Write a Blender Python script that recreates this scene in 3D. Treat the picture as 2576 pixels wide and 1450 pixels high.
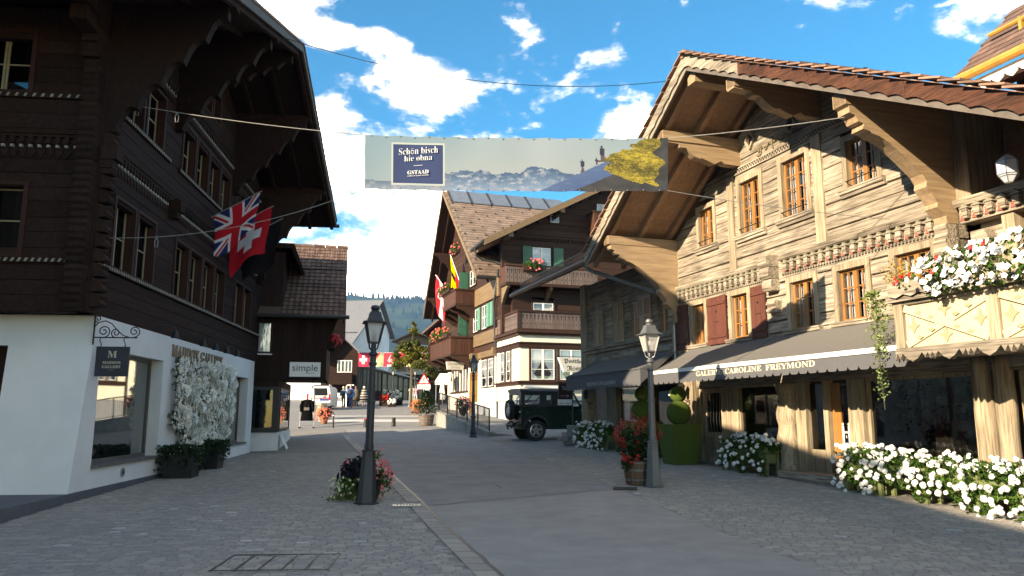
import bpy, bmesh, math, random
from mathutils import Vector, Matrix, noise
rnd = random.Random(7)
for o in list(bpy.data.objects): bpy.data.objects.remove(o)
sc = bpy.context.scene
col = sc.collection
PI = math.pi
# ------------------------------------------------------------------ camera
FPX, CX, CY, TH, CAMZ = 1915.4, 1288.0, 724.8, math.atan(493/2998), 1.65
cam = bpy.data.cameras.new('camera'); camo = bpy.data.objects.new('camera', cam); col.objects.link(camo)
cam.sensor_width = 36; cam.lens = 36*FPX/2576; cam.clip_end = 20000; cam.clip_start = .05
camo.location = (0, 0, CAMZ); camo.rotation_euler = (PI/2+TH, 0, 0)
sc.camera = camo
sc.render.engine = 'CYCLES'; sc.cycles.max_bounces = 6; sc.cycles.diffuse_bounces = 3; sc.cycles.glossy_bounces = 3; sc.cycles.transmission_bounces = 2; sc.cycles.volume_bounces = 0; sc.cycles.transparent_max_bounces = 10; sc.cycles.caustics_reflective = False; sc.cycles.caustics_refractive = False
# ------------------------------------------------------------------ light
SUN_EL = math.radians(20.8); sdx, sdy = -.783, -.622
sd = Vector((sdx*math.cos(SUN_EL), sdy*math.cos(SUN_EL), math.sin(SUN_EL)))
sun = bpy.data.lights.new('sun', 'SUN'); suno = bpy.data.objects.new('sun', sun); col.objects.link(suno)
sun.energy = 2.0; sun.angle = math.radians(.5); sun.color = (1, .985, .975)
suno.rotation_euler = (-sd).to_track_quat('-Z', 'Y').to_euler(); suno.location = sd*60
sc.view_settings.view_transform = 'Standard'; sc.view_settings.look = 'None'
sc.view_settings.use_white_balance = True; sc.view_settings.white_balance_temperature = 10300; sc.view_settings.exposure = 2.54; sc.view_settings.gamma = 1
w = bpy.data.worlds.new('World'); sc.world = w; w.use_nodes = True
nt = w.node_tree; nt.nodes.clear(); N = nt.nodes.new; LK = nt.links.new
def _m(op, a, b=None, c=None):
    n = N('ShaderNodeMath'); n.operation = op
    for i, x in enumerate((a, b, c)):
        if x is None: continue
        if isinstance(x, (int, float)): n.inputs[i].default_value = x
        else: LK(x, n.inputs[i])
    return n.outputs[0]
sky = N('ShaderNodeTexSky'); sky.sky_type = 'NISHITA'; sky.sun_disc = False
sky.sun_elevation = SUN_EL; sky.sun_rotation = math.atan2(sdx, sdy); sky.altitude = 1050; sky.air_density = 1.0
sky.dust_density = .25; sky.ozone_density = 2.2
tc = N('ShaderNodeTexCoord')
def pxdir(u, v):
    x = (u-CX)/FPX; y = -(v-CY)/FPX; S, C = math.sin(TH), math.cos(TH)
    return Vector((x, C-y*S, S+y*C))
mp = N('ShaderNodeMapping'); mp.inputs['Scale'].default_value = (1, 1, 1.9); LK(tc.outputs['Generated'], mp.inputs['Vector'])
def wnoise(scale, det, rough, dist=0):
    n = N('ShaderNodeTexNoise'); n.inputs['Scale'].default_value = scale; n.inputs['Detail'].default_value = det
    n.inputs['Roughness'].default_value = rough; n.inputs['Distortion'].default_value = dist
    LK(mp.outputs[0], n.inputs['Vector']); return n.outputs[0]
nA = wnoise(5.5, 9, .62, .3); nB = wnoise(17, 6, .6, .2); nC = wnoise(2.1, 4, .5)
# cumulus groups seen in the sky (centre, angular size, weight)
blobs = [((930,705),.075,.5),((1040,690),.07,.5),((960,660),.05,.42),((800,700),.06,.3),((1060,540),.07,.30),((880,400),.05,.16),((830,300),.04,.16),
         ((1060,225),.055,.34),((980,195),.035,.2),((740,25),.06,.26),((790,75),.045,.24),((960,100),.035,.16),((1575,312),.032,.36),
         ((2500,60),.06,.15),((1540,165),.03,.09),((330,500),.1,.4),((1900,800),.14,.4)]
tot = None
for (u, v), r, wt in blobs:
    d = pxdir(u, v).normalized(); d = Vector((d.x, d.y, d.z*1.9))
    vd = N('ShaderNodeVectorMath'); vd.operation = 'DISTANCE'; LK(mp.outputs[0], vd.inputs[0]); vd.inputs[1].default_value = d
    mr = N('ShaderNodeMapRange'); mr.interpolation_type = 'SMOOTHSTEP'; LK(vd.outputs['Value'], mr.inputs[0])
    mr.inputs[1].default_value = r*1.7; mr.inputs[2].default_value = 0; mr.inputs[3].default_value = 0; mr.inputs[4].default_value = wt
    tot = mr.outputs[0] if tot is None else _m('MAXIMUM', tot, mr.outputs[0])
bn = _m('ADD', _m('MULTIPLY', nA, .75), _m('MULTIPLY', nB, .25))
dens = _m('ADD', _m('ADD', bn, tot), _m('MULTIPLY', nC, .7))
mr = N('ShaderNodeMapRange'); LK(dens, mr.inputs[0]); mr.interpolation_type = 'SMOOTHSTEP'
mr.inputs[1].default_value = .88; mr.inputs[2].default_value = 1.22
mask = mr.outputs[0]
cr = N('ShaderNodeMapRange'); LK(nB, cr.inputs[0]); cr.inputs[1].default_value = .40; cr.inputs[2].default_value = .60
mx = N('ShaderNodeMix'); mx.data_type = 'RGBA'; LK(cr.outputs[0], mx.inputs[0]); mx.inputs[6].default_value = (.15,.155,.17,1); mx.inputs[7].default_value = (1,.98,.94,1)
hs = N('ShaderNodeHueSaturation'); hs.inputs['Saturation'].default_value = 1.55; LK(sky.outputs[0], hs.inputs['Color'])
b1 = N('ShaderNodeBackground'); LK(hs.outputs[0], b1.inputs[0]); b1.inputs[1].default_value = .061
b2 = N('ShaderNodeBackground'); LK(mx.outputs[2], b2.inputs[0]); b2.inputs[1].default_value = 3.0
ms = N('ShaderNodeMixShader'); LK(mask, ms.inputs[0]); LK(b1.outputs[0], ms.inputs[1]); LK(b2.outputs[0], ms.inputs[2])
wo = N('ShaderNodeOutputWorld'); LK(ms.outputs[0], wo.inputs[0])
# ------------------------------------------------------------------ placing helpers
GPT = [(-60,-.3),(0,-.1),(8,-.05),(12,.0),(14,.07),(17,.14),(20.5,.22),(24,.32),(29,.48),(33,.63),(38,.88),(45,1.3),(61,2.04),(90,3.2),(200,6),(20000,8)]
KPT = [(-60,0),(12,0),(20,.009),(28,.02),(36,.02),(50,0),(20000,0)]
def lerp(t, y):
    for (a, b), (c, d) in zip(t, t[1:]):
        if y <= c: return b+(d-b)*(max(y, a)-a)/(c-a)
    return t[-1][1]
def gz(x, y): return lerp(GPT, y)+lerp(KPT, y)*max(-14, min(8, x))
def gnd(u, v):
    d = pxdir(u, v); t = 3.0
    while t < 300 and CAMZ+d.z*t > gz(d.x*t, d.y*t): t += .02
    return Vector((d.x*t, d.y*t, gz(d.x*t, d.y*t)))
def W(u, v, Y):            # the point of pixel (u, v) that lies Y metres ahead
    d = pxdir(u, v); t = Y/d.y
    return Vector((d.x*t, Y, CAMZ+d.z*t))
class Frame:               # a facade: s along it, d outwards, z up
    def __init__(s, o, ang):
        a = math.radians(ang); s.o = Vector(o); s.a = a
        s.ex = Vector((math.cos(a), math.sin(a))); s.ey = Vector((-math.sin(a), math.cos(a)))
    def at(s, u, v, d=0):
        r = pxdir(u, v); r2 = Vector((r.x, r.y)); o = s.o+s.ey*d
        t = o.dot(s.ey)/r2.dot(s.ey); p = r2*t
        return ((p-s.o).dot(s.ex), CAMZ+r.z*t)
    def w(s, x, d, z): p = s.o+s.ex*x+s.ey*d; return Vector((p.x, p.y, z))
# ------------------------------------------------------------------ mesh builder
class MB:
    def __init__(s): s.v = []; s.f = []; s.m = []; s.mi = 0
    def add(s, vs, fs):
        b = len(s.v); s.v += [tuple(p) for p in vs]; s.f += [tuple(b+i for i in f) for f in fs]; s.m += [s.mi]*len(fs); return s
    def box(s, x0, x1, y0, y1, z0, z1):
        return s.add([(x0,y0,z0),(x1,y0,z0),(x1,y1,z0),(x0,y1,z0),(x0,y0,z1),(x1,y0,z1),(x1,y1,z1),(x0,y1,z1)],
                     [(0,3,2,1),(4,5,6,7),(0,1,5,4),(1,2,6,5),(2,3,7,6),(3,0,4,7)])
    def hexa(s, p):        # eight corners: bottom ring then top ring
        return s.add(p, [(0,3,2,1),(4,5,6,7),(0,1,5,4),(1,2,6,5),(2,3,7,6),(3,0,4,7)])
    def prism(s, pts, fn, a, b):   # outline pts extruded between fn(p,a) and fn(p,b)
        n = len(pts); vs = [fn(p, a) for p in pts]+[fn(p, b) for p in pts]
        return s.add(vs, [tuple(range(n))[::-1], tuple(range(n, 2*n))]+[(i, (i+1) % n, n+(i+1) % n, n+i) for i in range(n)])
    def xz(s, pts, y0, y1): return s.prism(pts, lambda p, t: (p[0], t, p[1]), y0, y1)
    def yz(s, pts, x0, x1): return s.prism(pts, lambda p, t: (t, p[0], p[1]), x0, x1)
    def xy(s, pts, z0, z1): return s.prism(pts, lambda p, t: (p[0], p[1], t), z0, z1)
    def bar(s, a, b, w, h=None, up=(0,0,1)):
        a, b = Vector(a), Vector(b); h = h or w; t = (b-a).normalized(); up = Vector(up)
        if abs(t.dot(up)) > .98: up = Vector((1,0,0))
        x = t.cross(up).normalized()*w/2; y = x.cross(t).normalized()*h/2
        return s.hexa([a-x-y, a+x-y, a+x+y, a-x+y, b-x-y, b+x-y, b+x+y, b-x+y])
    def tube(s, path, r, n=7, cap=True):
        path = [Vector(p) for p in path]; rs = r if isinstance(r, (list, tuple)) else [r]*len(path)
        vs = []; x = None
        for i, p in enumerate(path):
            t = (path[min(i+1, len(path)-1)]-path[max(i-1, 0)]).normalized()
            if x is None: x = t.orthogonal().normalized()
            x = (x-t*x.dot(t)).normalized(); y = t.cross(x)
            vs += [p+(x*math.cos(2*PI*k/n)+y*math.sin(2*PI*k/n))*rs[i] for k in range(n)]
        fs = [(i*n+k, i*n+(k+1) % n, (i+1)*n+(k+1) % n, (i+1)*n+k) for i in range(len(path)-1) for k in range(n)]
        if cap: fs += [tuple(range(n))[::-1], tuple(range((len(path)-1)*n, len(path)*n))]
        return s.add(vs, fs)
    def lathe(s, prof, c=(0,0,0), n=14, ph=0, sx=1, sy=1):
        vs = [(c[0]+r*sx*math.cos(2*PI*k/n+ph), c[1]+r*sy*math.sin(2*PI*k/n+ph), c[2]+z) for r, z in prof for k in range(n)]
        fs = [(i*n+k, i*n+(k+1) % n, (i+1)*n+(k+1) % n, (i+1)*n+k) for i in range(len(prof)-1) for k in range(n)]
        return s.add(vs, fs+[tuple(range(n))[::-1], tuple(range((len(prof)-1)*n, len(prof)*n))])
    def ball(s, c, r, n=12, m=8, sz=1):
        return s.lathe([(max(.001, r*math.sin(PI*i/m)), -r*sz*math.cos(PI*i/m)) for i in range(m+1)], c, n)
    def quad(s, a, b, c, d): return s.add([a, b, c, d], [(0,1,2,3)])
    def mesh(s, name, mats, smooth=False):
        me = bpy.data.meshes.new(name); me.from_pydata(s.v, [], s.f)
        for m in (mats if isinstance(mats, (list, tuple)) else [mats]): me.materials.append(m)
        if len(me.materials) > 1: me.polygons.foreach_set('material_index', s.m)
        if smooth: me.polygons.foreach_set('use_smooth', [True]*len(s.f))
        me.update(); return me
    def build(s, name, mats, parent=None, smooth=False, loc=None, rz=None):
        o = bpy.data.objects.new(name, s.mesh(name, mats, smooth)); col.objects.link(o)
        if parent: o.parent = parent
        if loc is not None: o.location = loc
        if rz is not None: o.rotation_euler = (0,0,rz)
        return o
def inst(name, me, parent=None, loc=(0,0,0), rot=(0,0,0), scale=(1,1,1)):
    o = bpy.data.objects.new(name, me); col.objects.link(o); o.parent = parent
    o.location = loc; o.rotation_euler = rot; o.scale = scale if isinstance(scale, (tuple, list, Vector)) else (scale,)*3
    return o
def tag(o, label, cat, group=None):
    o['label'] = label; o['category'] = cat
    if group: o['group'] = group
    return o
def thing(name, label, cat, loc=(0,0,0), rz=0, group=None):
    o = bpy.data.objects.new(name, None); col.objects.link(o); o.location = loc; o.rotation_euler = (0,0,rz)
    o.empty_display_size = .2
    return tag(o, label, cat, group)
def struct(o): o['kind'] = 'structure'; return o
def stuff(o): o['kind'] = 'stuff'; return o
def copy_tree(o, parent=None):
    c = o.copy(); col.objects.link(c); c.parent = parent
    for ch in [x for x in col.objects if x.parent == o]: copy_tree(ch, c)
    return c
# ------------------------------------------------------------------ text
def uni(t, kind):
    r = ''
    for ch in t:
        if kind == 'serif' and 'A' <= ch <= 'Z': ch = chr(0x1D400+ord(ch)-65)
        elif kind == 'serif' and 'a' <= ch <= 'z': ch = chr(0x1D41A+ord(ch)-97)
        elif kind == 'fraktur' and 'A' <= ch <= 'Z': ch = chr(0x1D56C+ord(ch)-65)
        elif kind == 'fraktur' and 'a' <= ch <= 'z': ch = chr(0x1D586+ord(ch)-97)
        r += ch
    return r
TEXTS = [('M','serif',0),('MADDOX','serif',0),('GALLERY','serif',0),('GSTAAD','serif',0)]+[(c,'serif',0) for c in 'ADOXGLERY']+[('MAX',None,.02),('2',None,.02),('GALERIE','serif',0),('CAROLINE','serif',0),('FREYMOND','serif',0),('MENUS PLAISIRS','serif',0),
    ('POSTHOTEL','serif',0),('RÖSSLI',None,0),('Posthotel','fraktur',0),('Rössli','fraktur',0),('simple',None,0),('galerie',None,0),('Senksäulen',None,.01),('!',None,.03),('Schön bisch','serif',-.012),('hie obna','serif',-.012),('COME UP SLOW DOWN',None,.01),('Tilmz',None,0),('→',None,0)]
TM = {}
def _prep():
    obs = []
    for b_, kd, bo_ in TEXTS:
        cu = bpy.data.curves.new('t', 'FONT'); cu.body = uni(b_, kd); cu.align_x = 'CENTER'; cu.offset = bo_; cu.resolution_u = 3
        ob = bpy.data.objects.new('t', cu); col.objects.link(ob); obs.append(((b_, kd), ob))
    dg = bpy.context.evaluated_depsgraph_get(); dg.update()
    for key, ob in obs: TM[key] = bpy.data.meshes.new_from_object(ob.evaluated_get(dg))
    for key, ob in obs: cu = ob.data; bpy.data.objects.remove(ob); bpy.data.curves.remove(cu)
_prep()
def text(body, mat, parent, name='lettering', kind=None, size=None, width=None, depth=.004, M=None, bold=0, align='CENTER'):
    me = TM[(body, kind)].copy()
    xs = [v.co.x for v in me.vertices] or [0]; ys = [v.co.y for v in me.vertices] or [0]
    wd, hg = max(xs)-min(xs) or 1, max(ys)-min(ys) or 1
    sy = (size or (width*hg/wd))/hg; sx = (width/wd) if width else sy
    mid = (max(xs)+min(xs))/2 if align == 'CENTER' else min(xs)
    for v in me.vertices: v.co = ((v.co.x-mid)*sx, (v.co.y-min(ys))*sy, 0)
    me.materials.clear(); me.materials.append(mat)
    bm = bmesh.new(); bm.from_mesh(me)
    r = bmesh.ops.extrude_face_region(bm, geom=bm.faces[:]); bmesh.ops.translate(bm, vec=(0,0,depth), verts=[e for e in r['geom'] if isinstance(e, bmesh.types.BMVert)])
    bm.transform(M or Matrix()); bm.to_mesh(me); bm.free(); me.name = name
    o = bpy.data.objects.new(name, me); col.objects.link(o); o.parent = parent
    return o
def facing(x, y, z, sgn=1, rz=0):
    """matrix that stands flat text up on a wall; its reading direction is local sgn*x, its face looks along sgn*-y"""
    return Matrix.Translation((x, y, z)) @ Matrix.Rotation(rz+(0 if sgn > 0 else PI), 4, 'Z') @ Matrix.Rotation(PI/2, 4, 'X')
# ------------------------------------------------------------------ materials
def newmat(name):
    m = bpy.data.materials.new(name); m.use_nodes = True; t = m.node_tree
    return m, t, t.nodes['Principled BSDF']
def rgb(c): return (*c, 1)
def mat(name, c1, c2=None, rough=.7, scale=6, stretch=(1,1,1), bump=0, var=.0, metal=0, island=False, detail=5, spec=.5, bscale=None, c3=None, dirt=0, streak=0):
    if name in bpy.data.materials: return bpy.data.materials[name]
    m, t, p = newmat(name); n, l = t.nodes.new, t.links.new
    p.inputs['Roughness'].default_value = rough; p.inputs['Metallic'].default_value = metal; p.inputs['Specular IOR Level'].default_value = spec
    tc = n('ShaderNodeTexCoord'); mp = n('ShaderNodeMapping'); mp.inputs['Scale'].default_value = stretch; l(tc.outputs['Object'], mp.inputs[0])
    oi = n('ShaderNodeObjectInfo'); rv = oi.outputs['Random']
    if island:
        ge = n('ShaderNodeNewGeometry'); ad = n('ShaderNodeMath'); ad.operation = 'ADD'; l(rv, ad.inputs[0]); l(ge.outputs['Random Per Island'], ad.inputs[1])
        fr = n('ShaderNodeMath'); fr.operation = 'FRACT'; l(ad.outputs[0], fr.inputs[0]); rv = fr.outputs[0]
    off = n('ShaderNodeVectorMath'); off.operation = 'ADD'; l(mp.outputs[0], off.inputs[0]); sv = n('ShaderNodeVectorMath'); sv.operation = 'SCALE'
    cb = n('ShaderNodeCombineXYZ'); l(rv, cb.inputs[0]); l(rv, cb.inputs[1]); l(rv, cb.inputs[2]); l(cb.outputs[0], sv.inputs[0]); sv.inputs['Scale'].default_value = 37 if var else 0; l(sv.outputs[0], off.inputs[1])
    nz = n('ShaderNodeTexNoise'); nz.inputs['Scale'].default_value = scale; nz.inputs['Detail'].default_value = detail; nz.inputs['Roughness'].default_value = .6; l(off.outputs[0], nz.inputs['Vector'])
    mr = n('ShaderNodeMapRange'); l(nz.outputs[0], mr.inputs[0]); mr.inputs[1].default_value = .32; mr.inputs[2].default_value = .68
    mx = n('ShaderNodeMix'); mx.data_type = 'RGBA'; l(mr.outputs[0], mx.inputs[0]); mx.inputs[6].default_value = rgb(c1); mx.inputs[7].default_value = rgb(c2 or c1)
    out = mx.outputs[2]
    if c3:      # a third colour on some of the pieces
        gt = n('ShaderNodeMapRange'); l(rv, gt.inputs[0]); gt.inputs[1].default_value = .55; gt.inputs[2].default_value = 1
        m3 = n('ShaderNodeMix'); m3.data_type = 'RGBA'; l(gt.outputs[0], m3.inputs[0]); l(out, m3.inputs[6]); m3.inputs[7].default_value = rgb(c3); out = m3.outputs[2]
    if dirt:
        n2 = n('ShaderNodeTexNoise'); n2.inputs['Scale'].default_value = 1.1; n2.inputs['Detail'].default_value = 6; l(tc.outputs['Object'], n2.inputs['Vector'])
        r2 = n('ShaderNodeMapRange'); l(n2.outputs[0], r2.inputs[0]); r2.inputs[1].default_value = .4; r2.inputs[2].default_value = .7; r2.inputs[3].default_value = 1; r2.inputs[4].default_value = 1-dirt
        m4 = n('ShaderNodeMix'); m4.data_type = 'RGBA'; m4.blend_type = 'MULTIPLY'; m4.inputs[0].default_value = 1; l(out, m4.inputs[6]); l(r2.outputs[0], m4.inputs[7]); out = m4.outputs[2]
    if streak:
        n5 = n('ShaderNodeTexNoise'); n5.inputs['Scale'].default_value = scale*3.2; n5.inputs['Detail'].default_value = 4; l(off.outputs[0], n5.inputs['Vector'])
        r5 = n('ShaderNodeMapRange'); l(n5.outputs[0], r5.inputs[0]); r5.inputs[1].default_value = .36; r5.inputs[2].default_value = .56; r5.inputs[3].default_value = 1-streak; r5.inputs[4].default_value = 1
        m5 = n('ShaderNodeMix'); m5.data_type = 'RGBA'; m5.blend_type = 'MULTIPLY'; m5.inputs[0].default_value = 1; l(out, m5.inputs[6]); l(r5.outputs[0], m5.inputs[7]); out = m5.outputs[2]
    if var:
        vr = n('ShaderNodeMapRange'); l(rv, vr.inputs[0]); vr.inputs[3].default_value = 1-var; vr.inputs[4].default_value = 1+var
        hv = n('ShaderNodeHueSaturation'); l(vr.outputs[0], hv.inputs['Value']); l(out, hv.inputs['Color']); out = hv.outputs[0]
    l(out, p.inputs['Base Color'])
    if bump:
        nb = n('ShaderNodeTexNoise'); nb.inputs['Scale'].default_value = bscale or scale*2; nb.inputs['Detail'].default_value = 6; l(off.outputs[0], nb.inputs['Vector'])
        b = n('ShaderNodeBump'); b.inputs['Strength'].default_value = bump; b.inputs['Distance'].default_value = .02; l(nb.outputs[0], b.inputs['Height']); l(b.outputs[0], p.inputs['Normal'])
    return m
def glassmat(name, tint=(.9,.95,.95), refl=.35, rough=.02):
    m, t, p = newmat(name); n, l = t.nodes.new, t.links.new; t.nodes.remove(p)
    tr = n('ShaderNodeBsdfTransparent'); tr.inputs[0].default_value = rgb(tint); gl = n('ShaderNodeBsdfGlossy'); gl.inputs['Roughness'].default_value = rough
    nz = n('ShaderNodeTexNoise'); nz.inputs['Scale'].default_value = 1.3; bp = n('ShaderNodeBump'); bp.inputs['Strength'].default_value = .04; bp.inputs['Distance'].default_value = .1
    l(nz.outputs[0], bp.inputs['Height']); l(bp.outputs[0], gl.inputs['Normal'])
    lw = n('ShaderNodeLayerWeight'); lw.inputs[0].default_value = .5; pw = n('ShaderNodeMath'); pw.operation = 'POWER'; l(lw.outputs['Facing'], pw.inputs[0]); pw.inputs[1].default_value = 4.5
    ad = n('ShaderNodeMath'); ad.operation = 'MULTIPLY_ADD'; ad.use_clamp = True; l(pw.outputs[0], ad.inputs[0]); ad.inputs[1].default_value = .85; ad.inputs[2].default_value = refl*.55
    mx = n('ShaderNodeMixShader'); l(ad.outputs[0], mx.inputs[0]); l(tr.outputs[0], mx.inputs[1]); l(gl.outputs[0], mx.inputs[2]); l(mx.outputs[0], t.nodes['Material Output'].inputs[0])
    return m
def leafmat(name, c1, c2, rough=.55, trans=.25):
    m = mat(name, c1, c2, rough=rough, scale=3, var=.4, island=True, spec=.3)
    t = m.node_tree; p = t.nodes['Principled BSDF']; tl = t.nodes.new('ShaderNodeBsdfTranslucent'); mx = t.nodes.new('ShaderNodeMixShader'); mx.inputs[0].default_value = trans
    src = p.inputs['Base Color'].links[0].from_socket; t.links.new(src, tl.inputs[0])
    t.links.new(p.outputs[0], mx.inputs[1]); t.links.new(tl.outputs[0], mx.inputs[2]); t.links.new(mx.outputs[0], t.nodes['Material Output'].inputs[0])
    return m
def emit(name, c, s):
    m, t, p = newmat(name); p.inputs['Emission Color'].default_value = rgb(c); p.inputs['Emission Strength'].default_value = s; p.inputs['Base Color'].default_value = rgb(c); return m
M = {}
AX, AZ = (.35,6,6), (6,6,.35)
M['dkwood'] = mat('dark_weathered_wood', (.040,.0215,.017), (.021,.0115,.0095), .8, 2.2, AX, .35, .22, spec=.12)
M['dkwoodz'] = mat('dark_wood_upright', (.044,.024,.019), (.025,.0135,.0115), .8, 2.2, AZ, .3, .2, spec=.12)
M['dkred'] = mat('dark_red_brown_wood', (.062,.025,.018), (.034,.015,.012), .7, 2.2, AZ, .25, .15, spec=.2)
M['rope'] = mat('pale_rope_carving', (.42,.40,.36), (.2,.18,.16), .7, 20)
M['rwood'] = mat('weathered_larch', (.52,.44,.355), (.28,.23,.175), .8, 1.3, (.45,9,9), .9, .17, dirt=.45, spec=.2, streak=.55)
M['rwoodz'] = mat('weathered_larch_upright', (.50,.405,.295), (.31,.24,.165), .8, 1.3, (9,9,.45), .6, .14, dirt=.3, spec=.2, streak=.4)
M['soffit'] = mat('soffit_boards', (.38,.225,.135), (.27,.155,.092), .65, 2, (.5,6,6), .3, .12)
M['beam'] = mat('eave_beam_wood', (.40,.28,.17), (.27,.18,.11), .65, 2, (6,.5,6), .4, .10)
M['red'] = mat('oxblood_shutter_paint', (.135,.040,.026), (.085,.028,.019), .6, 3, AZ, .2, .1)
M['redbrn'] = mat('stained_verge_board', (.125,.050,.030), (.066,.028,.019), .7, 2.5, (.6,6,6), .4, .2, spec=.2, streak=.5, dirt=.4)
M['orange'] = mat('varnished_sash_wood', (.40,.185,.060), (.27,.11,.035), .35, 4, AZ, .1, .06)
M['dkglass'] = glassmat('shop_glass', (.45,.45,.45), .16)
M['glass'] = glassmat('window_glass', (.9,.93,.95), .22)
M['mirror'] = glassmat('reflecting_glass', (.8,.85,.85), .45)
M['curtain'] = mat('white_curtain', (.72,.72,.72), (.55,.56,.58), .9, 6, (9,9,.4), 0, .05)
M['dark'] = mat('dark_interior', (.014,.012,.011), (.028,.022,.018), .8, 2)
M['brownint'] = mat('brown_interior', (.16,.10,.066), (.07,.045,.032), .8, 1.2)
M['white'] = mat('white_render', (.78,.79,.79), (.71,.73,.73), .85, 1.4, bump=.25, bscale=60, dirt=.06)
M['grey'] = mat('grey_plinth_paint', (.105,.115,.135), (.085,.093,.11), .8, 2, bump=.15, bscale=40)
M['cream'] = mat('cream_render', (.80,.76,.62), (.74,.69,.56), .85, 1.5, bump=.2, bscale=50)
M['ltgrey'] = mat('light_grey_plinth', (.36,.375,.39), (.30,.31,.33), .85, 1.5, bump=.2, bscale=40)
M['phbrown'] = mat('posthotel_brown_wood', (.052,.024,.016), (.030,.015,.011), .65, 2.2, AX, .25, .2, spec=.2)
M['phbrownz'] = mat('posthotel_brown_boards', (.085,.033,.021), (.048,.021,.015), .6, 2.2, AZ, .25, .18, spec=.25)
M['phtan'] = mat('posthotel_tan_wood', (.20,.13,.07), (.125,.08,.043), .6, 2.2, AX, .25, .12)
M['green'] = mat('green_shutter_paint', (.030,.13,.085), (.022,.10,.065), .5, 4, bump=.05)
M['ltgreen'] = mat('sunlit_green_shutter_paint', (.10,.27,.20), (.075,.21,.155), .55, 4, bump=.05)  # lighter shutter green for the street side: sunlight put into the colour
M['wpaint'] = mat('white_paint', (.80,.80,.78), (.74,.74,.72), .45, 5)
M['iron'] = mat('black_iron', (.016,.017,.019), (.03,.03,.032), .45, 12, metal=.3)
M['steelgrey'] = mat('grey_lamp_paint', (.15,.155,.165), (.115,.12,.128), .42, 6, metal=.35, bump=.05)
M['lampdk'] = mat('charcoal_lamp_paint', (.040,.043,.050), (.030,.032,.038), .45, 6, metal=.3, bump=.05)
M['zinc'] = mat('zinc_pipe', (.30,.31,.32), (.22,.23,.24), .4, 8, metal=.6)
M['dkzinc'] = mat('dark_gutter_metal', (.06,.06,.058), (.04,.04,.04), .45, 8, metal=.5)
M['copper'] = mat('brown_copper_gutter', (.20,.085,.045), (.13,.055,.03), .45, 8, metal=.4)
M['ochre'] = mat('ochre_gutter', (.50,.26,.06), (.42,.20,.045), .45, 5)
M['tile'] = mat('clay_roof_tile', (.30,.165,.115), (.20,.115,.085), .8, 7, bump=.3, var=.3, island=True)
M['dtile'] = mat('brown_roof_tile', (.17,.095,.072), (.11,.07,.056), .8, 7, bump=.3, var=.3, island=True)
M['shingle'] = mat('brown_shingle', (.24,.17,.135), (.18,.125,.10), .8, 5, bump=.2, var=.22, island=True)
M['slate'] = mat('grey_slate', (.155,.165,.185), (.12,.13,.15), .7, 4, bump=.2, var=.08, island=True)
M['solar'] = mat('solar_glass', (.10,.125,.16), (.13,.155,.19), .25, 2, spec=.8)
M['asphalt'] = mat('asphalt', (.285,.275,.265), (.24,.232,.224), .9, 2.2, bump=.5, bscale=90, detail=9, dirt=.16)
M['asphalt2'] = mat('older_asphalt', (.335,.32,.305), (.28,.268,.256), .9, 2.6, bump=.6, bscale=80, detail=9, dirt=.14)
M['paving'] = mat('paving_stone', (.305,.280,.254), (.250,.230,.212), .8, 14, bump=.25, var=.12, island=True, c3=(.32,.286,.248))
M['palestone'] = mat('pale_paving_stone', (.46,.45,.43), (.38,.37,.36), .75, 14, bump=.4, var=.15, island=True)
M['ground'] = mat('paved_ground', (.225,.21,.195), (.185,.172,.16), .9, 3, bump=.6, bscale=30, detail=8)
M['plaza'] = mat('far_paving', (.21,.205,.20), (.165,.16,.158), .85, 3, bump=.3, bscale=20, detail=8)
M['concrete'] = mat('concrete', (.31,.30,.28), (.22,.215,.20), .9, 3, bump=.4, bscale=40, dirt=.35)
M['strip'] = mat('concrete_gutter', (.25,.245,.24), (.19,.187,.183), .9, 5, bump=.4, bscale=60)
M['awn'] = mat('grey_awning_cloth', (.135,.128,.120), (.120,.114,.108), .85, 8, bump=.08, bscale=200)
M['awnf'] = mat('slate_awning_valance', (.095,.097,.106), (.085,.087,.095), .85, 8)
M['gold'] = mat('cream_lettering', (.70,.64,.46), None, .6)
M['silver'] = mat('bronze_letters', (.26,.22,.17), (.18,.15,.12), .4, 8, metal=.5)
M['navy'] = mat('navy_sign_panel', (.014,.020,.034), (.018,.025,.04), .5, 5)
M['black'] = mat('black', (.01,.01,.011), (.016,.016,.018), .5, 6)
M['blackcloth'] = mat('black_cloth', (.004,.004,.0045), (.007,.007,.008), 1, 6, spec=.02)
M['rubber'] = mat('tyre_rubber', (.016,.016,.016), (.022,.022,.022), .85, 12, bump=.2)
M['alloy'] = mat('alloy_wheel', (.55,.55,.56), (.45,.45,.46), .3, 6, metal=.8)
M['lrgreen'] = mat('dark_green_car_paint', (.006,.022,.016), (.008,.026,.019), .22, 3, spec=.6)
M['lrroof'] = mat('black_car_roof', (.022,.025,.032), (.03,.032,.04), .35, 3)
M['redlight'] = mat('red_lens', (.45,.02,.015), None, .2)
M['wlens'] = mat('white_lens', (.7,.7,.7), None, .2)
M['barrel'] = mat('oak_barrel', (.185,.10,.055), (.12,.066,.038), .7, 3, AZ, .3, .12)
M['hoop'] = mat('steel_hoop', (.28,.28,.28), (.2,.2,.2), .4, 8, metal=.7)
M['sage'] = mat('sage_green_paint', (.155,.185,.075), (.125,.15,.062), .6, 4, bump=.1)
M['grass'] = mat('artificial_grass', (.095,.150,.018), (.055,.10,.012), .95, 90, bump=1.0, bscale=160)
M['leaf'] = leafmat('geranium_leaf', (.055,.125,.018), (.030,.085,.012))
M['dleaf'] = leafmat('dark_leaf', (.020,.050,.016), (.012,.034,.012))
M['bleaf'] = leafmat('purple_black_leaf', (.012,.010,.016), (.020,.014,.022))
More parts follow.
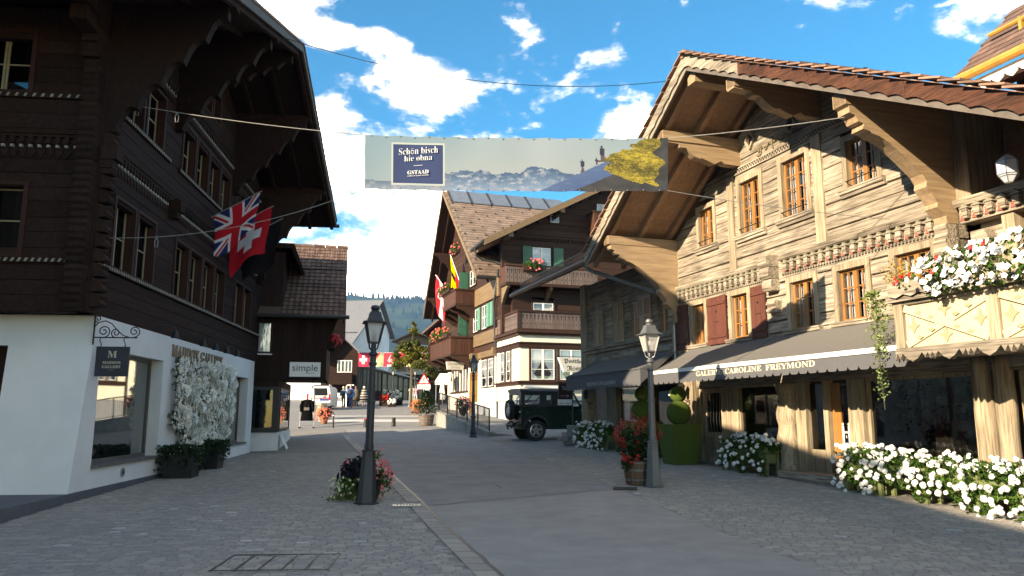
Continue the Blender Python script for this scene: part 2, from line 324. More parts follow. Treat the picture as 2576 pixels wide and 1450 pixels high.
M['gleaf'] = leafmat('yellow_green_leaf', (.14,.17,.035), (.085,.12,.025))
M['ivy'] = leafmat('pale_ivy_leaf', (.20,.25,.085), (.12,.17,.055))
M['dry'] = leafmat('dry_straw_plant', (.42,.30,.10), (.30,.20,.06))
M['tleaf'] = leafmat('tree_leaf', (.10,.112,.024), (.060,.075,.018))
M['tleaf2'] = leafmat('tree_leaf_yellowing', (.20,.19,.03), (.14,.14,.024))
M['wflower'] = mat('white_petal', (.86,.86,.85), (.80,.80,.79), .6, 8, var=.06, island=True)
M['cflower'] = mat('cream_silk_petal', (.90,.90,.84), (.78,.78,.70), .7, 8, var=.22, island=True)
M['rflower'] = mat('red_petal', (.55,.015,.012), (.40,.010,.010), .5, 8, var=.2, island=True)
M['pflower'] = mat('pink_petal', (.62,.07,.08), (.70,.18,.18), .5, 8, var=.3, island=True)
M['oflower'] = mat('coral_petal', (.72,.15,.08), (.60,.09,.06), .5, 8, var=.25, island=True)
M['bark'] = mat('bark', (.10,.075,.05), (.065,.05,.035), .9, 8, AZ, .5)
M['terracotta'] = mat('terracotta', (.30,.13,.06), (.24,.10,.05), .8, 6)
M['cable'] = mat('pale_rope', (.30,.29,.27), (.22,.21,.20), .8, 20)
M['wire'] = mat('dark_wire', (.02,.02,.022), None, .6)
def foliage(mb, n, fn, size, flat=0, r=rnd, asp=.8):
    """n leaf quads, fn(r) gives a point; leaves are bent along their middle"""
    for _ in range(n):
        p = Vector(fn(r)); a = size*(.6+.8*r.random())
        d = Vector((r.gauss(0,1), r.gauss(0,1), r.gauss(0,1)*(1-flat))); d.normalize()
        x = d.orthogonal(); x.normalize(); x = Matrix.Rotation(r.random()*6.28, 3, d) @ x; y = d.cross(x)
        b = d*a*.25
        mb.add([p-x*a*.5, p+y*a*.5*asp+b, p+x*a*.5, p-y*a*.5*asp+b], [(0,1,2,3)])
def ell(c, rx, ry, rz, shell=.5):
    def f(r):
        v = Vector((r.gauss(0,1), r.gauss(0,1), r.gauss(0,1))); v.normalize(); k = (shell+(1-shell)*r.random())
        return (c[0]+v.x*rx*k, c[1]+v.y*ry*k, c[2]+v.z*rz*k)
    return f
def blossom_mesh(name, m, rad=.03, n=5, eye=None, cup=.25):
    mb = MB()
    for k in range(n):
        a = 2*PI*k/n; da = PI/n*.95
        mb.add([(0,0,0), (rad*.75*math.cos(a-da), rad*.75*math.sin(a-da), rad*cup), (rad*math.cos(a), rad*math.sin(a), rad*cup*1.3), (rad*.75*math.cos(a+da), rad*.75*math.sin(a+da), rad*cup)], [(0,1,2,3)])
    if eye: mb.mi = 1; mb.lathe([(rad*.16, rad*.02), (rad*.1, rad*.1)], n=5)
    return mb.mesh(name, [m, eye] if eye else m)
def head_mesh(name, m, rad=.05, k=9, seed=1, petal=.024):
    r = random.Random(seed); mb = MB()
    for _ in range(k*3):
        v = Vector((r.gauss(0,1), r.gauss(0,1), abs(r.gauss(0,1))*.8)); v.normalize(); p = v*rad*(.7+.4*r.random())
        x = v.orthogonal().normalized(); y = v.cross(x); a = petal*(.7+.6*r.random()); rot = Matrix.Rotation(r.random()*6, 3, v); x = rot@x; y = rot@y
        mb.add([p-x*a-y*a*.3, p-x*a*.1-y*a, p+x*a, p+y*a], [(0,1,2,3)])
    return mb.mesh(name, m)
def aim(n):  # euler that turns +z to n
    return Vector(n).to_track_quat('Z', 'Y').to_euler()
# ================================================================== setting
def sheet(name, m, rows, dz, nx=1):
    """rows: (y, x0, x1) strips laid on the ground"""
    mb = MB()
    vs = []
    for y, a, b in rows:
        for i in range(nx+1):
            x = a+(b-a)*i/nx; vs.append((x, y, gz(x, y)+dz))
    k = nx+1
    mb.add(vs, [(r*k+i, r*k+i+1, (r+1)*k+i+1, (r+1)*k+i) for r in range(len(rows)-1) for i in range(nx)])
    return struct(mb.build(name, m))
ys = [-60,-30,-10,0,4]+[8+i for i in range(0,60)]+[70,80,90,110,140,200,400,900,2000,4000,9000]
mb = MB(); xs = [-3000,-400,-120,-60,-30]+list(range(-20,21,2))+[30,60,120,400,3000]
k = len(xs); mb.add([(x,y,gz(x,y)) for y in ys for x in xs], [(r*k+i,r*k+i+1,(r+1)*k+i+1,(r+1)*k+i) for r in range(len(ys)-1) for i in range(k-1)])
ground = struct(mb.build('ground', M['ground']))
RL = [(-12,1.6),(0,1.2),(5,.75),(8.43,-.12),(17.86,-2.61),(26,-4.8),(35.07,-7.34),(39.2,-8.5)]
RR = [(-12,6.5),(0,5.0),(8.43,3.41),(11,2.97),(15.76,2.17),(24,.75),(31.57,-.85),(36,-2.6),(39.2,-4.0)]
def rl(y): return lerp(RL, y)
def rr(y): return lerp(RR, y)
yy = [-12+.8*i for i in range(65)]
road = sheet('road', M['asphalt'], [(y, rl(y), rr(y)) for y in yy if y <= 39.2], .004, 6)
# near, older stretch of asphalt up to the gutter strip, with a slanting joint
mb = MB(); a0 = gnd(1076,1273); a1 = gnd(1524,1233)
def jy(x): return a0.y+(a1.y-a0.y)*(x-a0.x)/(a1.x-a0.x)
rows = []
for i in range(21):
    for j in range(9):
        t = j/8; y1 = jy(rl(13.8)+(rr(15.5)-rl(13.8))*t)-.1; y = -11+(y1+11)*(i/20)**.7; x = rl(y)+(rr(y)-rl(y))*t; rows.append((x,y,gz(x,y)+.008))
mb.add(rows, [(r*9+i,r*9+i+1,(r+1)*9+i+1,(r+1)*9+i) for r in range(20) for i in range(8)])
struct(mb.build('road_old_asphalt', M['asphalt2']))
mb = MB(); n = 14
pts = [a0.lerp(a1, i/(n-1)) for i in range(n)]
mb.add([(p.x,p.y-.10,gz(p.x,p.y-.1)+.013) for p in pts]+[(p.x,p.y+.09,gz(p.x,p.y+.09)+.013) for p in pts], [(i,i+1,n+i+1,n+i) for i in range(n-1)])
struct(mb.build('gutter_strip', M['strip']))
# far paved square and its two pale stone bands
sheet('far_pavement', M['plaza'], [(y, -40, 30) for y in [39.2+1.2*i for i in range(60)]], .005, 40)
for k, (v0, v1) in enumerate(((1046,1049.5),(1056,1062))):
    rows = []
    for i in range(25):
        u = 800+i*12; p = gnd(u, v0+ (1 if i<3 else 0)); q = gnd(u, v1); rows += [(q.x,q.y,q.z+.012),(p.x,p.y,p.z+.012)]
    mb = MB(); mb.add(rows, [(2*i,2*i+2,2*i+3,2*i+1) for i in range(24)])
    struct(mb.build('pale_stone_band', M['palestone']))
def left_wall_x(y): return -7.74-.1056*(y-11.9)
def in_left(x, y): return (x < rl(y)-.30) and (x > left_wall_x(y)+.04 if y > 8.8 else x > -9)
def in_right(x, y): return (x > rr(y)+.02) and (x < 7.1755-.325*(y-14.4545)-.02)
def in_view(x, y): return abs(x) < .70*y+.3
pave_l = struct(thing('left_pavement', '', '')); pave_r = struct(thing('right_pavement', '', ''))
for o in (pave_l, pave_r):
    del o['label']; del o['category']
def stone_mesh(L, Wd, seed):
    r = random.Random(seed); b = .012; h = .009
    j = lambda: (r.random()-.5)*.016
    base = [(-L/2+j(),-Wd/2+j()*.6),(L/2+j(),-Wd/2+j()*.6),(L/2+j(),Wd/2+j()*.6),(-L/2+j(),Wd/2+j()*.6)]
    t = [(x*(1-2*b/L), y*(1-2*b/Wd)) for x, y in base]; z = [h+(r.random()-.5)*.004 for _ in range(4)]
    return [(x,y,-.004) for x, y in base]+[(t[i][0],t[i][1],z[i]) for i in range(4)], [(4,5,6,7),(0,1,5,4),(1,2,6,5),(2,3,7,6),(3,0,4,7)]
def pave(parent, test, ang, y0, y1, seed, mname):
    r = random.Random(seed); ca, sa = math.cos(ang), math.sin(ang); st = []
    v = y0-6
    while v < y1+6:
        u = -16+r.random()*.2
        while u < 16:
            L = .125+.11*r.random(); x = (u+L/2)*ca-v*sa; y = (u+L/2)*sa+v*ca
            if y0 < y < y1 and test(x, y) and in_view(x, y): st.append((x, y, L, r.random()))
            u += L+.008
        v += .112
    st.sort(key=lambda s: s[1]); pool = []
    vis = [s for s in st if s[1] > 8.35+.0*abs(s[0])]
    near = set(id(s) for s in vis[:280])
    meshes = []
    for k in range(8):
        vs, fs = stone_mesh(.18, .104, k); mb = MB(); mb.add(vs, fs); meshes.append(mb.mesh('paving_stone', M[mname]))
    pm = []
    for k in range(3):
        vs, fs = stone_mesh(.18, .104, k); mb = MB(); mb.add(vs, fs); pm.append(mb.mesh('paving_stone', M['palestone']))
    big = MB(); pale = MB()
    for s in st:
        x, y, L, q = s; z = gz(x, y)
        isp = q > .992
        if id(s) in near: inst('paving_stone', pm[int(q*99999) % 3] if isp else meshes[int(q*99999) % 8], parent, (x,y,z), (0,0,ang), (L/.18,1,1))
        else:
            vs, fs = stone_mesh(L, .104, int(q*1e6)); (pale if isp else big).add([(x+a*ca-b*sa, y+a*sa+b*ca, gz(x,y)+c) for a, b, c in vs], fs)
    stuff(big.build('paving_stones', M[mname], parent))
    if pale.f: stuff(pale.build('pale_paving_stones', M['palestone'], parent))
pave(pave_l, in_left, math.radians(6), 7.4, 27, 3, 'paving')
pave(pave_r, in_right, math.radians(-12), 8.0, 27, 4, 'paving')
# kerb: a row of long stones beside the asphalt
y = 7.6; kr = random.Random(5)
while y < 36:
    L = .22+.16*kr.random(); mb = MB(); x0, x1 = rl(y)-.02, rl(y+L)-.02
    if not 13.5 < y < 13.95:
        z0, z1 = gz(x0,y), gz(x1,y+L)
        mb.hexa([(x0-.25,y+.012,z0-.02),(x0,y+.012,z0-.02),(x1,y+L-.012,z1-.02),(x1-.25,y+L-.012,z1-.02),(x0-.25,y+.012,z0+.016),(x0,y+.012,z0+.016),(x1,y+L-.012,z1+.016),(x1-.25,y+L-.012,z1+.016)])
        mb.build('kerb_stone', M['paving'], pave_l)
    y += L
# dark tar joint along the road edges
mb = MB(); yj = [7.6+.35*i for i in range(90)]; vs = []
for y in yj:
    x = rl(y)+.012*math.sin(y*9)+.008*math.sin(y*23); vs += [(x-.028,y,gz(x,y)+.018),(x+.028,y,gz(x,y)+.018)]
mb.add(vs, [(2*i,2*i+1,2*i+3,2*i+2) for i in range(len(yj)-1)])
struct(mb.build('tar_joint', M['black']))
# skid marks
for (u0,v0,u1,v1,wd) in ((1150,1154,1210,1154,.05),(1240,1218,1262,1232,.05)):
    p, q = gnd(u0,v0), gnd(u1,v1); d = Vector((q.x-p.x,q.y-p.y,0)).normalized(); s_ = Vector((-d.y,d.x,0))*wd/2; mb = MB(); vs = []
    for i in range(8):
        a = p.lerp(q,i/7)+s_*math.sin(i/7*PI)*1.2; k_ = math.sin((i+.3)/7.6*PI); a.z = gz(a.x,a.y)+.009; vs += [a-s_*k_, a+s_*k_]
    mb.add(vs, [(2*i,2*i+2,2*i+3,2*i+1) for i in range(7)]); struct(mb.build('skid_mark', M['black']))
# drains and covers set into the ground
def grate(label, c, wx, wy, rz, m1):
    t = thing('drain_grate', label, 'drain', (c.x, c.y, gz(c.x,c.y)+.012), rz)
    mb = MB(); mb.box(-wx/2,wx/2,-wy/2,wy/2,0,.006); mb.build('pit', M['black'], t)
    mb = MB()
    for a,b,c_,d in ((-wx/2-.03,wx/2+.03,-wy/2-.03,-wy/2),(-wx/2-.03,wx/2+.03,wy/2,wy/2+.03),(-wx/2-.03,-wx/2,-wy/2,wy/2),(wx/2,wx/2+.03,-wy/2,wy/2)): mb.box(a,b,c_,d,0,.02)
    mb.build('frame', m1, t); n = 8
    for i in range(n):
        x = -wx/2+wx*(i+.5)/n; mb = MB(); mb.box(x-wx/n*.26, x+wx/n*.26, -wy/2, wy/2, .006, .018); mb.build('bar', m1, t)
    return t
grate('steel drain grate beside the kerb in front of the near left lamp post', gnd(1023,1275), .42, .2, math.radians(5), M['zinc'])
grate('rusty drain grate in the cobbles beside the red-flowered barrel', gnd(1573,1232), .42, .38, math.radians(-10), mat('rusty_iron',(.10,.065,.05),(.06,.045,.038),.8,9))
q = gnd(700,1418); mt = thing('cover_frame', 'large rectangular paved-in cover frame in the cobbles at the bottom edge', 'access cover', (q.x,q.y,gz(q.x,q.y)+.016), math.radians(4))
for i in range(6):
    mb = MB(); x = -.62+i*.25; mb.box(x-.007,x+.007,-.46,.46,0,.006); mb.build('rail', M['dkzinc'], mt)
for y in (-.46,.46): mb = MB(); mb.box(-.635,.64,y-.009,y+.009,0,.007); mb.build('edge', M['dkzinc'], mt)
# ------------------------------------------------------------------ far mountain
def ridge(u): # skyline rows in the photograph
    t = [(-3000,900),(300,840),(560,800),(730,748),(760,744),(800,743),(860,744),(890,742),(910,745),(940,749),(985,752),(1000,757),(1025,758),(1060,761),(1075,764),(1200,800),(1600,870),(2600,930),(6000,960)]
    return lerp(t, u)
mb = MB(); us = list(range(-900,3400,12)); rowsn = 26; YM = 2600; vs = []
for i in range(rowsn):
    f = i/(rowsn-1)
    for u in us:
        top = W(u, ridge(u), YM); Y = 1100+(YM-1100)*f; x = top.x*(.55+.45*f)
        base = 20; hgt = (top.z-base)*f**1.15
        hgt += 26*noise.noise(Vector((u*.011, f*5, .3)))*math.sin(f*PI)+9*noise.noise(Vector((u*.05, f*14, 2)))*math.sin(f*PI)
        vs.append((x, Y, base+hgt))
k = len(us); mb.add(vs, [(r*k+i,r*k+i+1,(r+1)*k+i+1,(r+1)*k+i) for r in range(rowsn-1) for i in range(k-1)])
mm, t_, p_ = newmat('forested_mountain'); n_, l_ = t_.nodes.new, t_.links.new
tc_ = n_('ShaderNodeTexCoord'); nz_ = n_('ShaderNodeTexNoise'); nz_.inputs['Scale'].default_value = .0045; nz_.inputs['Detail'].default_value = 8; l_(tc_.outputs['Object'], nz_.inputs[0])
rp_ = n_('ShaderNodeValToRGB'); rp_.color_ramp.elements[0].position = .42; rp_.color_ramp.elements[0].color = (.016,.034,.018,1); rp_.color_ramp.elements[1].position = .66; rp_.color_ramp.elements[1].color = (.075,.105,.035,1)
l_(nz_.outputs[0], rp_.inputs[0]); l_(rp_.outputs[0], p_.inputs['Base Color']); p_.inputs['Roughness'].default_value = 1; p_.inputs['Specular IOR Level'].default_value = .05
mountain = struct(mb.build('mountain', mm, smooth=True))
# fir trees: a wood on the slope, seen as one mass, and a comb of firs on the skyline
mb = MB(); fr = random.Random(12)
def fir(p, h):
    mb.lathe([(h*.16,0),(h*.10,h*.5),(.05,h)], (p[0],p[1],p[2]-h*.08), 5, fr.random())
for _ in range(1500):
    i = fr.randrange(3, rowsn-1); j = fr.randrange(k); a = vs[i*k+j]
    if noise.noise(Vector((a[0]*.004, a[1]*.004, a[2]*.004))) > -.18 and 600 < us[j] < 1180:
        fir((a[0]+fr.uniform(-8,8), a[1]-fr.random()*20, a[2]), 16+10*fr.random())
for _ in range(340):
    u = fr.choice((fr.uniform(730,1085), fr.gauss(795,16), fr.gauss(1020,28), fr.gauss(1055,14))); p = W(u, ridge(u), YM)
    fir((p.x, p.y-8, p.z), (9+9*fr.random())*(1 if fr.random() < .7 else 1.7))
stuff(tag(mb.build('fir_forest', mat('fir_needles',(.012,.028,.016),(.020,.040,.020),1,.02,spec=.05)), 'dark fir forest covering the distant mountain', 'forest'))
# ================================================================== dark chalet on the left
FL = Frame((-7.74,11.9), -83.97)
LC = thing('dark_chalet', 'tall dark brown timber chalet with white-rendered gallery shopfront and deep carved eaves', 'building', (FL.o.x,FL.o.y,0), FL.a)
def logs(parent, x0, x1, z0, z1, h, holes, y0, y1, m, name='log', axis='x', seed=1, top=None, jit=.012, gap=0):
    """courses of beams, interrupted by holes (xa, xb, za, zb); top(x) cuts them under a roof"""
    r = random.Random(seed); z = z0
    while z < z1-.02:
        h2 = min(h*(.9+.2*r.random()), z1-z); segs = [(x0, x1)]
        for a, b, c, d in holes:
            if c < z+h2*.6 and d > z+h2*.4:
                segs = [q for s in segs for q in ((s[0], min(s[1], a)), (max(s[0], b), s[1])) if q[1]-q[0] > .02]
        for a, b in segs:
            a1, b1 = a, b
            if top:
                def cut(x, st, zz):
                    n = 0
                    while top(x) < zz and n < 700: x += st; n += 1
                    return x
                a, b, a1, b1 = cut(a,.02,z), cut(b,-.02,z), cut(a,.02,z+h2), cut(b,-.02,z+h2)
                if b-a < .1 or b1 < a1: continue
            mb = MB(); j = (r.random()-.5)*jit; e = .012
            if axis == 'x': # bevelled front
                q = [(y0,z),(y1-e+j,z),(y1+j,z+e),(y1+j,z+h2-e),(y1-e+j,z+h2-.001),(y0,z+h2-.001)]; f = lambda x, x_, zz: x+(x_-x)*(zz-z)/h2
                mb.add([(f(a,a1,p[1]),p[0],p[1]) for p in q]+[(f(b,b1,p[1]),p[0],p[1]) for p in q], [(5,4,3,2,1,0),(6,7,8,9,10,11)]+[(i,(i+1)%6,6+(i+1)%6,6+i) for i in range(6)])
            else:
                mb.xz([(y0,z),(y1-e+j,z),(y1+j,z+e),(y1+j,z+h2-e),(y1-e+j,z+h2-.001),(y0,z+h2-.001)], a, b) if 0 else mb.add([(p[0],t,p[1]) for t in (a,b) for p in ((y0,z),(y1-e+j,z),(y1+j,z+e),(y1+j,z+h2-e),(y1-e+j,z+h2-.001),(y0,z+h2-.001))], [(0,1,2,3,4,5),(11,10,9,8,7,6)]+[(i,6+i,6+(i+1)%6,(i+1)%6) for i in range(6)])
            mb.build(name, m, parent)
        z += h2+gap*r.random()
APX, SL = 12.45, .34
def lroof(s): return APX-SL*abs(s+9.1)
# --- white ground floor
ZW = 3.52
def wpiece(x0, x1, z0, z1, name='wall'):
    mb = MB(); mb.box(x0, x1, -.4, 0, z0, z1); return mb.build(name, M['white'], LC)
wins_g = [(-6.62,-3.05,.66,2.9), (-15.35,-12.6,.66,2.87)]
mb = MB(); mb.hexa([(-3.05,-.4,.2),(-2.18,-.4,.2),(-2.18,0,.2),(-3.05,0,.2),(-3.05,-.4,ZW),(-2.78,-.4,ZW),(-2.78,0,ZW),(-3.05,0,ZW)]); mb.build('wall', M['white'], LC)
wpiece(-6.62,-3.05,2.9,ZW); wpiece(-6.62,-3.05,.2,.60); wpiece(-12.6,-6.62,.2,ZW); wpiece(-15.35,-12.6,2.87,ZW); wpiece(-15.35,-12.6,.2,.62); wpiece(-16.2,-15.35,.2,ZW)
mb = MB(); mb.hexa([(-2.7,-1.40,.2),(-2.181,-1.40,.2),(-2.181,-.4,.2),(-2.7,-.4,.2),(-3.0,-1.55,ZW),(-2.781,-1.55,ZW),(-2.781,-.4,ZW),(-3.0,-.4,ZW)]); mb.build('side_wall', M['white'], LC)
mb = MB(); mb.hexa([(-3.2,-7,2.92),(-2.70,-7,2.92),(-2.70,-1.50,2.92),(-3.2,-1.50,2.92),(-3.2,-7,ZW),(-2.81,-7,ZW),(-2.81,-1.55,ZW),(-3.2,-1.55,ZW)]); mb.build('side_wall', M['white'], LC)
mb = MB(); mb.box(-3.15,-3.05,-7,-1.35,.2,2.95); dr = mb.build('side_door', M['dkred'], LC)
mb = MB(); mb.box(-3.05,-2.95,-1.50,-1.42,.2,2.92); mb.build('door_frame', M['phbrown'], dr)
mb = MB(); mb.box(-16.25,-2.19,-.5,.012,-.4,.22); mb.build('plinth', M['grey'], LC)
mb = MB(); mb.box(-2.19,3.2,-6.5,.004,-.4,.215); mb.build('platform', M['grey'], LC)
# shop windows
for a, b, c, d in wins_g:
    wf = MB()
    for q in ((a,b,c,c+.07),(a,b,d-.07,d),(a,a+.07,c+.07,d-.07),(b-.07,b,c+.07,d-.07)): wf.box(q[0],q[1],-.34,-.27,q[2],q[3])
    wo_ = wf.build('shop_window', mat('taupe_window_frame',(.11,.10,.09),None,.5), LC)
    mb = MB(); mb.box(a+.07,b-.07,-.315,-.30,c+.07,d-.07); mb.build('pane', M['mirror'], wo_)
    mb = MB(); mb.box(a-.02,b+.02,-.38,.05,c-.06,c+.001); mb.build('sill', mat('slate_sill',(.16,.15,.14),(.11,.105,.10),.7,9,bump=.3), wo_)
    # gallery interior: pale walls with a framed print
    mb = MB(); mb.box(a-.3,b+.3,-2.6,-2.5,0,3.2); mb.box(a-.3,b+.3,-2.5,-.42,.25,.3); mb.build('interior', mat('gallery_interior',(.42,.40,.34),(.36,.34,.29),.9), wo_)
    mb = MB(); mb.box((a+b)/2-.5,(a+b)/2+.5,-2.5,-2.47,1.0,2.2); mb.build('picture', mat('print',(.25,.24,.2),(.45,.43,.38),.8,3), wo_)
mb = MB(); mb.lathe([(.10,0),(.10,.02)], n=20); em = mb.build('round_emblem', mat('emblem_grey',(.30,.30,.29),None,.5), LC); em.location = (-4.6,.0,.42); em.rotation_euler = (-PI/2,0,0)
text('M', M['navy'], LC, 'emblem_letter', 'serif', .11, depth=.004, M=facing(-4.6,.022,.365,-1))
# --- timber storeys
lw = [(-5.4,-4.32,4.58,5.98),(-4.18,-3.1,4.58,5.98)]+[(-11.45+1.19*i,-10.4+1.19*i,4.58,5.94) for i in range(4)]+[(-15.0,-13.95,4.58,5.92),(-13.8,-12.75,4.58,5.92)]
uw = [(-5.45,-4.36,7.8,9.05),(-4.18,-3.1,7.8,9.05)]+[(-11.45+1.19*i,-10.4+1.19*i,7.8,9.02) for i in range(4)]+[(-15.0,-13.95,7.8,9.02),(-13.8,-12.75,7.8,9.02)]
tw = [(-9.9,-9.2,10.15,10.95),(-9.0,-8.3,10.15,10.95)]
logs(LC, -16.6, -2.3, ZW, 11.9, .30, lw+uw+tw, -.25, 0, M['dkwood'], seed=2, top=lambda s: lroof(s)-.32)
mb = MB(); mb.xz([(-16.6,.3),(-3.1,.3),(-3.1,lroof(-3.1)-.35),(-9.1,APX-.35),(-16.6,lroof(-16.6)-.35)], -8.5,-.40); mb.build('core', M['dark'], LC)
def dark_window(parent, a, b, c, d, side=False):
    """reddish frame, pale sash lines, dark pane with a curtain"""
    P = (lambda m, x0,x1,y0,y1,z0,z1: m.box(x0,x1,y0,y1,z0,z1)) if not side else (lambda m, x0,x1,y0,y1,z0,z1: m.box(-2.3+y0,-2.3+y1,x0,x1,z0,z1))
    f = MB()
    for q in ((a-.05,b+.05,d,d+.07),(a-.05,b+.05,c-.06,c),(a-.05,a+.04,c,d),(b-.04,b+.05,c,d)): P(f,q[0],q[1],-.24,.035,q[2],q[3])
    o = f.build('window', M['dkred'], parent)
    s = MB(); mx_ = (a+b)/2
    for x in (a+.06,mx_-.03,mx_+.03,b-.06): P(s,x-.022,x+.022,-.20,-.165,c+.03,d-.02)
    for z in (c+.03,(c+d)/2,d-.05): P(s,a+.04,b-.04,-.198,-.168,z-.014,z+.014)
    s.build('sash', mat('pale_sash',(.36,.30,.19),(.28,.23,.14),.5) if 'psash' not in M else M['psash'], o)
    p = MB(); P(p,a+.04,b-.04,-.19,-.183,c,d); p.build('pane', M['dkglass'], o)
    k = MB(); P(k,a+.05,a+.30,-.26,-.25,c,d); P(k,b-.30,b-.05,-.26,-.25,c,d); k.build('curtain', mat('dim_curtain',(.22,.22,.24),(.14,.14,.15),.9,6,(9,9,.4)) if 'dcur' not in M else M['dcur'], o)
    return o
M['psash'] = mat('pale_sash',(.36,.30,.19),(.28,.23,.14),.5); M['dcur'] = mat('dim_curtain',(.22,.22,.24),(.14,.14,.15),.9,6,(9,9,.4))
for q in lw+uw+tw: dark_window(LC, *q)
def rope_band(parent, x0, x1, z, y, axis='x', step=.12):
    """rope moulding: dark bar with slanting pale strands"""
    m = MB(); B = (lambda a,b,c,d,e,f: m.box(a,b,c,d,e,f)) if axis == 'x' else (lambda a,b,c,d,e,f: m.box(-2.3+c,-2.3+d,a,b,e,f))
    B(x0,x1,-.02,y,z-.05,z+.05); o = m.build('rope_moulding', M['dkwood'], parent)
    s = MB(); x = x0+.05
    while x < x1-.08:
        pr = [(x,z-.035),(x+.045,z-.035),(x+.075,z+.03),(x+.03,z+.03)]
        if axis == 'x': s.xz(pr, y, y+.014)
        else: s.yz([(p[0],p[1]) for p in pr], -2.3+y, -2.3+y+.014)
        x += step
    stuff(s.build('rope_strands', M['rope'], o))
def frieze(parent, x0, x1, z, axis='x'):
    """carved string course: cornice, consoles, a row of pale dentils and hanging points"""
    m = MB(); B = (lambda mm_,a,b,c,d,e,f: mm_.box(a,b,c,d,e,f)) if axis == 'x' else (lambda mm_,a,b,c,d,e,f: mm_.box(-2.3+c,-2.3+d,a,b,e,f))
    B(m,x0,x1,-.02,.10,z+.22,z+.28); B(m,x0,x1,-.02,.07,z+.16,z+.22)
    o = m.build('string_course', M['dkwood'], parent); c = MB(); d = MB(); e = MB(); x = x0+.06
    while x < x1-.05:
        B(c,x,x+.08,0,.075,z+.03,z+.16); B(d,x+.005,x+.06,0,.062,z-.05,z+.005)
        pr = [(x,z-.08),(x+.13,z-.08),(x+.13,z-.14),(x+.065,z-.25),(x,z-.14)]
        if axis == 'x': e.xz(pr, 0, .03)
        else: e.yz(pr, -2.3, -2.27)
        x += .165
    stuff(c.build('consoles', M['dkwood'], o)); stuff(d.build('dentils', M['rope'], o)); stuff(e.build('drops', M['dkwood'], o))
for a, b in ((-6.05,-2.45),(-12.2,-6.55),(-16.5,-12.7)): frieze(LC, a, b, 6.66); frieze(LC, a, b, 9.42)
rope_band(LC, -16.5,-2.45, 4.50, .055); rope_band(LC, -6.0,-2.5, 7.72, .055); rope_band(LC, -12.2,-6.6, 7.72, .055); rope_band(LC, -16.4,-12.8, 7.72, .055)
# --- side (camera-facing) wall
sw = [(-2.6,-1.3,4.62,5.95),(-2.6,-1.42,7.86,9.05)]
logs(LC, -7, -.02, ZW, 9.6, .30, sw, -2.6, -2.3, M['dkwood'], axis='y', seed=6)
for q in sw: dark_window(LC, *q, side=True)
rope_band(LC, -7,-.35, 4.50, .055,'y'); rope_band(LC, -7,-.35, 7.76, .055,'y', .16); frieze(LC,-7,-.36,6.75,'y')
r = random.Random(3); z = ZW+.02
while z < 9.7:     # log ends stacked at the corner
    h = .29; pr = .26+.03*r.random()+(.25 if z > 8.2 else 0)*(z-8.0); mb = MB(); mb.xz([(-2.3,z),(-2.3+pr-.03,z),(-2.3+pr,z+.05),(-2.3+pr-.04,z+.14),(-2.3+pr,z+.2),(-2.3+pr-.02,z+h-.01),(-2.3,z+h-.01)], -.36,-.05)
    mb.build('log_end', M['dkwood'], LC)
    mb = MB(); pr *= .8; mb.yz([(0,z+.1),(pr-.03,z+.1),(pr,z+.15),(pr-.04,z+.24),(pr,z+.3),(0,z+h+.09)], -2.6,-2.33); mb.build('log_end', M['dkwood'], LC)
    z += h
# --- eaves: purlins on stepped, scalloped brackets
def scallop_profile(dmax, ztop, drop, n=5):
    """outline in (d, z): flat top, carved underside stepping down towards the wall"""
    pts = [(-.05,ztop),(dmax,ztop),(dmax,ztop-.22)]
    x, zz = dmax, ztop-.22
    for i in range(n):
        dx, dz_ = dmax*.92/n, (drop-.22)/n
        for k in range(1,6):
            t = k/5; pts.append((x-dx*t, zz-dz_*(.15*t+.85*t**3)+.05*math.sin(t*PI)))
        x -= dx; zz -= dz_; pts.append((x+.02, zz-.03))
    pts.append((-.05, zz-.05)); return pts
for s, drop in ((-2.42,2.7),(-6.3,2.5),(-9.1,1.2),(-11.9,2.5),(-15.8,2.7)):
    zt = lroof(s)-.36; mb = MB(); mb.yz(scallop_profile(2.2, zt, drop), s-.11, s+.11); mb.build('eave_bracket', M['dkwood'], LC)
    mb = MB(); mb.box(s-.14,s+.14,-8.3,2.36,zt,zt+.2); mb.build('purlin', M['dkwood'], LC)
    if drop > 2: 
        for zc in (9.28,6.52): mb = MB(); mb.box(s-.16,s+.16,0,.30,zc,zc+.28); mb.box(s-.13,s+.13,0,.22,zc-.16,zc); mb.build('console', M['dkwood'], LC)
for zc, d in ((8.9,1.0),(9.25,1.6)): mb = MB(); mb.xz([(-2.3,zc),(-2.3+d,zc+.02),(-2.3+d,zc+.3),(-2.3,zc+.3)], -.36,-.06); mb.build('eave_bracket', M['dkwood'], LC)
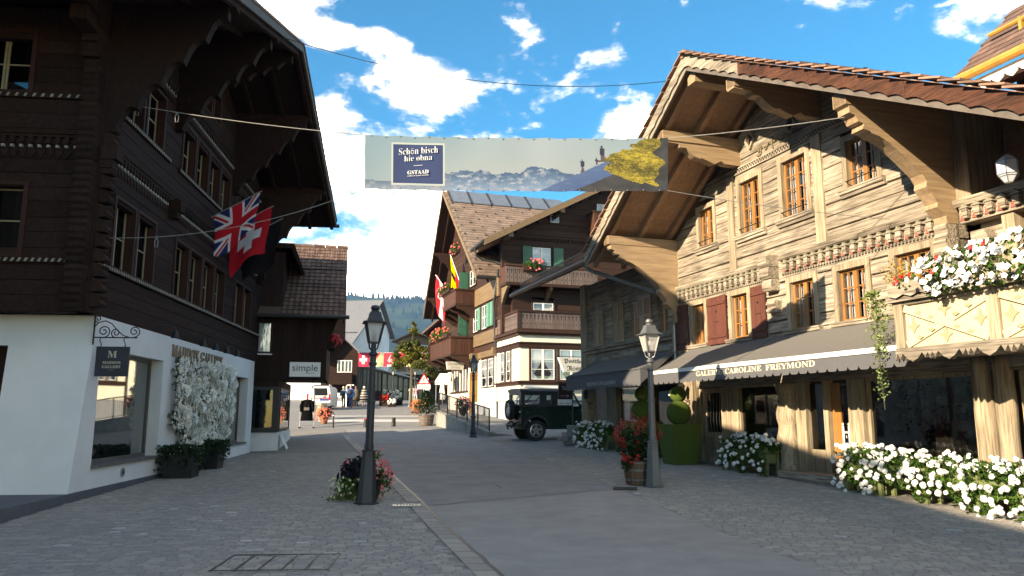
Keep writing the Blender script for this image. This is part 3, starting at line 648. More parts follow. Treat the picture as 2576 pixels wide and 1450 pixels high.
for sg in (1,-1):
    e = -9.1+sg*9.15
    rf = MB(); rf.xz([(-9.1,APX),(e,lroof(e)),(e,lroof(e)-.14),(-9.1,APX-.14)], -8.5, 2.45); rf.build('roof', M['dtile'], LC)
    mb = MB(); mb.xz([(-9.1,APX-.141),(e,lroof(e)-.141),(e,lroof(e)-.165),(-9.1,APX-.165)], -8.5, 2.40); mb.build('soffit', M['dkwood'], LC)
    for y in (2.32,1.45,.5): mb = MB(); mb.xz([(-9.1,APX-.165),(e,lroof(e)-.165),(e,lroof(e)-.30),(-9.1,APX-.30)], y-.07, y+.05); mb.build('rafter', M['dkwood'], LC)
    mb = MB(); mb.xz([(-9.1,APX+.03),(e,lroof(e)+.03),(e,lroof(e)-.20),(-9.1,APX-.20)], 2.451, 2.50); vb = mb.build('verge_board', mat('grey_verge_board',(.13,.12,.11),(.08,.075,.07),.8,6,bump=.3), LC)
    mb = MB(); 
    n = 34
    for i in range(n):
        a = -9.1+sg*9.1*i/n; b = -9.1+sg*9.1*(i+.93)/n; mb.hexa([(a,2.2,lroof(a)+.0),(b,2.2,lroof(b)+.0),(b,2.53,lroof(b)+.0),(a,2.53,lroof(a)+.0),(a,2.2,lroof(a)+.05),(b,2.2,lroof(b)+.075),(b,2.53,lroof(b)+.075),(a,2.53,lroof(a)+.05)])
    mb.build('verge_tiles', M['dtile'], vb)
mb = MB(); mb.tube([(-18.32,-8,lroof(-18.25)-.12),(-18.32,2.6,lroof(-18.25)-.12)], .075, 8); mb.build('gutter', M['dkzinc'], LC)
# --- things on the dark chalet
for k, (ya, yb) in enumerate(((-1.27,-.86),(-.84,-.46))):
    t = thing('floodlight', ['black floodlight box on the ledge, the one farther from the chalet corner','black floodlight box on the ledge, the one nearer to the chalet corner'][k], 'floodlight', FL.w(-2.5,0,ZW+.005), FL.a, 'floodlights above the white wall')
    mb = MB(); mb.box(-.18,.16,ya,yb,0,.21); mb.build('housing', M['navy'], t)
    mb = MB(); mb.xy([(.161,ya+.03),(.163,ya+.03),(.163,yb-.03),(.161,yb-.03)], .03,.18); mb.build('lens', mat('dark_lens',(.02,.03,.06),None,.15), t)
    mb = MB(); mb.xy([(.164,ya+.18),(.168,ya+.18),(.168,ya+.25),(.164,ya+.25)], .10,.125); mb.build('badge', M['wlens'], t)
sgn = thing('hanging_sign', 'navy hanging gallery sign on black scrolled iron bracket at the white corner', 'sign', FL.w(-2.62,.0,2.34), FL.a)
def spiral(cy, cz, r0, turns, a0, sg=1, n=22): return [(0, cy+r0*(1-.8*i/n)*math.cos(a0+sg*turns*2*PI*i/n), cz+r0*(1-.8*i/n)*math.sin(a0+sg*turns*2*PI*i/n)) for i in range(n+1)]
mb = MB(); mb.bar((0,.02,.60),(0,.02,1.17),.025); mb.bar((0,.02,.74),(0,.82,.74),.022)
for p in (spiral(.20,.86,.12,1.6,-PI/2), spiral(.42,.83,.09,1.5,-PI/2,-1), spiral(.76,.86,.11,1.6,-PI/2), spiral(.08,1.10,.07,1.4,-PI/2,-1),
          [(0,.03,.95),(0,.1,1.03),(0,.22,1.06),(0,.34,1.0),(0,.44,.88),(0,.56,.78),(0,.66,.75)]): mb.tube(p, .011, 5)
mb.build('bracket', M['iron'], sgn)
for y in (.16,.60):
    mb = MB(); mb.tube([(0,y,.74),(.02,y-.015,.69),(0,y,.64),(-.02,y+.01,.60),(0,y,.565)], .009, 5); mb.build('hook', M['iron'], sgn)
mb = MB(); mb.box(-.025,.025,.10,.70,0,.565); pn = mb.build('panel', M['navy'], sgn)
for b_, z_, h_, kd in (('M',.355,.125,'serif'),('MADDOX',.235,.052,'serif'),('GALLERY',.155,.052,'serif'),('GSTAAD',.112,.018,'serif')):
    text(b_, M['silver'] if b_=='GSTAAD' else mat('sign_lettering',(.55,.50,.38),None,.5), pn, 'lettering', kd, h_, depth=.003, M=Matrix.Translation((.026,.40,z_)) @ Matrix.Rotation(PI/2,4,'Z') @ Matrix.Rotation(PI/2,4,'X'))
ltt = thing('wall_lettering', 'raised bronze gallery name letters on the white wall above the flower display', 'sign', FL.w(-9.35,0,3.05), FL.a)
x = 2.25
for ch, wd in zip('MADDOX GALLERY', (.44,.36,.36,.36,.36,.36,.16,.38,.36,.28,.28,.28,.34,.34)):
    if ch != ' ': text(ch, M['silver'], ltt, 'letter', 'serif', .30, wd*.94, .035, facing(x-wd/2, .005, 0, -1))
    x -= wd
for s in (-6.2,-8.5,-9.7,-10.9,-12.15):
    k = (-6.2,-8.5,-9.7,-10.9,-12.15).index(s)
    t = thing('spot_lamp', ['black spot lamp over the big gallery window, apart from the others','first of four black gooseneck lamps over the wall letters, nearest the corner','second black gooseneck lamp over the wall letters','third black gooseneck lamp over the wall letters','last black gooseneck lamp over the wall letters, farthest along'][k], 'lamp', FL.w(s,.0,3.55), FL.a, 'gooseneck lamps over the shop letters')
    mb = MB(); mb.tube([(.25,.0,.1),(.2,.1,.14),(.1,.22,.17),(.03,.33,.14),(0,.36,.06)], .012, 5); mb.build('arm', M['iron'], t)
    mb = MB(); mb.lathe([(.03,.06),(.05,.03),(.065,-.03),(.10,-.13),(.09,-.13),(.055,-.04),(.02,.0)], (0,.36,0), 10); mb.build('shade', M['black'], t)
# flower wall
fw = thing('flower_wall', 'tall wall arrangement of cream and white silk flowers on the gallery wall', 'flower arrangement', FL.w(-9.9,.0,.8), FL.a)
fr_ = random.Random(21); mb = MB()
def fwp(r): 
    x = r.uniform(-2.75,2.75); z = r.uniform(0,2.25)
    if z < .5 and abs(x) > 2.2: z += .5
    return (x, .02+.22*r.random()**.6*(1-.3*abs(x)/3), z)
foliage(mb, 900, fwp, .13, r=fr_); stuff(mb.build('greenery', leafmat('grey_green_leaf',(.12,.14,.09),(.07,.085,.06)), fw))
mb = MB()
for _ in range(2600):
    p = Vector(fwp(fr_)); p.y += .06; a = .045
    for k in range(4):
        an = k*PI/2+fr_.random(); mb.add([p, p+Vector((a*math.cos(an),.02,a*math.sin(an))), p+Vector((a*1.2*math.cos(an+.6),.035,a*1.2*math.sin(an+.6))), p+Vector((a*math.cos(an+1.2),.02,a*math.sin(an+1.2)))], [(0,1,2,3)])
stuff(mb.build('small_flowers', M['cflower'], fw))
rose = MB()
for ring, (n_, rr_, zz_) in enumerate(((7,.15,.0),(6,.11,.05),(5,.07,.09),(3,.03,.11))):
    for k in range(n_):
        a = 2*PI*k/n_+ring*.4; d_ = PI/n_*1.15
        rose.add([(rr_*.35*math.cos(a),rr_*.35*math.sin(a),zz_),(rr_*math.cos(a-d_),rr_*math.sin(a-d_),zz_+.02),(rr_*1.08*math.cos(a),rr_*1.08*math.sin(a),zz_+.035),(rr_*math.cos(a+d_),rr_*math.sin(a+d_),zz_+.02)],[(0,1,2,3)])
rme = rose.mesh('rose', M['cflower'])
for _ in range(64):
    p = fwp(fr_); inst('rose', rme, fw, (p[0]*.9,.22+.08*fr_.random(),p[2]), (-PI/2+fr_.uniform(-.5,.5),fr_.uniform(-.5,.5),fr_.uniform(-.4,.4)), .7+.7*fr_.random())
mb = MB()
for _ in range(40):
    x = fr_.uniform(-2.4,2.2); z = fr_.choice((1.9,1.2,1.0)); L = .25+.3*fr_.random(); mb.tube([(x,.26,z),(x+.01,.28,z-L*.5),(x,.27,z-L)], [.014,.016,.006], 4)
stuff(mb.build('hanging_tassels', mat('pale_amaranth',(.42,.44,.30),(.32,.33,.22),.8), fw))
for k, (sx_, d0, d1) in enumerate(((-6.9,.10,.88),(-9.4,.22,.80))):
    t = thing('planter', ['black planter box full of dark ivy under the flower wall, nearer one','black planter box under the flower wall, farther one beside the second window'][k], 'planter', FL.w(sx_,(d0+d1)/2,.0), FL.a, 'black planters under the flower wall')
    t.location.z = gz(t.location.x,t.location.y)+.01; hw = (d1-d0)/2; mb = MB()
    mb.hexa([(-.3,-hw+.06,0),(.3,-hw+.06,0),(.3,hw-.06,0),(-.3,hw-.06,0),(-.36,-hw,.52),(.36,-hw,.52),(.36,hw,.52),(-.36,hw,.52)]); mb.build('box', M['black'], t)
    mb = MB(); rr_ = random.Random(40+k)
    foliage(mb, 1000, lambda r: (r.uniform(-.45,.45), r.uniform(-hw-.1,hw+.1), .36+.40*r.random()**.8-(.3*r.random() if r.random()<.35 else 0)), .085, r=rr_); stuff(mb.build('ivy', M['dleaf'], t))
# ================================================================== larch chalet on the right
FR = Frame((7.1755,14.4545), 108)
RC = thing('larch_chalet', 'pale weathered larch chalet with carved friezes, wide gable and awning-covered shopfront', 'building', (FR.o.x,FR.o.y,0), FR.a)
M['dkbarge'] = mat('dark_barge_board',(.16,.13,.11),(.09,.075,.065),.8,5,bump=.4)
RZ, RSL, RSR = 9.84, .60, .535
def rroof(s): return RZ-(RSL*(s-3) if s > 3 else RSR*(3-s))
up = [(5.72,6.40,6.12,7.17),(3.67,4.48,6.05,7.41),(1.98,2.82,6.06,7.42),(-.05,.74,6.2,7.22)]
lo = [(6.33,6.95,3.5,4.6),(4.37,5.06,3.5,4.6),(1.97,2.75,3.5,4.57),(.45,1.24,3.5,4.57),(-1.14,-.3,3.5,4.6)]
J = .13
holes = [(a-J,b+J,c-.06,d+J) for a,b,c,d in up+lo]
logs(RC, -1.7, 7.9, 2.92, 9.4, .27, holes, -.25, 0, M['rwood'], seed=11, top=lambda s: rroof(s)-.34, jit=.035, gap=.028)
mb = MB(); mb.xz([(-1.65,2.95),(7.85,2.95),(7.85,rroof(7.85)-.5),(3,RZ-.5),(-1.65,rroof(-1.65)-.5)], -.62,-.6); mb.build('backing', M['dark'], RC)
mb = MB(); mb.xz([(-7,.25),(7.88,.25),(7.88,rroof(7.88)-.45),(3,RZ-.45),(-7,rroof(-7)-.45)], -8.4,-2.6); mb.build('core', M['brownint'], RC)
def leaf_window(parent, a, b, c, d, nh, y=-.10, guard=False, surround=True, name='window', cur=.75):
    f = MB(); 
    if surround:
        for q in ((a-J,b+J,d,d+J),(a-J,a,c-.02,d),(b,b+J,c-.02,d)): f.box(q[0],q[1],-.25,.028,q[2],q[3])
    else: f.box(a-.03,b+.03,y-.06,y+.02,d,d+.04)
    o = f.build(name, M['rwoodz'], parent)
    s = MB(); mid = (a+b)/2
    for x0_, x1_ in ((a,a+.05),(mid-.055,mid-.004),(mid+.004,mid+.055),(b-.05,b)): s.box(x0_,x1_,y-.03,y+.02,c,d)
    for z0_, z1_ in ((c,c+.06),(d-.05,d)): s.box(a+.05,mid-.055,y-.028,y+.018,z0_,z1_); s.box(mid+.055,b-.05,y-.028,y+.018,z0_,z1_)
    s.build('sash', M['orange'], o)
    for x_ in ((a+mid)/2,(b+mid)/2):
        m_ = MB(); m_.box(x_-.012,x_+.012,y-.02,y+.012,c+.06,d-.05); m_.build('muntin', M['orange'], o)
    for i in range(1,nh):
        z_ = c+.06+(d-c-.11)*i/nh
        for p_, q_ in ((a+.05,mid-.055),(mid+.055,b-.05)): m_ = MB(); m_.box(p_,q_,y-.019,y+.010,z_-.012,z_+.012); m_.build('muntin', M['orange'], o)
    g_ = MB(); g_.box(a+.05,b-.05,y-.012,y-.006,c+.05,d-.05); g_.build('pane', M['glass'], o)
    k = MB(); n = 26; vs = []
    for i in range(n+1):
        x = a+(b-a)*i/n; yy_ = y-.10+.018*math.sin(i*1.9); t = abs(i/n-.5)*2; zb = c
        vs += [(x,yy_,zb),(x,yy_,d)]
    k.add(vs, [(2*i,2*i+2,2*i+3,2*i+1) for i in range(n) if abs(i/n-.48) > .16*(1-cur)+.03]); k.build('curtain', M['curtain'], o)
    k = MB(); k.box(a-.05,b+.05,y-.32,y-.30,c-.05,d+.05); k.build('room', M['dark'], o)
    if surround:
        k = MB(); k.yz([(-.05,c-.16),(.05,c-.16),(.07,c-.11),(.11,c-.09),(.11,c-.045),(.13,c-.03),(.13,c-.0),(-.05,c-.0)], a-J-.08, b+J+.06); k.build('sill', M['rwood'], o)
    if guard:
        k = MB(); k.tube([(b+.02,-.03,c+.16),(b-.02,.09,c+.15),(a+.02,.09,c+.15),(a-.02,-.03,c+.16)], .012, 6); k.build('guard_bar', M['iron'], o)
    return o
for q in up: leaf_window(RC, *q, 4 if q[3]-q[2] > 1.1 else 3, guard=True)
for q in lo: leaf_window(RC, *q, 3)
for a, b in ((4.73,4.99),(1.45,1.74)):
    mb = MB(); mb.box(a,b,-.02,.05,5.24,7.66); mb.build('wall_post', M['rwoodz'], RC)
# shutters
def heart(w_):
    pts = []
    for i in range(18):
        t = 2*PI*i/18; pts.append((16*math.sin(t)**3*w_/34, (13*math.cos(t)-5*math.cos(2*t)-2*math.cos(3*t)-math.cos(4*t))*w_/34))
    return pts
def shutter(parent, a, b, c, d, y=.045):
    n = max(2, round((b-a)/.21)); o = None
    bm_ = MB(); bm_.box(a,b,y-.012,y,c+.02,d-.02); o = bm_.build('shutter', M['red'], parent)
    for i in range(n):
        m_ = MB(); x0_ = a+(b-a)*i/n; x1_ = a+(b-a)*(i+1)/n; m_.box(x0_+.002,x1_-.002,y+.0005,y+.024,c,d); m_.build('board', M['red'], o)
    for z_ in (c+.16,d-.22): m_ = MB(); m_.box(a+.01,b-.01,y+.0245,y+.05,z_,z_+.075); m_.build('batten', M['red'], o)
    m_ = MB(); m_.box((a+b)/2-.11,(a+b)/2+.11,y+.0245,y+.032,(c+d)/2-.05,(c+d)/2-.038); m_.build('vent_slot', M['black'], o)
    m_ = MB(); h_ = heart(.085); m_.xz([((a+b)/2+p[0], d-.40+p[1]) for p in h_], y+.0245, y+.029); m_.build('heart_cutout', M['black'], o)
for a, b in ((7.12,7.80),(5.24,6.10),(3.62,4.16)): shutter(RC, a, b, 3.43, 4.68)
# string courses
def console_mesh(red):
    m = MB(); m.box(-.055,.055,0,.10,-.09,.02); m.box(-.045,.045,0,.085,-.14,-.09)
    m.mi = 1; m.xz([(-.09,.03),(.09,.03),(.07,.055),(.03,.07),(0,.115),(-.03,.07),(-.07,.055)], 0,.115)
    if red: m.mi = 2; m.xz([(.062,-.15),(.16,-.15),(.13,-.06),(.145,-.02),(.08,-.02),(.09,-.06)], 0,.02)
    return m.mesh('console', [M['rwood'], M['greenish'], M['redpatch']])
M['greenish'] = mat('grey_green_carving',(.30,.27,.20),(.22,.20,.15),.7,6); M['redpatch'] = mat('red_ochre_paint',(.40,.10,.08),(.33,.08,.06),.7,8)
cmr, cmp_ = console_mesh(True), console_mesh(False)
def rfrieze(x0, x1, z, red, step=.235):
    m = MB(); m.yz([(-.02,z+.12),(.09,z+.12),(.12,z+.15),(.14,z+.20),(.10,z+.22),(.10,z+.25),(-.02,z+.25)], x0, x1); o = m.build('string_course', M['rwood'], RC)
    m = MB(); m.box(x0,x1,-.01,.018,z-.17,z+.12); m.build('frieze_board', M['rwood'], o)
    x = x0+.12
    while x < x1-.05: inst('console', cmr if red else cmp_, o, (x,.018,z)); x += step
    m = MB(); x = x0+.02
    while x < x1-.04: m.box(x,x+.045,0,.055,z-.215,z-.172); x += .085
    stuff(m.build('dentils', M['rwood'], o))
rfrieze(-1.35,3.0,5.0,True); rfrieze(3.62,8.05,4.98,False)
m_ = MB(); m_.box(-.75,6.7,-.01,.035,7.80,7.835); m_.box(-.75,6.7,-.01,.03,7.67,7.695); ub = m_.build('upper_frieze', M['rwood'], RC)
m_ = MB(); x = -.7
while x < 6.65: m_.box(x,x+.05,0,.022,7.75,7.80); m_.box(x+.05,x+.10,0,.022,7.697,7.748); x += .10
stuff(m_.build('dentils', M['rwood'], ub))
m_ = MB(); m_.box(-.72,6.67,0,.006,7.70,7.795); m_.build('frieze_ground', M['dark'], ub)
for z, pr in ((5.02,.34),(4.74,.30),(4.46,.24)):
    m_ = MB(); m_.yz([(-.02,z),(pr*.8,z),(pr,z+.06),(pr,z+.2),(pr*.85,z+.27),(-.02,z+.27)], 3.12,3.46); m_.build('log_end', M['rwood'], RC)
for z in (3.95,): m_ = MB(); m_.yz([(-.02,z),(.16,z),(.2,z+.08),(.12,z+.14),(.2,z+.2),(.16,z+.28),(-.02,z+.28)], 3.1,3.42); m_.build('log_end', M['rwood'], RC)
# diamonds and scroll ornament in the gable
for u, v in ((1888,352),(1990,312)):
    s_, z_ = FR.at(u, v); k = MB()
    for i in range(4):
        a_ = [(0,.24),(.17,0),(0,-.24),(-.17,0)]; p, q = a_[i], a_[(i+1) % 4]; k.bar((s_+p[0],.03,z_+p[1]),(s_+q[0],.03,z_+q[1]),.05,.06,(0,1,0))
    dm = k.build('diamond_frame', M['rwoodz'], RC); k = MB(); k.xz([(s_,z_+.2),(s_+.14,z_),(s_,z_-.2),(s_-.14,z_)], .002,.006); k.build('diamond_panel', M['dark'], dm)
s_, z_ = FR.at(1945,362); k = MB(); 
for sg in (-1,1):
    pth = [(s_+sg*(.05+.5*i/14), .012, z_+.02+.07*math.sin(i*.75)) for i in range(15)]+[(s_+sg*(.55-.10*math.sin(i*.6)), .012, z_-.02+.10*math.cos(i*.6)) for i in range(8)]; k.tube(pth, .018, 4)
k.tube([(s_,.012,z_-.12),(s_+.03,.012,z_),(s_,.012,z_+.18)], .02, 4); k.build('scroll_ornament', mat('faded_paint',(.16,.13,.08),None,.8), RC)
# --- roof
def purlin(s, zt, w_=.15, h_=.24, d=2.2): m_ = MB(); m_.box(s-w_,s+w_,-8.3,d,zt-h_,zt); m_.build('purlin', M['beam'], RC)
def corner_profile(zt, zb):
    H = zt-zb; pts = [(-.05,zt),(2.2,zt),(2.2,zt-.22),(2.12,zt-.25),(2.12,zt-.36),(2.0,zt-.40),(1.95,zt-.50),(1.84,zt-.52),(1.86,zt-.62),(1.72,zt-.64)]
    for i in range(9): t = i/8; pts.append((1.66-1.0*t, zt-.68-.62*(1-math.cos(t*PI/2))-.05*math.sin(t*PI)))
    pts += [(.58,zt-1.42),(.60,zt-1.52),(.5,zt-1.62),(.38,zt-1.78),(.40,zt-1.86),(.22,zt-2.0),(.2,zb),(-.05,zb)]; return pts
def short_profile(zt): return [(-.05,zt),(2.2,zt),(2.2,zt-.26),(1.75,zt-.28),(1.72,zt-.36),(1.55,zt-.36)]+[(1.5-.35*i/5, zt-.40-.20*math.sin(i/5*PI/2)) for i in range(6)]+[(1.1,zt-.58),(.75,zt-.70),(.55,zt-.60),(.45,zt-.66),(-.05,zt-.68)]
def layered(pts, s, hw, name):     # a bracket made of stacked logs
    m_ = MB(); m_.yz(pts, s-hw, s+hw); return m_.build(name, M['beam'], RC)
for s in (7.77,-1.57):
    zt = rroof(s)-.36; purlin(s, zt, .15, .24); layered(corner_profile(zt-.02, zt-2.15), s, .135, 'corner_bracket')
    z = zt-2.15; r_ = random.Random(8)
    while z > 4.3:
        m_ = MB(); q = .24+.05*r_.random(); m_.yz([(-.05,z-.27),(q-.04,z-.27),(q,z-.22),(q-.05,z-.13),(q,z-.05),(q-.02,z),(-.05,z)], s-.13, s+.13); m_.build('log_end', M['rwood'], RC); z -= .27
for s in (4.53,1.5): zt = rroof(s)-.36; purlin(s, zt); layered(short_profile(zt-.02), s, .12, 'purlin_bracket')
purlin(3.0, RZ-.36, .16, .3)
TH_ = .12
for sg, e in ((1,8.95),(-1,-7.2)):
    sl = RSL if sg > 0 else RSR
    m_ = MB(); m_.xz([(3,RZ),(e,rroof(e)),(e,rroof(e)-TH_),(3,RZ-TH_)], -8.6, 2.36); m_.build('roof', M['tile'], RC)
    n = int(abs(e-3)/.23)
    for i in range(n):
        a = 3+(e-3)*i/n; b = 3+(e-3)*(i+.985)/n; m_ = MB(); m_.hexa([(a,-.3,rroof(a)-TH_-.03),(b,-.3,rroof(b)-TH_-.03),(b,2.3,rroof(b)-TH_-.03),(a,2.3,rroof(a)-TH_-.03),(a,-.3,rroof(a)-TH_-.002),(b,-.3,rroof(b)-TH_-.002),(b,2.3,rroof(b)-TH_-.002),(a,2.3,rroof(a)-TH_-.002)]); m_.build('soffit_board', M['soffit'], RC)
    for y in (2.02,1.1,.18):
        m_ = MB(); m_.xz([(3+sg*.17,rroof(3+sg*.17)-TH_-.031),(e,rroof(e)-TH_-.031),(e,rroof(e)-TH_-.20),(3+sg*.17,rroof(3+sg*.17)-TH_-.20)], y-.07, y+.07); m_.build('rafter', M['soffit'], RC)
    # verge: inner barge board, scalloped outer boards, tiles
    m_ = MB(); m_.xz([(3,RZ-.10),(e,rroof(e)-.10),(e,rroof(e)-.36),(3,RZ-.36)], 2.30,2.34); m_.build('barge_board', mat('grey_barge_board',(.33,.28,.22),(.20,.17,.14),.8,5,bump=.4) if sg > 0 else M['dkbarge'], RC)
    nb = 4 if sg > 0 else 5
    for i in range(nb):
        a = 3+(e-3)*i/nb; b = 3+(e-3)*(i+.997)/nb; pts = [(a,rroof(a)+.02),(b,rroof(b)+.02)]; k = int(abs(b-a)/.30); low = []
        for j in range(k):
            for t, dz_ in ((0,-.30),(.3,-.265),(.55,-.25),(.8,-.265),(.95,-.29)): x = a+(b-a)*(j+t)/k; low.append((x, rroof(x)+dz_+.02))
        low.append((b, rroof(b)-.28)); m_ = MB(); m_.xz(pts+low[::-1], 2.345,2.385); m_.build('verge_board', M['rwood'] if i == 0 or sg > 0 else M['redbrn'], RC)
    tm = MB(); tm.hexa([(-.02,-.22,0),(.36,-.22,.0),(.36,.14,.0),(-.02,.14,.0),(-.02,-.22,.028),(.36,-.22,.028),(.36,.14,.028),(-.02,.14,.028)]); tm.mi = 0; tme = tm.mesh('verge_tile', M['tile']); nt_ = int(abs(e-3)/.31)
    tl_ = math.atan(sl)
    for i in range(nt_):
        x = 3+sg*(.02+.31*i); inst('verge_tile', tme, RC, (x, 2.32, rroof(x)+.045), (0,0,0) if 0 else (0, (tl_-.13)*(1), 0 if sg > 0 else PI) if sg > 0 else (0,(tl_-.13),PI))
    big = MB()
    for i in range(nt_):
        for j in range(9):
            a = 3+sg*.31*i; b = a+sg*.34; y0_ = -1.3+.36*j; big.hexa([(a,y0_,rroof(a)+.01),(b,y0_,rroof(b)+.03),(b,y0_+.34,rroof(b)+.03),(a,y0_+.34,rroof(a)+.01),(a,y0_,rroof(a)+.03),(b,y0_,rroof(b)+.06),(b,y0_+.34,rroof(b)+.06),(a,y0_+.34,rroof(a)+.03)])
    stuff(big.build('roof_tiles', M['tile'], RC))
m_ = MB()
for j in range(12): m_.lathe([(.12,0),(.13,.36)], (0,0,0), 8)
m_ = MB(); m_.tube([(3,-8,RZ+.04),(3,2.42,RZ+.04)], .11, 8); m_.build('ridge_cap', M['tile'], RC)
p0 = FR.at(2012,158,1.5); p1 = FR.at(2300,192,1.5); m_ = MB(); m_.tube([(p0[0],1.5,p0[1]),(p1[0],1.5,p1[1])], .035, 6)
for t in (.28,.62,.95): x = p0[0]+(p1[0]-p0[0])*t; z = p0[1]+(p1[1]-p0[1])*t; m_.box(x-.02,x+.02,1.46,1.54,rroof(x),z+.05)
m_.build('snow_rail', M['dkzinc'], RC)
p0 = FR.at(1466,668,2.0); p1 = FR.at(1690,745,.12); m_ = MB(); m_.tube([(p0[0]+.05,2.0,p0[1]+.2),(p0[0],1.98,p0[1]),(p0[0]-.15,1.85,p0[1]-.17),(p1[0]+.15,.2,p1[1]+.02),(p1[0],.1,p1[1]-.06),(p1[0]-.02,.1,p1[1]-.5),(p1[0]-.02,.1,3.0)], .06, 8); m_.build('downpipe', M['zinc'], RC)
# --- ground floor
GF = True      # the shopfront stands 0.42 m behind the timber storeys
def gx(x): return min(7.88, 1.045*x+.33) if GF else x
def gy(y): return y-.42 if GF else y
def rbox(name, m, x0, x1, y0, y1, z0, z1, parent=RC): k = MB(); k.box(gx(x0),gx(x1),gy(y0),gy(y1),z0,z1); return k.build(name, m, parent)
rbox('overhang_soffit', M['soffit'], -7.5, 7.85, -.1, .41, 2.90, 2.921)
rbox('lintel', M['rwood'], -7, 7.85, -.25, -.02, 2.36, 2.899)
x = 6.9
for i in range(6): rbox('wall_board', M['rwoodz'], x+.002, x+.158, -.22, -.10+.01*(i % 2), .1, 2.36); x += .16
dr = rbox('door', M['rwoodz'], 5.82, 6.82, -.24, -.17, .3, 2.33)
for q in ((5.82,5.98,.3,2.33),(6.66,6.82,.3,2.33),(5.98,6.66,.3,.48),(5.98,6.66,1.0,1.14),(5.98,6.66,2.2,2.33)): rbox('rail', M['rwoodz'], q[0],q[1],-.17,-.13,q[2],q[3], dr)
rbox('pane', M['dkglass'], 5.98,6.66,-.165,-.16,1.14,2.2, dr); rbox('grille', M['black'], 5.99,6.65,-.169,-.166,1.15,2.19, dr)
k = MB()
for i in range(5): x = 6.03+.14*i; k.tube([(gx(x),gy(-.12),1.1),(gx(x)+.02,gy(-.11),1.5),(gx(x)-.02,gy(-.11),1.8),(gx(x),gy(-.12),2.18)], .012, 5)
k.build('iron_grille', M['iron'], dr)
x = 5.18
for i in range(4): rbox('wall_board', M['rwoodz'], x+.002, x+.158, -.22, -.09-.01*(i % 2), .1, 2.36); x += .16
def shopwin(a, b, c, d, n=1):
    o = rbox('shop_window', M['rwoodz'], a, b, -.22, -.12, d, d+.06)
    rbox('bottom_rail', M['rwood'], a, b, -.22, -.08, c-.06, c, o); rbox('jamb', M['rwoodz'], a,a+.07,-.22,-.12,c,d,o); rbox('jamb', M['rwoodz'], b-.07,b,-.22,-.12,c,d,o)
    rbox('pane', M['dkglass'], a+.07,b-.07,-.19,-.183,c,d,o); rbox('dado', M['rwood'], a,b,-.22,-.14,.05,c-.06,o); return o
shopwin(3.5,5.18,.72,2.30); shopwin(-1.55,.90,.78,2.30); shopwin(-5.2,-2.35,.78,2.30)
k = MB(); r_ = random.Random(4); k.tube([(gx(3.22)+.03*math.sin(z*2),gy(-.06),z) for z in [.1+.14*i for i in range(17)]], [.25+.03*math.sin(i*1.3)+.02*r_.random() for i in range(17)], 12); k.build('log_post', M['rwoodz'], RC, smooth=True)
for a, b in ((2.62,2.94),(1.92,2.06),(.95,1.34)): rbox('post', M['rwoodz'], a, b, -.22, -.04, .3, 2.36)
o = rbox('glazed_panel', M['rwoodz'], 2.06,2.62,-.22,-.16,.36,.85); rbox('pane', M['dkglass'],2.06,2.62,-.2,-.19,.85,2.3,o); rbox('stile', M['rwoodz'], 2.06,2.14,-.215,-.15,.85,2.3,o)
o = rbox('glazed_door', M['orange'], 1.36,1.90,-.20,-.14,.38,.62); rbox('stile', M['orange'],1.66,1.90,-.20,-.139,.62,2.3,o); rbox('stile', M['orange'],1.36,1.40,-.20,-.139,.62,2.3,o); rbox('pane', M['dkglass'],1.40,1.66,-.18,-.17,.62,2.28,o)
for x in (1.45,1.62):
    x = gx(x); q_ = gy(-.139); k = MB(); k.lathe([(.001,-.03),(.021,-.02),(.021,.02),(.001,.03)], (x,q_+.003,1.42), 8); k.box(x-.028,x+.028,q_,q_+.006,1.18,1.385); k.box(x-.026,x-.004,q_,q_+.006,1.02,1.18); k.box(x+.004,x+.026,q_,q_+.006,1.02,1.18); k.build('decal_figure', M['wpaint'], o)
text('MAX', M['wpaint'], o, 'decal_text', None, .055, depth=.002, M=facing(gx(1.535),gy(-.134),1.22,-1), bold=.02); text('2', M['wpaint'], o, 'decal_text', None, .055, depth=.002, M=facing(gx(1.535),gy(-.134),1.13,-1), bold=.02)
for c_, w_ in ((-1.76,.17),(-2.13,.16)):
    k = MB(); k.tube([(gx(c_),gy(-.06),z) for z in [.05+.15*i for i in range(18)]], [w_*(1+.05*math.sin(i*.9+c_)) for i in range(18)], 12); k.build('log_post', M['rwoodz'], RC, smooth=True)
rbox('shop_floor', M['brownint'], -7, 7.8, -2.1, -.24, .1, .3)
for q in ((-6.9,.3),(.9,2.6),(2.0,2.6),(5.2,.2)): pass
for a, b, c, d in ((-.9,-.4,.3,1.1),(.1,.5,.3,1.5),(3.9,4.6,.3,1.0),(-4,-3,.3,1.2)): rbox('display_stand', mat('pale_display',(.30,.27,.24),None,.8), a, b, -1.9,-1.4, c, d)
# step
st = rbox('door_step', M['rwood'], .95,3.0,-.1,.50,.24,.37); rbox('riser', mat('stone_step',(.24,.20,.16),(.16,.13,.10),.85,6,bump=.5), .98,2.97,-.1,.48,-.05,.238, st)
rbox('base_beam', M['rwood'], -7,.9,-.24,-.06,-.05,.32); rbox('base_beam', M['rwood'], 3.02,7.85,-.24,-.08,.0,.3)
GF = False
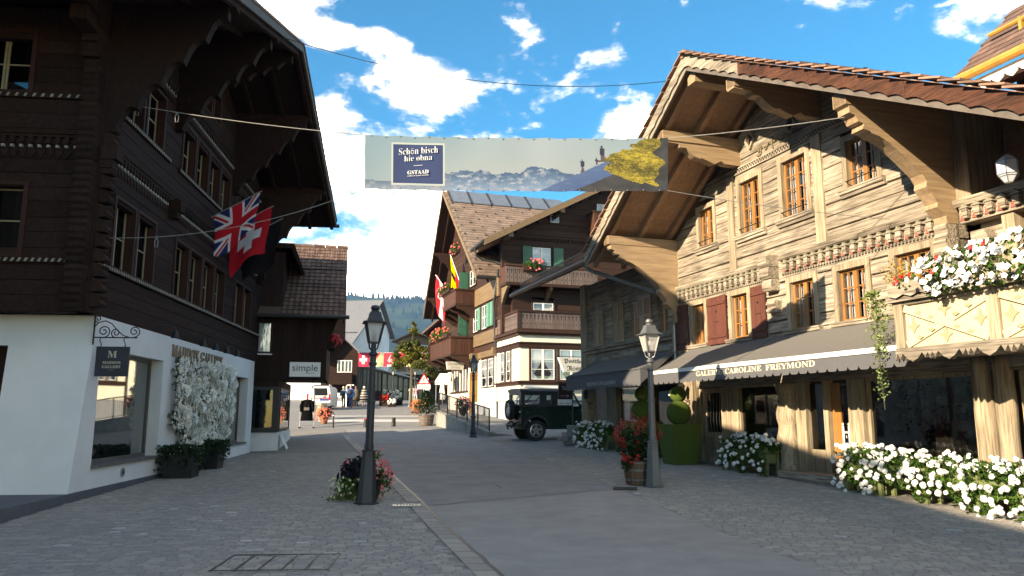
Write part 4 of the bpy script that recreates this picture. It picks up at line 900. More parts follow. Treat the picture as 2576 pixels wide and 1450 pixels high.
# --- recessed part with the balcony, right of the corner bracket
logs(RC, -7, -1.95, 2.92, 5.05, .27, [(-3.9,-2.62,3.2,5.1)], -.5, -.25, M['rwood'], seed=31)
leaf_window(RC, -3.8,-2.72,3.5,4.85, 3, y=-.42, surround=False); rbox('window_jamb', M['rwoodz'], -2.72,-2.50,-.5,-.05,3.2,4.93); rbox('window_head', M['rwoodz'], -3.9,-2.5,-.5,-.08,4.93,5.04)
for i, z in enumerate((3.4,3.75,4.1,4.4,4.7)): 
    k = MB(); k.xz([(-1.95,z-.3),(-2.22+.03*(i%2),z-.3),(-2.26+.03*(i%2),z-.15),(-2.2,z-.01),(-1.95,z-.01)], -.25,.0); k.build('log_end', M['rwood'], RC)
k = MB(); k.yz([(-.3,5.15),(.07,5.15),(.10,5.2),(.12,5.27),(-.3,5.27)], -7,-1.75); so = k.build('string_course', M['rwood'], RC)
k = MB(); k.box(-7,-1.78,-.3,.0,4.86,5.15); k.build('frieze_board', M['rwood'], so)
x = -1.95
while x > -5: inst('console', cmr, so, (x,.0,5.06)); x -= .235
x = -1.95
for i in range(13): rbox('wall_board', M['soffit'], x-.29, x-.004, -1.0,-.95+.01*(i % 2), 5.2, max(5.25, rroof(x-.29)-.4)); x -= .29
k = MB(); k.xz([(-1.7,5.27),(-1.98,5.27),(-2.0,6.9),(-1.7,7.0)], -.9,-.05); k.build('wall_return', M['rwoodz'], RC)
# balcony
BY = 1.3
bo = rbox('balcony', M['rwood'], -7,-1.52,-.2,BY-.12,2.60,2.70)
pts = [(-7,2.70),(-1.5,2.70)]; low = []; n = 8
for i in range(n):
    for t, dz_ in ((0,-.16),(.06,-.05),(.14,-.14),(.22,-.05),(.35,-.14),(.5,-.19),(.65,-.14),(.78,-.05),(.86,-.14),(.94,-.05)): low.append((-1.5-5.5*(i+t)/n, 2.66+dz_))
k = MB(); k.xz([(-1.5,2.70),(-1.5,2.5)]+low+[(-7,2.5),(-7,2.70)], BY-.05, BY+.06); k.build('apron_board', M['rwood'], bo)
for x in (-1.60,-3.32,-5.05): rbox('baluster_post', M['rwoodz'], x-.09,x+.09,BY-.08,BY+.04,2.70,3.46, bo)
rbox('handrail', M['rwood'], -7,-1.44,BY-.12,BY+.12,3.46,3.56, bo); rbox('top_rail', M['rwood'], -7,-1.48,BY-.06,BY+.03,3.40,3.458, bo)
for i in range(14):
    x = -1.69-.246*i; rbox('panel_board', mat('cream_panel_board',(.56,.48,.33),(.46,.38,.25),.75,2,(7,7,.5),.3,.06) if i == 0 else bpy.data.materials['cream_panel_board'], x-.244, x, BY-.045,BY-.02,2.70,3.40, bo)
for a, b in ((-1.69,-3.23),(-3.41,-4.96)):
    for k_, (z0_, z1_) in enumerate(((2.72,3.38),(3.38,2.72))):
        k = MB(); k.bar((a-.02,BY-.005+.018*k_,z0_+.03*(1-2*k_)),(b+.02,BY-.005+.018*k_,z1_-.03*(1-2*k_)),.03,.12,(0,0,1)); k.build('cross_brace', bpy.data.materials['cream_panel_board'], bo)
    mx_ = (a+b)/2; k = MB()
    for (cx_, cz_, s1) in ((mx_,2.86,1),(mx_,3.26,-1),(a-.16,3.05,1),(b+.16,3.05,1)):
        k.xz([(cx_,cz_-.13*s1),(cx_+.06,cz_-.04*s1),(cx_+.12,cz_),(cx_+.04,cz_+.03*s1),(cx_,cz_+.14*s1),(cx_-.04,cz_+.03*s1),(cx_-.12,cz_),(cx_-.06,cz_-.04*s1)], BY-.019, BY-.003)
    for sg in (1,-1):
        for t in (.2,.35,.65,.8): x_ = a+(b-a)*t; z_ = 3.05+sg*(t-.5)*.66; k.xz([(x_-.07,z_+sg*.0),(x_,z_+.04),(x_+.07,z_),(x_,z_-.035)], BY+.03,BY+.036)
    stuff(k.build('carved_ornaments', mat('carved_shadow_wood',(.34,.27,.17),None,.8), bo))
rbox('end_panel', M['rwood'], -1.6,-1.52,-.2,BY-.09,2.7,3.42, bo)
# --- lower wing of the larch chalet, left of the corner bracket
A, B_, C_, D_ = (12.88,13.66,4.0,5.3), (11.27,12.15,4.0,5.4), (10.38,10.84,4.03,5.2), (8.42,8.95,4.03,5.25)
logs(RC, 7.9, 14.35, 2.92, 6.35, .29, [(8.37,9.0,4.0,5.3),(10.33,10.9,4.0,5.3)], -.35, -.06, M['rwood'], seed=55, name='wing_log')
rbox('wing_corner_post', M['rwoodz'], 14.35, 14.80, -.6, .02, .3, 6.4)
rbox('wing_core', M['dark'], 8.2, 14.3, -3, -2.6, .3, 6.2)
def louvre(a, b, c, d, y=-.03, m=None):
    m = m or M['beam']; o = MB(); o.box(a,b,y-.02,y,c,d-.12); o.xz([(a,d-.121),(b,d-.121),(b-.08,d-.03),((a+b)/2,d),(a+.08,d-.03)][::1], y-.02, y); o = o.build('louvred_shutter', m, RC)
    for h0, h1 in ((a,(a+b)/2),((a+b)/2,b)):
        for i in range(9):
            z = c+(d-c)*.52+(d-c)*.40*i/9; k = MB(); k.hexa([(h0+.06,y+.0005,z),(h1-.06,y+.0005,z),(h1-.06,y+.02,z-.01),(h0+.06,y+.02,z-.01),(h0+.06,y+.0005,z+.035),(h1-.06,y+.0005,z+.035),(h1-.06,y+.02,z+.012),(h0+.06,y+.02,z+.012)]); k.build('slat', m, o)
        k = MB()
        for q in ((h0+.005,h0+.055,c,d-.13),(h1-.055,h1-.005,c,d-.13),(h0+.055,h1-.055,c,c+.07),(h0+.055,h1-.055,c+(d-c)*.46,c+(d-c)*.51)): k.box(q[0],q[1],y+.0005,y+.024,q[2],q[3])
        k.build('rail', m, o)
louvre(*A); louvre(*B_); louvre(9.36,10.30,4.05,5.35,m=M['orange'])
for q in (C_, D_): leaf_window(RC, *q, 4, y=-.12, surround=False)
k = MB(); k.yz([(-.1,3.78),(.02,3.78),(.04,3.86),(.09,3.89),(.09,3.95),(-.1,3.95)], 8.0,14.5); k.build('string_course', M['rwood'], RC)
# wing shopfront
GF = True
for a, b in ((12.55,13.2),(7.6,8.2),(10.1,10.35)): 
    k = MB(); k.box(a,b,-.55,-.3,.3,2.93); k.build('post', M['rwoodz'], RC)
k = MB(); k.box(13.25,14.2,-.5,-.28,.35,2.93); k.build('stone_pier', mat('rough_pier',(.36,.29,.25),(.26,.21,.18),.85,4,bump=.4), RC)
GF = False
o = rbox('shop_window', M['rwoodz'], 8.2,13.2,-.5,-.35,2.5,2.93); rbox('pane', M['dkglass'],8.25,12.5,-.46,-.455,.8,2.5,o); rbox('dado', M['rwood'],8.2,12.5,-.5,-.4,.3,.8,o)
rbox('wing_floor', M['brownint'],8.2,14.2,-2.6,-.5,.3,.42)
k = MB()
for i in range(9): k.ball((9.0+.17*i+.05*math.sin(i*7),-1.2-.1*math.sin(i*3),2.28+.08*math.cos(i*5)),.022,6,4)
k.build('ceiling_spots', emit('warm_spot',(1,.85,.6),6), o)
# wing roof
m_ = MB(); m_.yz([(2.0,6.28),(2.0,6.38),(-3.5,8.9),(-3.5,8.75)], 8.97,17.0); m_.build('wing_roof', M['dtile'], RC)
m_ = MB(); m_.yz([(1.96,6.26),(-.1,7.19),(-.1,7.16),(1.96,6.23)], 9.0,16.95); m_.build('soffit', M['dkwood'], RC)
m_ = MB(); m_.tube([(8.9,2.06,6.26),(17.05,2.06,6.26)], .075, 8); m_.build('gutter', M['copper'], RC)
m_ = MB()
for i in range(54): x = 9.05+i*.148; m_.box(x-.008,x+.008,1.66,1.69,6.5,6.78)
for z in (6.52,6.78): m_.box(9.0,17,1.66,1.69,z-.015,z+.015)
stuff(m_.build('snow_guard', M['copper'], RC))
m_ = MB()
for i in range(26):
    x = 9.0+i*.308; m_.hexa([(x,1.6,6.5),(x+.3,1.6,6.5),(x+.3,2.05,6.34),(x,2.05,6.34),(x,1.6,6.57),(x+.3,1.6,6.57),(x+.3,2.05,6.40),(x,2.05,6.40)])
stuff(m_.build('eave_tiles', M['dtile'], RC))
# --- awnings
def awning(label, s0, s1, zw, zt, zs, zb, stripe, txt, tx, tw, split):
    t = thing('awning', label, 'awning', (FR.o.x,FR.o.y,0), FR.a, 'grey shop awnings on the larch chalet')
    cuts = [s0]+([split-.015, split+.015] if split else [])+[s1]
    for i in range(0,len(cuts),2):
        a, b = cuts[i], cuts[i+1]; m_ = MB(); n = 12; vs = []
        for j in range(n+1):
            f = j/n; sag = -.03*math.sin(f*PI)
            vs += [(a,.06+1.19*f,zw+(zt-zw)*f+sag),(b,.06+1.19*f,zw+(zt-zw)*f+sag)]
        m_.add(vs, [(2*j,2*j+1,2*j+3,2*j+2) for j in range(n)]); m_.build('cloth', M['awn'], t, smooth=True)
    m_ = MB(); m_.box(s0,s1,1.245,1.285,zs,zt); m_.build('front_bar', M['wpaint'] if stripe else M['awnf'], t)
    m_ = MB(); n = max(6, round((s1-s0)/.265)); low = []
    for j in range(n):
        for f, dz_ in ((.0,0),(.1,-.045),(.2,-.065),(.8,-.065),(.9,-.045)): low.append((s0+(s1-s0)*(j+f)/n, zb+dz_))
    low.append((s1,zb)); m_.xz([(s1,zs+.01),(s0,zs+.01)]+low, 1.255,1.262); vl = m_.build('valance', M['awnf'], t)
    for s in (s0,s1): m_ = MB(); m_.add([(s,.06,zw),(s,1.25,zt),(s,1.25,zb),(s,1.0,zb+.1)], [(0,1,2,3)] if 0 else [(0,1,2)]); m_.build('side_flap', M['awnf'], t)
    for s in (s0+.5,s1-.5): m_ = MB(); m_.tube([(s,-.05,2.92),(s,.7,2.6),(s,1.24,zs+.03)], .02, 6); m_.build('arm', M['wpaint'], t)
    if stripe:
        for wd_, a_, b_, va, vb2 in (('GALERIE',340,585,1378,1362),('CAROLINE',615,960,1355,1330),('FREYMOND',1000,1470,1322,1283)):
            sa = FR.at((2600+.4139*a_)*.63889,(900+.4139*va)*.63889,1.263)[0]; sb_ = FR.at((2600+.4139*b_)*.63889,(900+.4139*vb2)*.63889,1.263)[0]
            text(wd_, M['gold'], vl, 'lettering', 'serif', .118, abs(sa-sb_), .002, facing((sa+sb_)/2,1.263,2.535,-1))
    else: text(txt, M['gold'] if stripe else mat('pale_grey_lettering',(.36,.35,.34),None,.7), vl, 'lettering', 'serif', .115, tw, .002, facing(tx,1.263,2.515,-1))
    return t
awning('long grey shop awning with white front bar and cream gallery name', -1.62, 6.96, 3.40, 2.77, 2.68, 2.475, True, 'GALERIE  CAROLINE  FREYMOND', 2.70, 4.2, 3.35)
awning('shorter grey awning in shade over the farther shop, without a white front bar', 7.72, 13.25, 3.42, 2.90, 2.87, 2.475, False, 'MENUS PLAISIRS', 10.4, 2.15, None)
# --- things hung on or standing by the larch chalet
def wall_lantern(label, s, d, z):
    t = thing('wall_lantern', label, 'lantern', FR.w(s,d,z), FR.a); m_ = MB(); m_.tube([(0,-.25,-.32),(0,-.1,-.36),(0,.06,-.28),(0,.06,-.2)], .014, 5); m_.tube([(0,-.25,-.55),(0,-.12,-.52),(0,-.06,-.42),(0,-.14,-.36),(0,-.2,-.42),(0,-.15,-.47)], .012, 5); m_.build('bracket', M['iron'], t)
    m_ = MB(); m_.lathe([(.06,-.2),(.10,.05),(.12,.06),(.05,.14),(.02,.16)], (0,.06,0), 6); m_.build('lantern', M['black'], t)
wall_lantern('black iron wall lantern on the far pier under the shorter grey awning', 14.0, .15, 2.35)
wall_lantern('black iron wall lantern between the two awnings beside the topiary', 7.75, -.1, 2.35)
t = thing('hanging_lantern', 'faceted white glass lantern hanging under the eaves above the balcony', 'lantern', FR.w(-3.52,1.0,5.0), FR.a)
gl = mat('frosted_lantern_glass',(.55,.60,.66),(.42,.47,.53),.25,8); m_ = MB(); m_.lathe([(.06,.0),(.125,.09),(.145,.12),(.145,.32),(.03,.42)], n=6); m_.build('glass_body', gl, t)
m_ = MB(); pr = [(.062,.0),(.127,.09),(.148,.12),(.148,.32),(.03,.425)]
for k in range(6):
    a = 2*PI*k/6; m_.tube([(r_*math.cos(a),r_*math.sin(a),z_) for r_, z_ in pr], .006, 4)
for r_, z_ in pr[1:4]: m_.tube([(r_*math.cos(2*PI*k/6),r_*math.sin(2*PI*k/6),z_) for k in range(7)], .006, 4)
m_.build('leading', M['zinc'], t); m_ = MB(); m_.tube([(0,0,.42),(0,0,1.05)], .006, 4); m_.build('chain', M['iron'], t)
# balcony flowers
t = thing('balcony_flower_box', 'balcony box overflowing with large white petunias and a few red blooms', 'flower box', FR.w(-4.0,BY,3.56), FR.a)
m_ = MB(); m_.box(-2.6,2.45,-.16,.16,0,.2); m_.xz([(2.45,.0),(2.45,.2),(1.2,.2),(1.2,.0)]+[(1.2+.156*i,-.05*(i % 2)) for i in range(1,8)], .161,.175); m_.build('box', M['rwood'], t)
fr_ = random.Random(77); m_ = MB()
def pet(r):
    x = r.uniform(-2.6,1.75); tt = (x+2.6)/4.35; top = .78-.28*tt; z = -.12+(top+.12)*r.random(); return (x, .02+.32*math.sqrt(r.random())*(.5+.5*math.sin(min(1,(z+.12)/(top+.12))*PI)), z)
foliage(m_, 1500, pet, .07, r=fr_); stuff(m_.build('foliage', M['leaf'], t))
pme = blossom_mesh('petunia', M['wflower'], .052, 5, mat('petunia_eye',(.55,.56,.40),None,.6), .3); rme2 = blossom_mesh('red_bloom', M['rflower'], .05, 5, None, .3)
for i in range(290):
    p = pet(fr_); nrm = Vector((fr_.gauss(0,.5), 1.0, fr_.gauss(.35,.45))); inst('petunia', pme, t, (p[0],p[1]+.13+.05*fr_.random(),p[2]), aim(nrm), .8+.4*fr_.random())
for i in range(9): p = pet(fr_); inst('red_bloom', rme2, t, (p[0],p[1]+.19,p[2]), aim((.1,1,.3)))
t = thing('dry_flower_box', 'dried straw-coloured plant with trailing pale ivy at the balcony corner', 'plant', FR.w(-1.5,BY-.05,3.56), FR.a)
m_ = MB(); m_.box(-.55,.30,-.13,.13,0,.16); m_.build('box', M['rwood'], t)
m_ = MB(); foliage(m_, 420, ell((-.15,.0,.36),.45,.28,.32,.2), .045, r=fr_); stuff(m_.build('dry_stems', M['dry'], t))
m_ = MB(); foliage(m_, 110, ell((-.42,.12,.16),.25,.18,.16,.2), .07, r=fr_); stuff(m_.build('leaves', M['leaf'], t))
for i in range(7): p = ell((-.42,.2,.2),.24,.14,.14,.6)(fr_); inst('red_bloom', rme2, t, p, aim((.2,1,.3)), .8)
m_ = MB()
for s0_, L, w_ in ((.36,1.85,.045),(.30,1.15,.09),(.40,.8,.10),(.22,.5,.10)):
    n = int(150*L); foliage(m_, n, lambda r: (s0_+r.gauss(0,w_)+.03*math.sin(r.random()*6), .08+r.gauss(0,.05), .15-L*r.random()**1.2), .05, r=fr_)
foliage(m_, 90, ell((.45,.05,.12),.28,.14,.08,.2), .06, r=fr_)
stuff(m_.build('trailing_ivy', M['ivy'], t)); m_ = MB(); m_.tube([(.36,.08,.1),(.38,.09,-.8),(.35,.08,-1.85)], .006, 4); m_.build('stem', M['bark'], t)
# flower boxes on the pavement
GH = [head_mesh('geranium_head', M['wflower'], .055, 12, k, .026) for k in range(4)]
def flower_box(label, s0, s1, d, hang=0, dense=1, seed=1):
    c = FR.w((s0+s1)/2, d, 0); z0 = gz(c.x,c.y)+.014; t = thing('flower_box', label, 'flower box', (c.x,c.y,z0), FR.a, 'sage green flower boxes with white geraniums'); h = (s1-s0)/2; r = random.Random(seed)
    for x in (-h+.05,h-.05):
        for y in (-.15,.15): m_ = MB(); m_.box(x-.04,x+.04,y-.03,y+.03,-.02 if y > 0 else -.02,.62); m_.build('leg', M['sage'], t)
    for y in (-.14,.15): m_ = MB(); m_.box(-h+.091,h-.091,y-.018,y+.018,.27,.55); m_.build('board', M['sage'], t)
    for x in (-h+.05,h-.05): m_ = MB(); m_.box(x-.015,x+.015,-.119,.119,.27,.55); m_.build('end_board', M['sage'], t)
    m_ = MB(); m_.box(-h+.07,h-.07,-.12,.13,.30,.50); m_.build('soil', M['dark'], t)
    def f(r):
        x = r.uniform(-h-.12,h+.12); q = r.random(); e = 1-(x/(h+.2))**2*.5
        if q < .68: return (x, r.gauss(0,.16), .48+.38*r.random()*e)
        return (x, .18+.14*r.random(), .5-r.random()*(.2+hang*(.5+.5*math.sin(x*7+seed))))
    m_ = MB(); foliage(m_, int(1500*dense), f, .055, r=r); stuff(m_.build('foliage', M['leaf'], t))
    for i in range(int(70*dense)):
        x = r.uniform(-h-.1,h+.1)
        if r.random() < .55: p = (x, r.uniform(-.1,.30), .68+.24*r.random()); n_ = (r.gauss(0,.4),.5,1)
        else: p = (x, .34+.06*r.random(), .66-r.random()*(.2+hang)); n_ = (r.gauss(0,.4),1,.4)
        inst('geranium_head', GH[i % 4], t, p, aim(n_), .5+.55*r.random())
    return t
flower_box('flower box of white geraniums left of the shop step, under the gallery window', 3.72, 5.35, .0, .35, 1.2, 1)
flower_box('flower box of white geraniums just right of the shop step', .42, 1.25, -.0, .45, 1.0, 2)
flower_box('flower box of white geraniums under the left half of the big shop window', -.62, .38, -.0, .12, 1.0, 3)
flower_box('flower box of white geraniums before the thick log posts', -1.66, -.66, -.0, .25, 1.05, 4)
flower_box('flower box of white geraniums cut by the right edge of the picture', -2.72, -1.70, -.0, .5, 1.2, 5)
flower_box('dense flower box of white geraniums beside the concrete sign base, below the shorter grey awning', 11.6, 13.9, .35, .45, 1.7, 6)
# topiary
def topiary(label, s, d, k):
    c = FR.w(s,d,0); t = thing('topiary_planter', label, 'topiary', (c.x,c.y,gz(c.x,c.y)+.014), FR.a, 'two-ball topiaries in grass-covered planters')
    m_ = MB(); m_.hexa([(-.34,-.34,0),(.34,-.34,0),(.34,.34,0),(-.34,.34,0),(-.43,-.43,1.05),(.43,-.43,1.05),(.43,.43,1.05),(-.43,.43,1.05)]); m_.build('planter', M['grass'], t)
    for nm, z, r_ in (('lower_ball',1.36,.335),('upper_ball',1.86,.225)): m_ = MB(); m_.ball((0,0,z), r_, 28, 18); m_.build(nm, M['grass'], t, smooth=True)
topiary('two-ball green topiary in a grass-covered planter, nearer one beside the wooden door', 7.15, .42, 0)
topiary('two-ball green topiary in a grass-covered planter, farther one half hidden behind the lamp post', 9.2, .45, 1)
# neighbouring roof beyond the larch chalet, upper right
NB = thing('tiled_house', 'brown tiled roof of a taller house with ochre gutter beyond the larch chalet', 'building', (FR.o.x,FR.o.y,0), FR.a)
g0 = FR.at(2455,196,-2); g1 = FR.at(2576,126,-2); zg = (g0[1]+g1[1])/2
m_ = MB(); m_.yz([(-1.9,zg+.10),(-3.6,zg+1.8),(-3.6,zg+1.6),(-1.9,zg-.02)], -12,-.35); m_.build('roof', M['shingle'], NB)
m_ = MB()
for i in range(9):
    for j in range(60):
        x = -.4-.2*j-.1*(i % 2); y = -1.88-.19*i; z = zg+.10+.19*i; m_.hexa([(x-.19,y-.23,z+.21),(x,y-.23,z+.21),(x,y,z+.0),(x-.19,y,z+.0),(x-.19,y-.21,z+.235),(x,y-.21,z+.235),(x,y+.03,z+.03),(x-.19,y+.03,z+.03)])
stuff(m_.build('roof_tiles', M['dtile'], NB))
m_ = MB(); m_.tube([(-.35,-1.84,zg),(-12,-1.84,zg)], .10, 10); m_.build('gutter', M['ochre'], NB)
m_ = MB(); m_.box(-12,-.5,-2.3,-2.0,zg-.35,zg-.08); m_.build('eave_board', M['dkwood'], NB)
pts = [(-.5,zg-.10)]; 
for i in range(40): pts += [(-.5-.29*i-.05,zg-.30),(-.5-.29*i-.145,zg-.36),(-.5-.29*i-.24,zg-.30),(-.5-.29*i-.27,zg-.22)]
m_ = MB(); m_.xz(pts+[(-12.1,zg-.10)], -1.99,-1.96); m_.build('scalloped_trim', M['wpaint'], NB)
m_ = MB(); m_.tube([(-.7,-2.5,zg+.95),(-12,-2.5,zg+.95)], .045, 6); 
for x in (-1.4,-3.4,-5.4): m_.box(x-.03,x+.03,-2.55,-2.46,zg+.6,zg+1.0)
m_.build('snow_rail', M['ochre'], NB)
m_ = MB(); m_.box(-12,-.8,-6,-3.0,.2,zg+.2); m_.build('wall', M['dkwood'], NB)
# ================================================================== hotel beyond the larch chalet
FP = Frame((.432,42), 108); KH = 1.2    # the hotel is modelled at 1/1.2 of its size
def _hw(x, d, z): p = FP.o+(FP.ex*x+FP.ey*d)*KH; return Vector((p.x,p.y,z*KH-.33))
FP.w = _hw
PH = thing('old_hotel', 'big brown hotel chalet with cream ground floor, green shutters and solar panels on its roof', 'building', (FP.o.x,FP.o.y,-.33), FP.a); PH.scale = (KH,KH,KH)
def pb(name, m, x0, x1, y0, y1, z0, z1, parent=PH): k = MB(); k.box(x0,x1,y0,y1,z0,z1); return k.build(name, m, parent)
# --- bay with the dining room
pb('bay_plinth', M['ltgrey'], .06,3.6,-8,-.06,.2,2.24)
pb('bay_wall', M['cream'], .0,3.6,-8,0,2.24,5.22)
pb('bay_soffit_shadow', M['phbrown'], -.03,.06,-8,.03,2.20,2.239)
for z0, z1, d in ((2.94,3.05,.09),(3.05,3.12,.13)): pb('sill_moulding', M['phbrown'], -d,3.6,-8,d,z0,z1)
pb('frieze_beam', M['phbrown'], -.06,3.6,-8,.06,4.64,4.84); pb('frieze_beam', M['phbrown'], -.10,3.6,-8,.10,4.84,4.90)
pb('cornice', M['phbrown'], -.12,3.6,-8,.12,5.22,5.33); pb('cornice', M['phbrown'], -.2,3.6,-8,.2,5.33,5.42)
def ph_window(x0, x1, z0, z1, face, pl, nv=2, nh=3, fr=M['wpaint'], curt=True, parent=PH, out=.02):
    """face 'x': camera-facing at x=pl, spans y; face 'y': street-facing at y=pl, spans x"""
    sg = -1 if face == 'x' else 1
    def bx(m, a, b, d0, d1, c, d):
        d0, d1 = sorted((pl+sg*d0, pl+sg*d1))
        return m.box(d0,d1,a,b,c,d) if face == 'x' else m.box(a,b,d0,d1,c,d)
    f = MB()
    for q in ((x0-.10,x1+.10,z1,z1+.10),(x0-.10,x1+.10,z0-.06,z0),(x0-.10,x0,z0,z1),(x1,x1+.10,z0,z1)): bx(f,q[0],q[1],-.02,out+.03,q[2],q[3])
    o = f.build('window', M['phbrown'], parent)
    k = MB(); bx(k,x0,x1,.004,.006,z0,z1); k.build('room', M['dark'], o)
    s = MB()
    for i in range(nv+1): x = x0+(x1-x0)*i/nv; w_ = .035 if i in (0,nv) else .05; bx(s,max(x0,x-w_),min(x1,x+w_),.012,.045,z0,z1)
    for i in range(nh+1): z = z0+(z1-z0)*i/nh; w_ = .035 if i in (0,nh) else .014; bx(s,x0+.03,x1-.03,.014,.040,max(z0,z-w_),min(z1,z+w_))
    s.build('sash', fr, o)
    if curt:
        for i in range(nv):
            a = x0+(x1-x0)*i/nv; b = x0+(x1-x0)*(i+1)/nv; mid = a if i % 2 == 0 else b
            k = MB(); vs = []; n = 10
            for j in range(n+1):
                t = j/n; z = z0+(z1-z0)*t; w_ = (b-a)*(.85 if t > .55 else .25+.6*(abs(t-.2)/.35)); p0, p1 = (a, a+w_) if i % 2 == 0 else (b-w_, b)
                for xx in (p0, p1): vs.append((pl+sg*.009, xx, z) if face == 'x' else (xx, pl+sg*.009, z))
            k.add(vs, [(2*j,2*j+1,2*j+3,2*j+2) for j in range(n)]); k.build('curtain', M['curtain'], o)
    k = MB(); bx(k,x0,x1,.020,.023,z0,z1); k.build('pane', M['glass'], o)
    return o
ph_window(-1.68,-.54,3.18,4.58,'x',-.0); ph_window(-3.1,-1.95,3.18,4.58,'x',-.0); ph_window(-4.6,-3.4,3.18,4.58,'x',0)
ph_window(1.30,1.95,3.15,4.58,'y',0,1,3); ph_window(2.25,2.9,3.15,4.58,'y',0,1,3)
pb('awning_cassette', M['wpaint'], -.22,-.10,-6,-.15,2.78,2.90)
# bay balcony with cut-out boards
bb = pb('bay_balcony', M['phbrown'], -.15,3.4,-8,.15,5.42,5.52)
pb('handrail', M['phbrown'], -.16,-.02,-8,.16,6.28,6.38, bb); pb('handrail', M['phbrown'], -.02,3.4,.02,.16,6.28,6.38, bb)
bme = MB(); bme.box(-.012,.012,-.088,.088,5.52,6.28); 
bme.mi = 1
for z, w_ in ((5.75,.028),(6.02,.022),(6.12,.05)): bme.xy([(-.0135,-w_),(-.0135,w_),(.0135,w_),(.0135,-w_)], z-.03, z+.03)
bme.yz([(0,6.2),(.05,6.1),(.015,6.08),(.02,5.95),(-.02,5.95),(-.015,6.08),(-.05,6.1)], -.0137,.0137)
bmesh_ = bme.mesh('balcony_board', [mat('greyed_balcony_wood',(.15,.10,.085),(.10,.07,.06),.65,3,AZ,.3,.15), M['black']])
for i in range(36): inst('balcony_board', bmesh_, bb, (-.09,.06-.19*i,0))
for i in range(17): inst('balcony_board', bmesh_, bb, (.05+.19*i,.09,0), (0,0,PI/2))
pb('corner_post', M['phbrown'], -.15,-.03,.03,.15,5.52,6.30, bb)
# --- street wall
pb('plinth', M['ltgrey'], 3.6,9.0,-.6,-.24,.2,2.26); pb('wall', M['cream'], 3.6,8.1,-.6,-.25,2.26,4.62); pb('wall', M['cream'], 10.0,15.4,-.6,-.25,1.0,2.9); pb('wall', M['cream'], 14.5,15.4,-.6,-.25,2.9,4.6); pb('wall', M['cream'], 9.75,10.2,-.6,-.25,1.0,4.6); pb('door_void', M['dark'], 8.1,9.75,-1.2,-.9,1.0,4.6)
for a, b in ((4.95,5.95),(6.2,7.2)): ph_window(a,b,3.05,4.5,'y',-.25,1,3)
pb('lintel_beam', M['phtan'], 3.7,15.4,-.3,-.12,4.62,4.95)
for x in (3.9,7.9,8.3):
    k = MB(); k.yz([(-.2,4.55),(.05,4.55),(.18,4.68),(.18,4.95),(-.2,4.95)], x-.14,x+.14); k.build('log_end', M['phtan'], PH)
d_ = pb('door', M['orange'], 8.75,8.85,-.55,.05,1.35,3.9); pb('door_panel', mat('pale_oak_panel',(.42,.24,.07),None,.4), 8.74,8.749,-.48,-.02,2.0,3.5, d_)
pb('sill', M['phbrown'], 10.2,14.5,-.3,-.15,2.86,2.95); pb('room', M['dark'], 10.2,14.5,-.5,-.45,2.9,4.6)
for i in range(7):
    x = 10.3+.68*i; pb('white_mullion', M['wpaint'], x-.05,x+.05,-.33,-.26,2.95,4.6)
for i in range(6):
    x = 10.64+.68*i; pb('brown_mullion', M['phbrown'], x-.10,x+.10,-.36,-.30,2.95,4.6)
# timber storeys
def mroof(x): return 15.30-(.83*(12.05-x) if x < 12.05 else 1.33*(x-12.05))
logs(PH, 3.4, 16.8, 4.96, 14.6, .30, [], -.5, -.10, M['phbrown'], seed=61, top=lambda x: mroof(x)-.35, name='log')
pb('tan_band', M['phtan'], 3.6,8.2,-.12,.0,5.3,5.95); pb('tan_band', M['phtan'], 3.4,8.0,-.12,.0,7.55,8.5)
def ph_shutter(a, b, z0, z1, m, x=None, y=None):
    k = MB(); k.box(x-.02,x+.02,a,b,z0,z1) if x is not None else k.box(a,b,y,y+.04,z0,z1); o = k.build('shutter', m, PH); n = 3
    for i in range(n):
        z = z0+(z1-z0)*(i+.08)/n; q = z0+(z1-z0)*(i+.92)/n; k = MB()
        k.box(x-.034,x-.021,a+.07,b-.07,z,q) if x is not None else k.box(a+.07,b-.07,y+.041,y+.054,z,q)
        k.build('panel', m, o)
ph_shutter(-.05,.50,6.1,7.55,M['green'],x=9.75); ph_shutter(-.05,.55,8.8,9.8,M['green'],x=9.5)
ph_shutter(6.75,7.25,6.15,7.4,M['ltgreen'],y=.0); ph_shutter(5.0,5.55,6.15,7.4,M['ltgreen'],y=.0); ph_shutter(4.35,4.85,6.15,7.4,M['ltgreen'],y=.0)
ph_window(5.7,6.6,6.15,7.4,'y',-.08,2,2,curt=False); ph_window(7.5,8.4,6.15,7.4,'y',-.08,2,2,curt=False); ph_window(8.0,9.2,8.9,9.8,'y',-.08,2,2,curt=False)
def balcony(x0, x1, y1, z0, z1):
    o = pb('balcony', M['phbrown'], x0,x1,-.1,y1,z0-.12,z0); pb('handrail', M['phbrownz'], x0-.05,x1+.05,y1-.06,y1+.06,z1,z1+.08,o); pb('handrail', M['phbrownz'], x0-.06,x0+.06,-.1,y1-.06,z1,z1+.08,o)
    n = int((x1-x0)/.21)
    for i in range(n): a = x0+(x1-x0)*i/n; pb('balcony_board', M['phbrownz'], a+.004,a+(x1-x0)/n-.004,y1-.03,y1,z0,z1,o)
    n = int((y1+.1)/.19)
    for i in range(n): a = -.1+(y1+.06)*i/n; pb('balcony_board', M['phbrownz'], x0-.0,x0+.03,a+.004,a+(y1+.06)/n-.004,z0,z1,o)
    for i in range(4): x = x0+.1+(x1-x0-.2)*i/3; k = MB(); k.yz([(-.1,z0-.12),(y1-.05,z0-.12),(y1-.15,z0-.3),(y1*.5,z0-.45),(.1,z0-.8),(-.1,z0-.8)], x-.07,x+.07); k.build('bracket', M['phbrown'], o)
    return o
balcony(8.45,13.9,1.25,4.98,5.85); balcony(8.0,12.6,1.1,7.75,8.5)
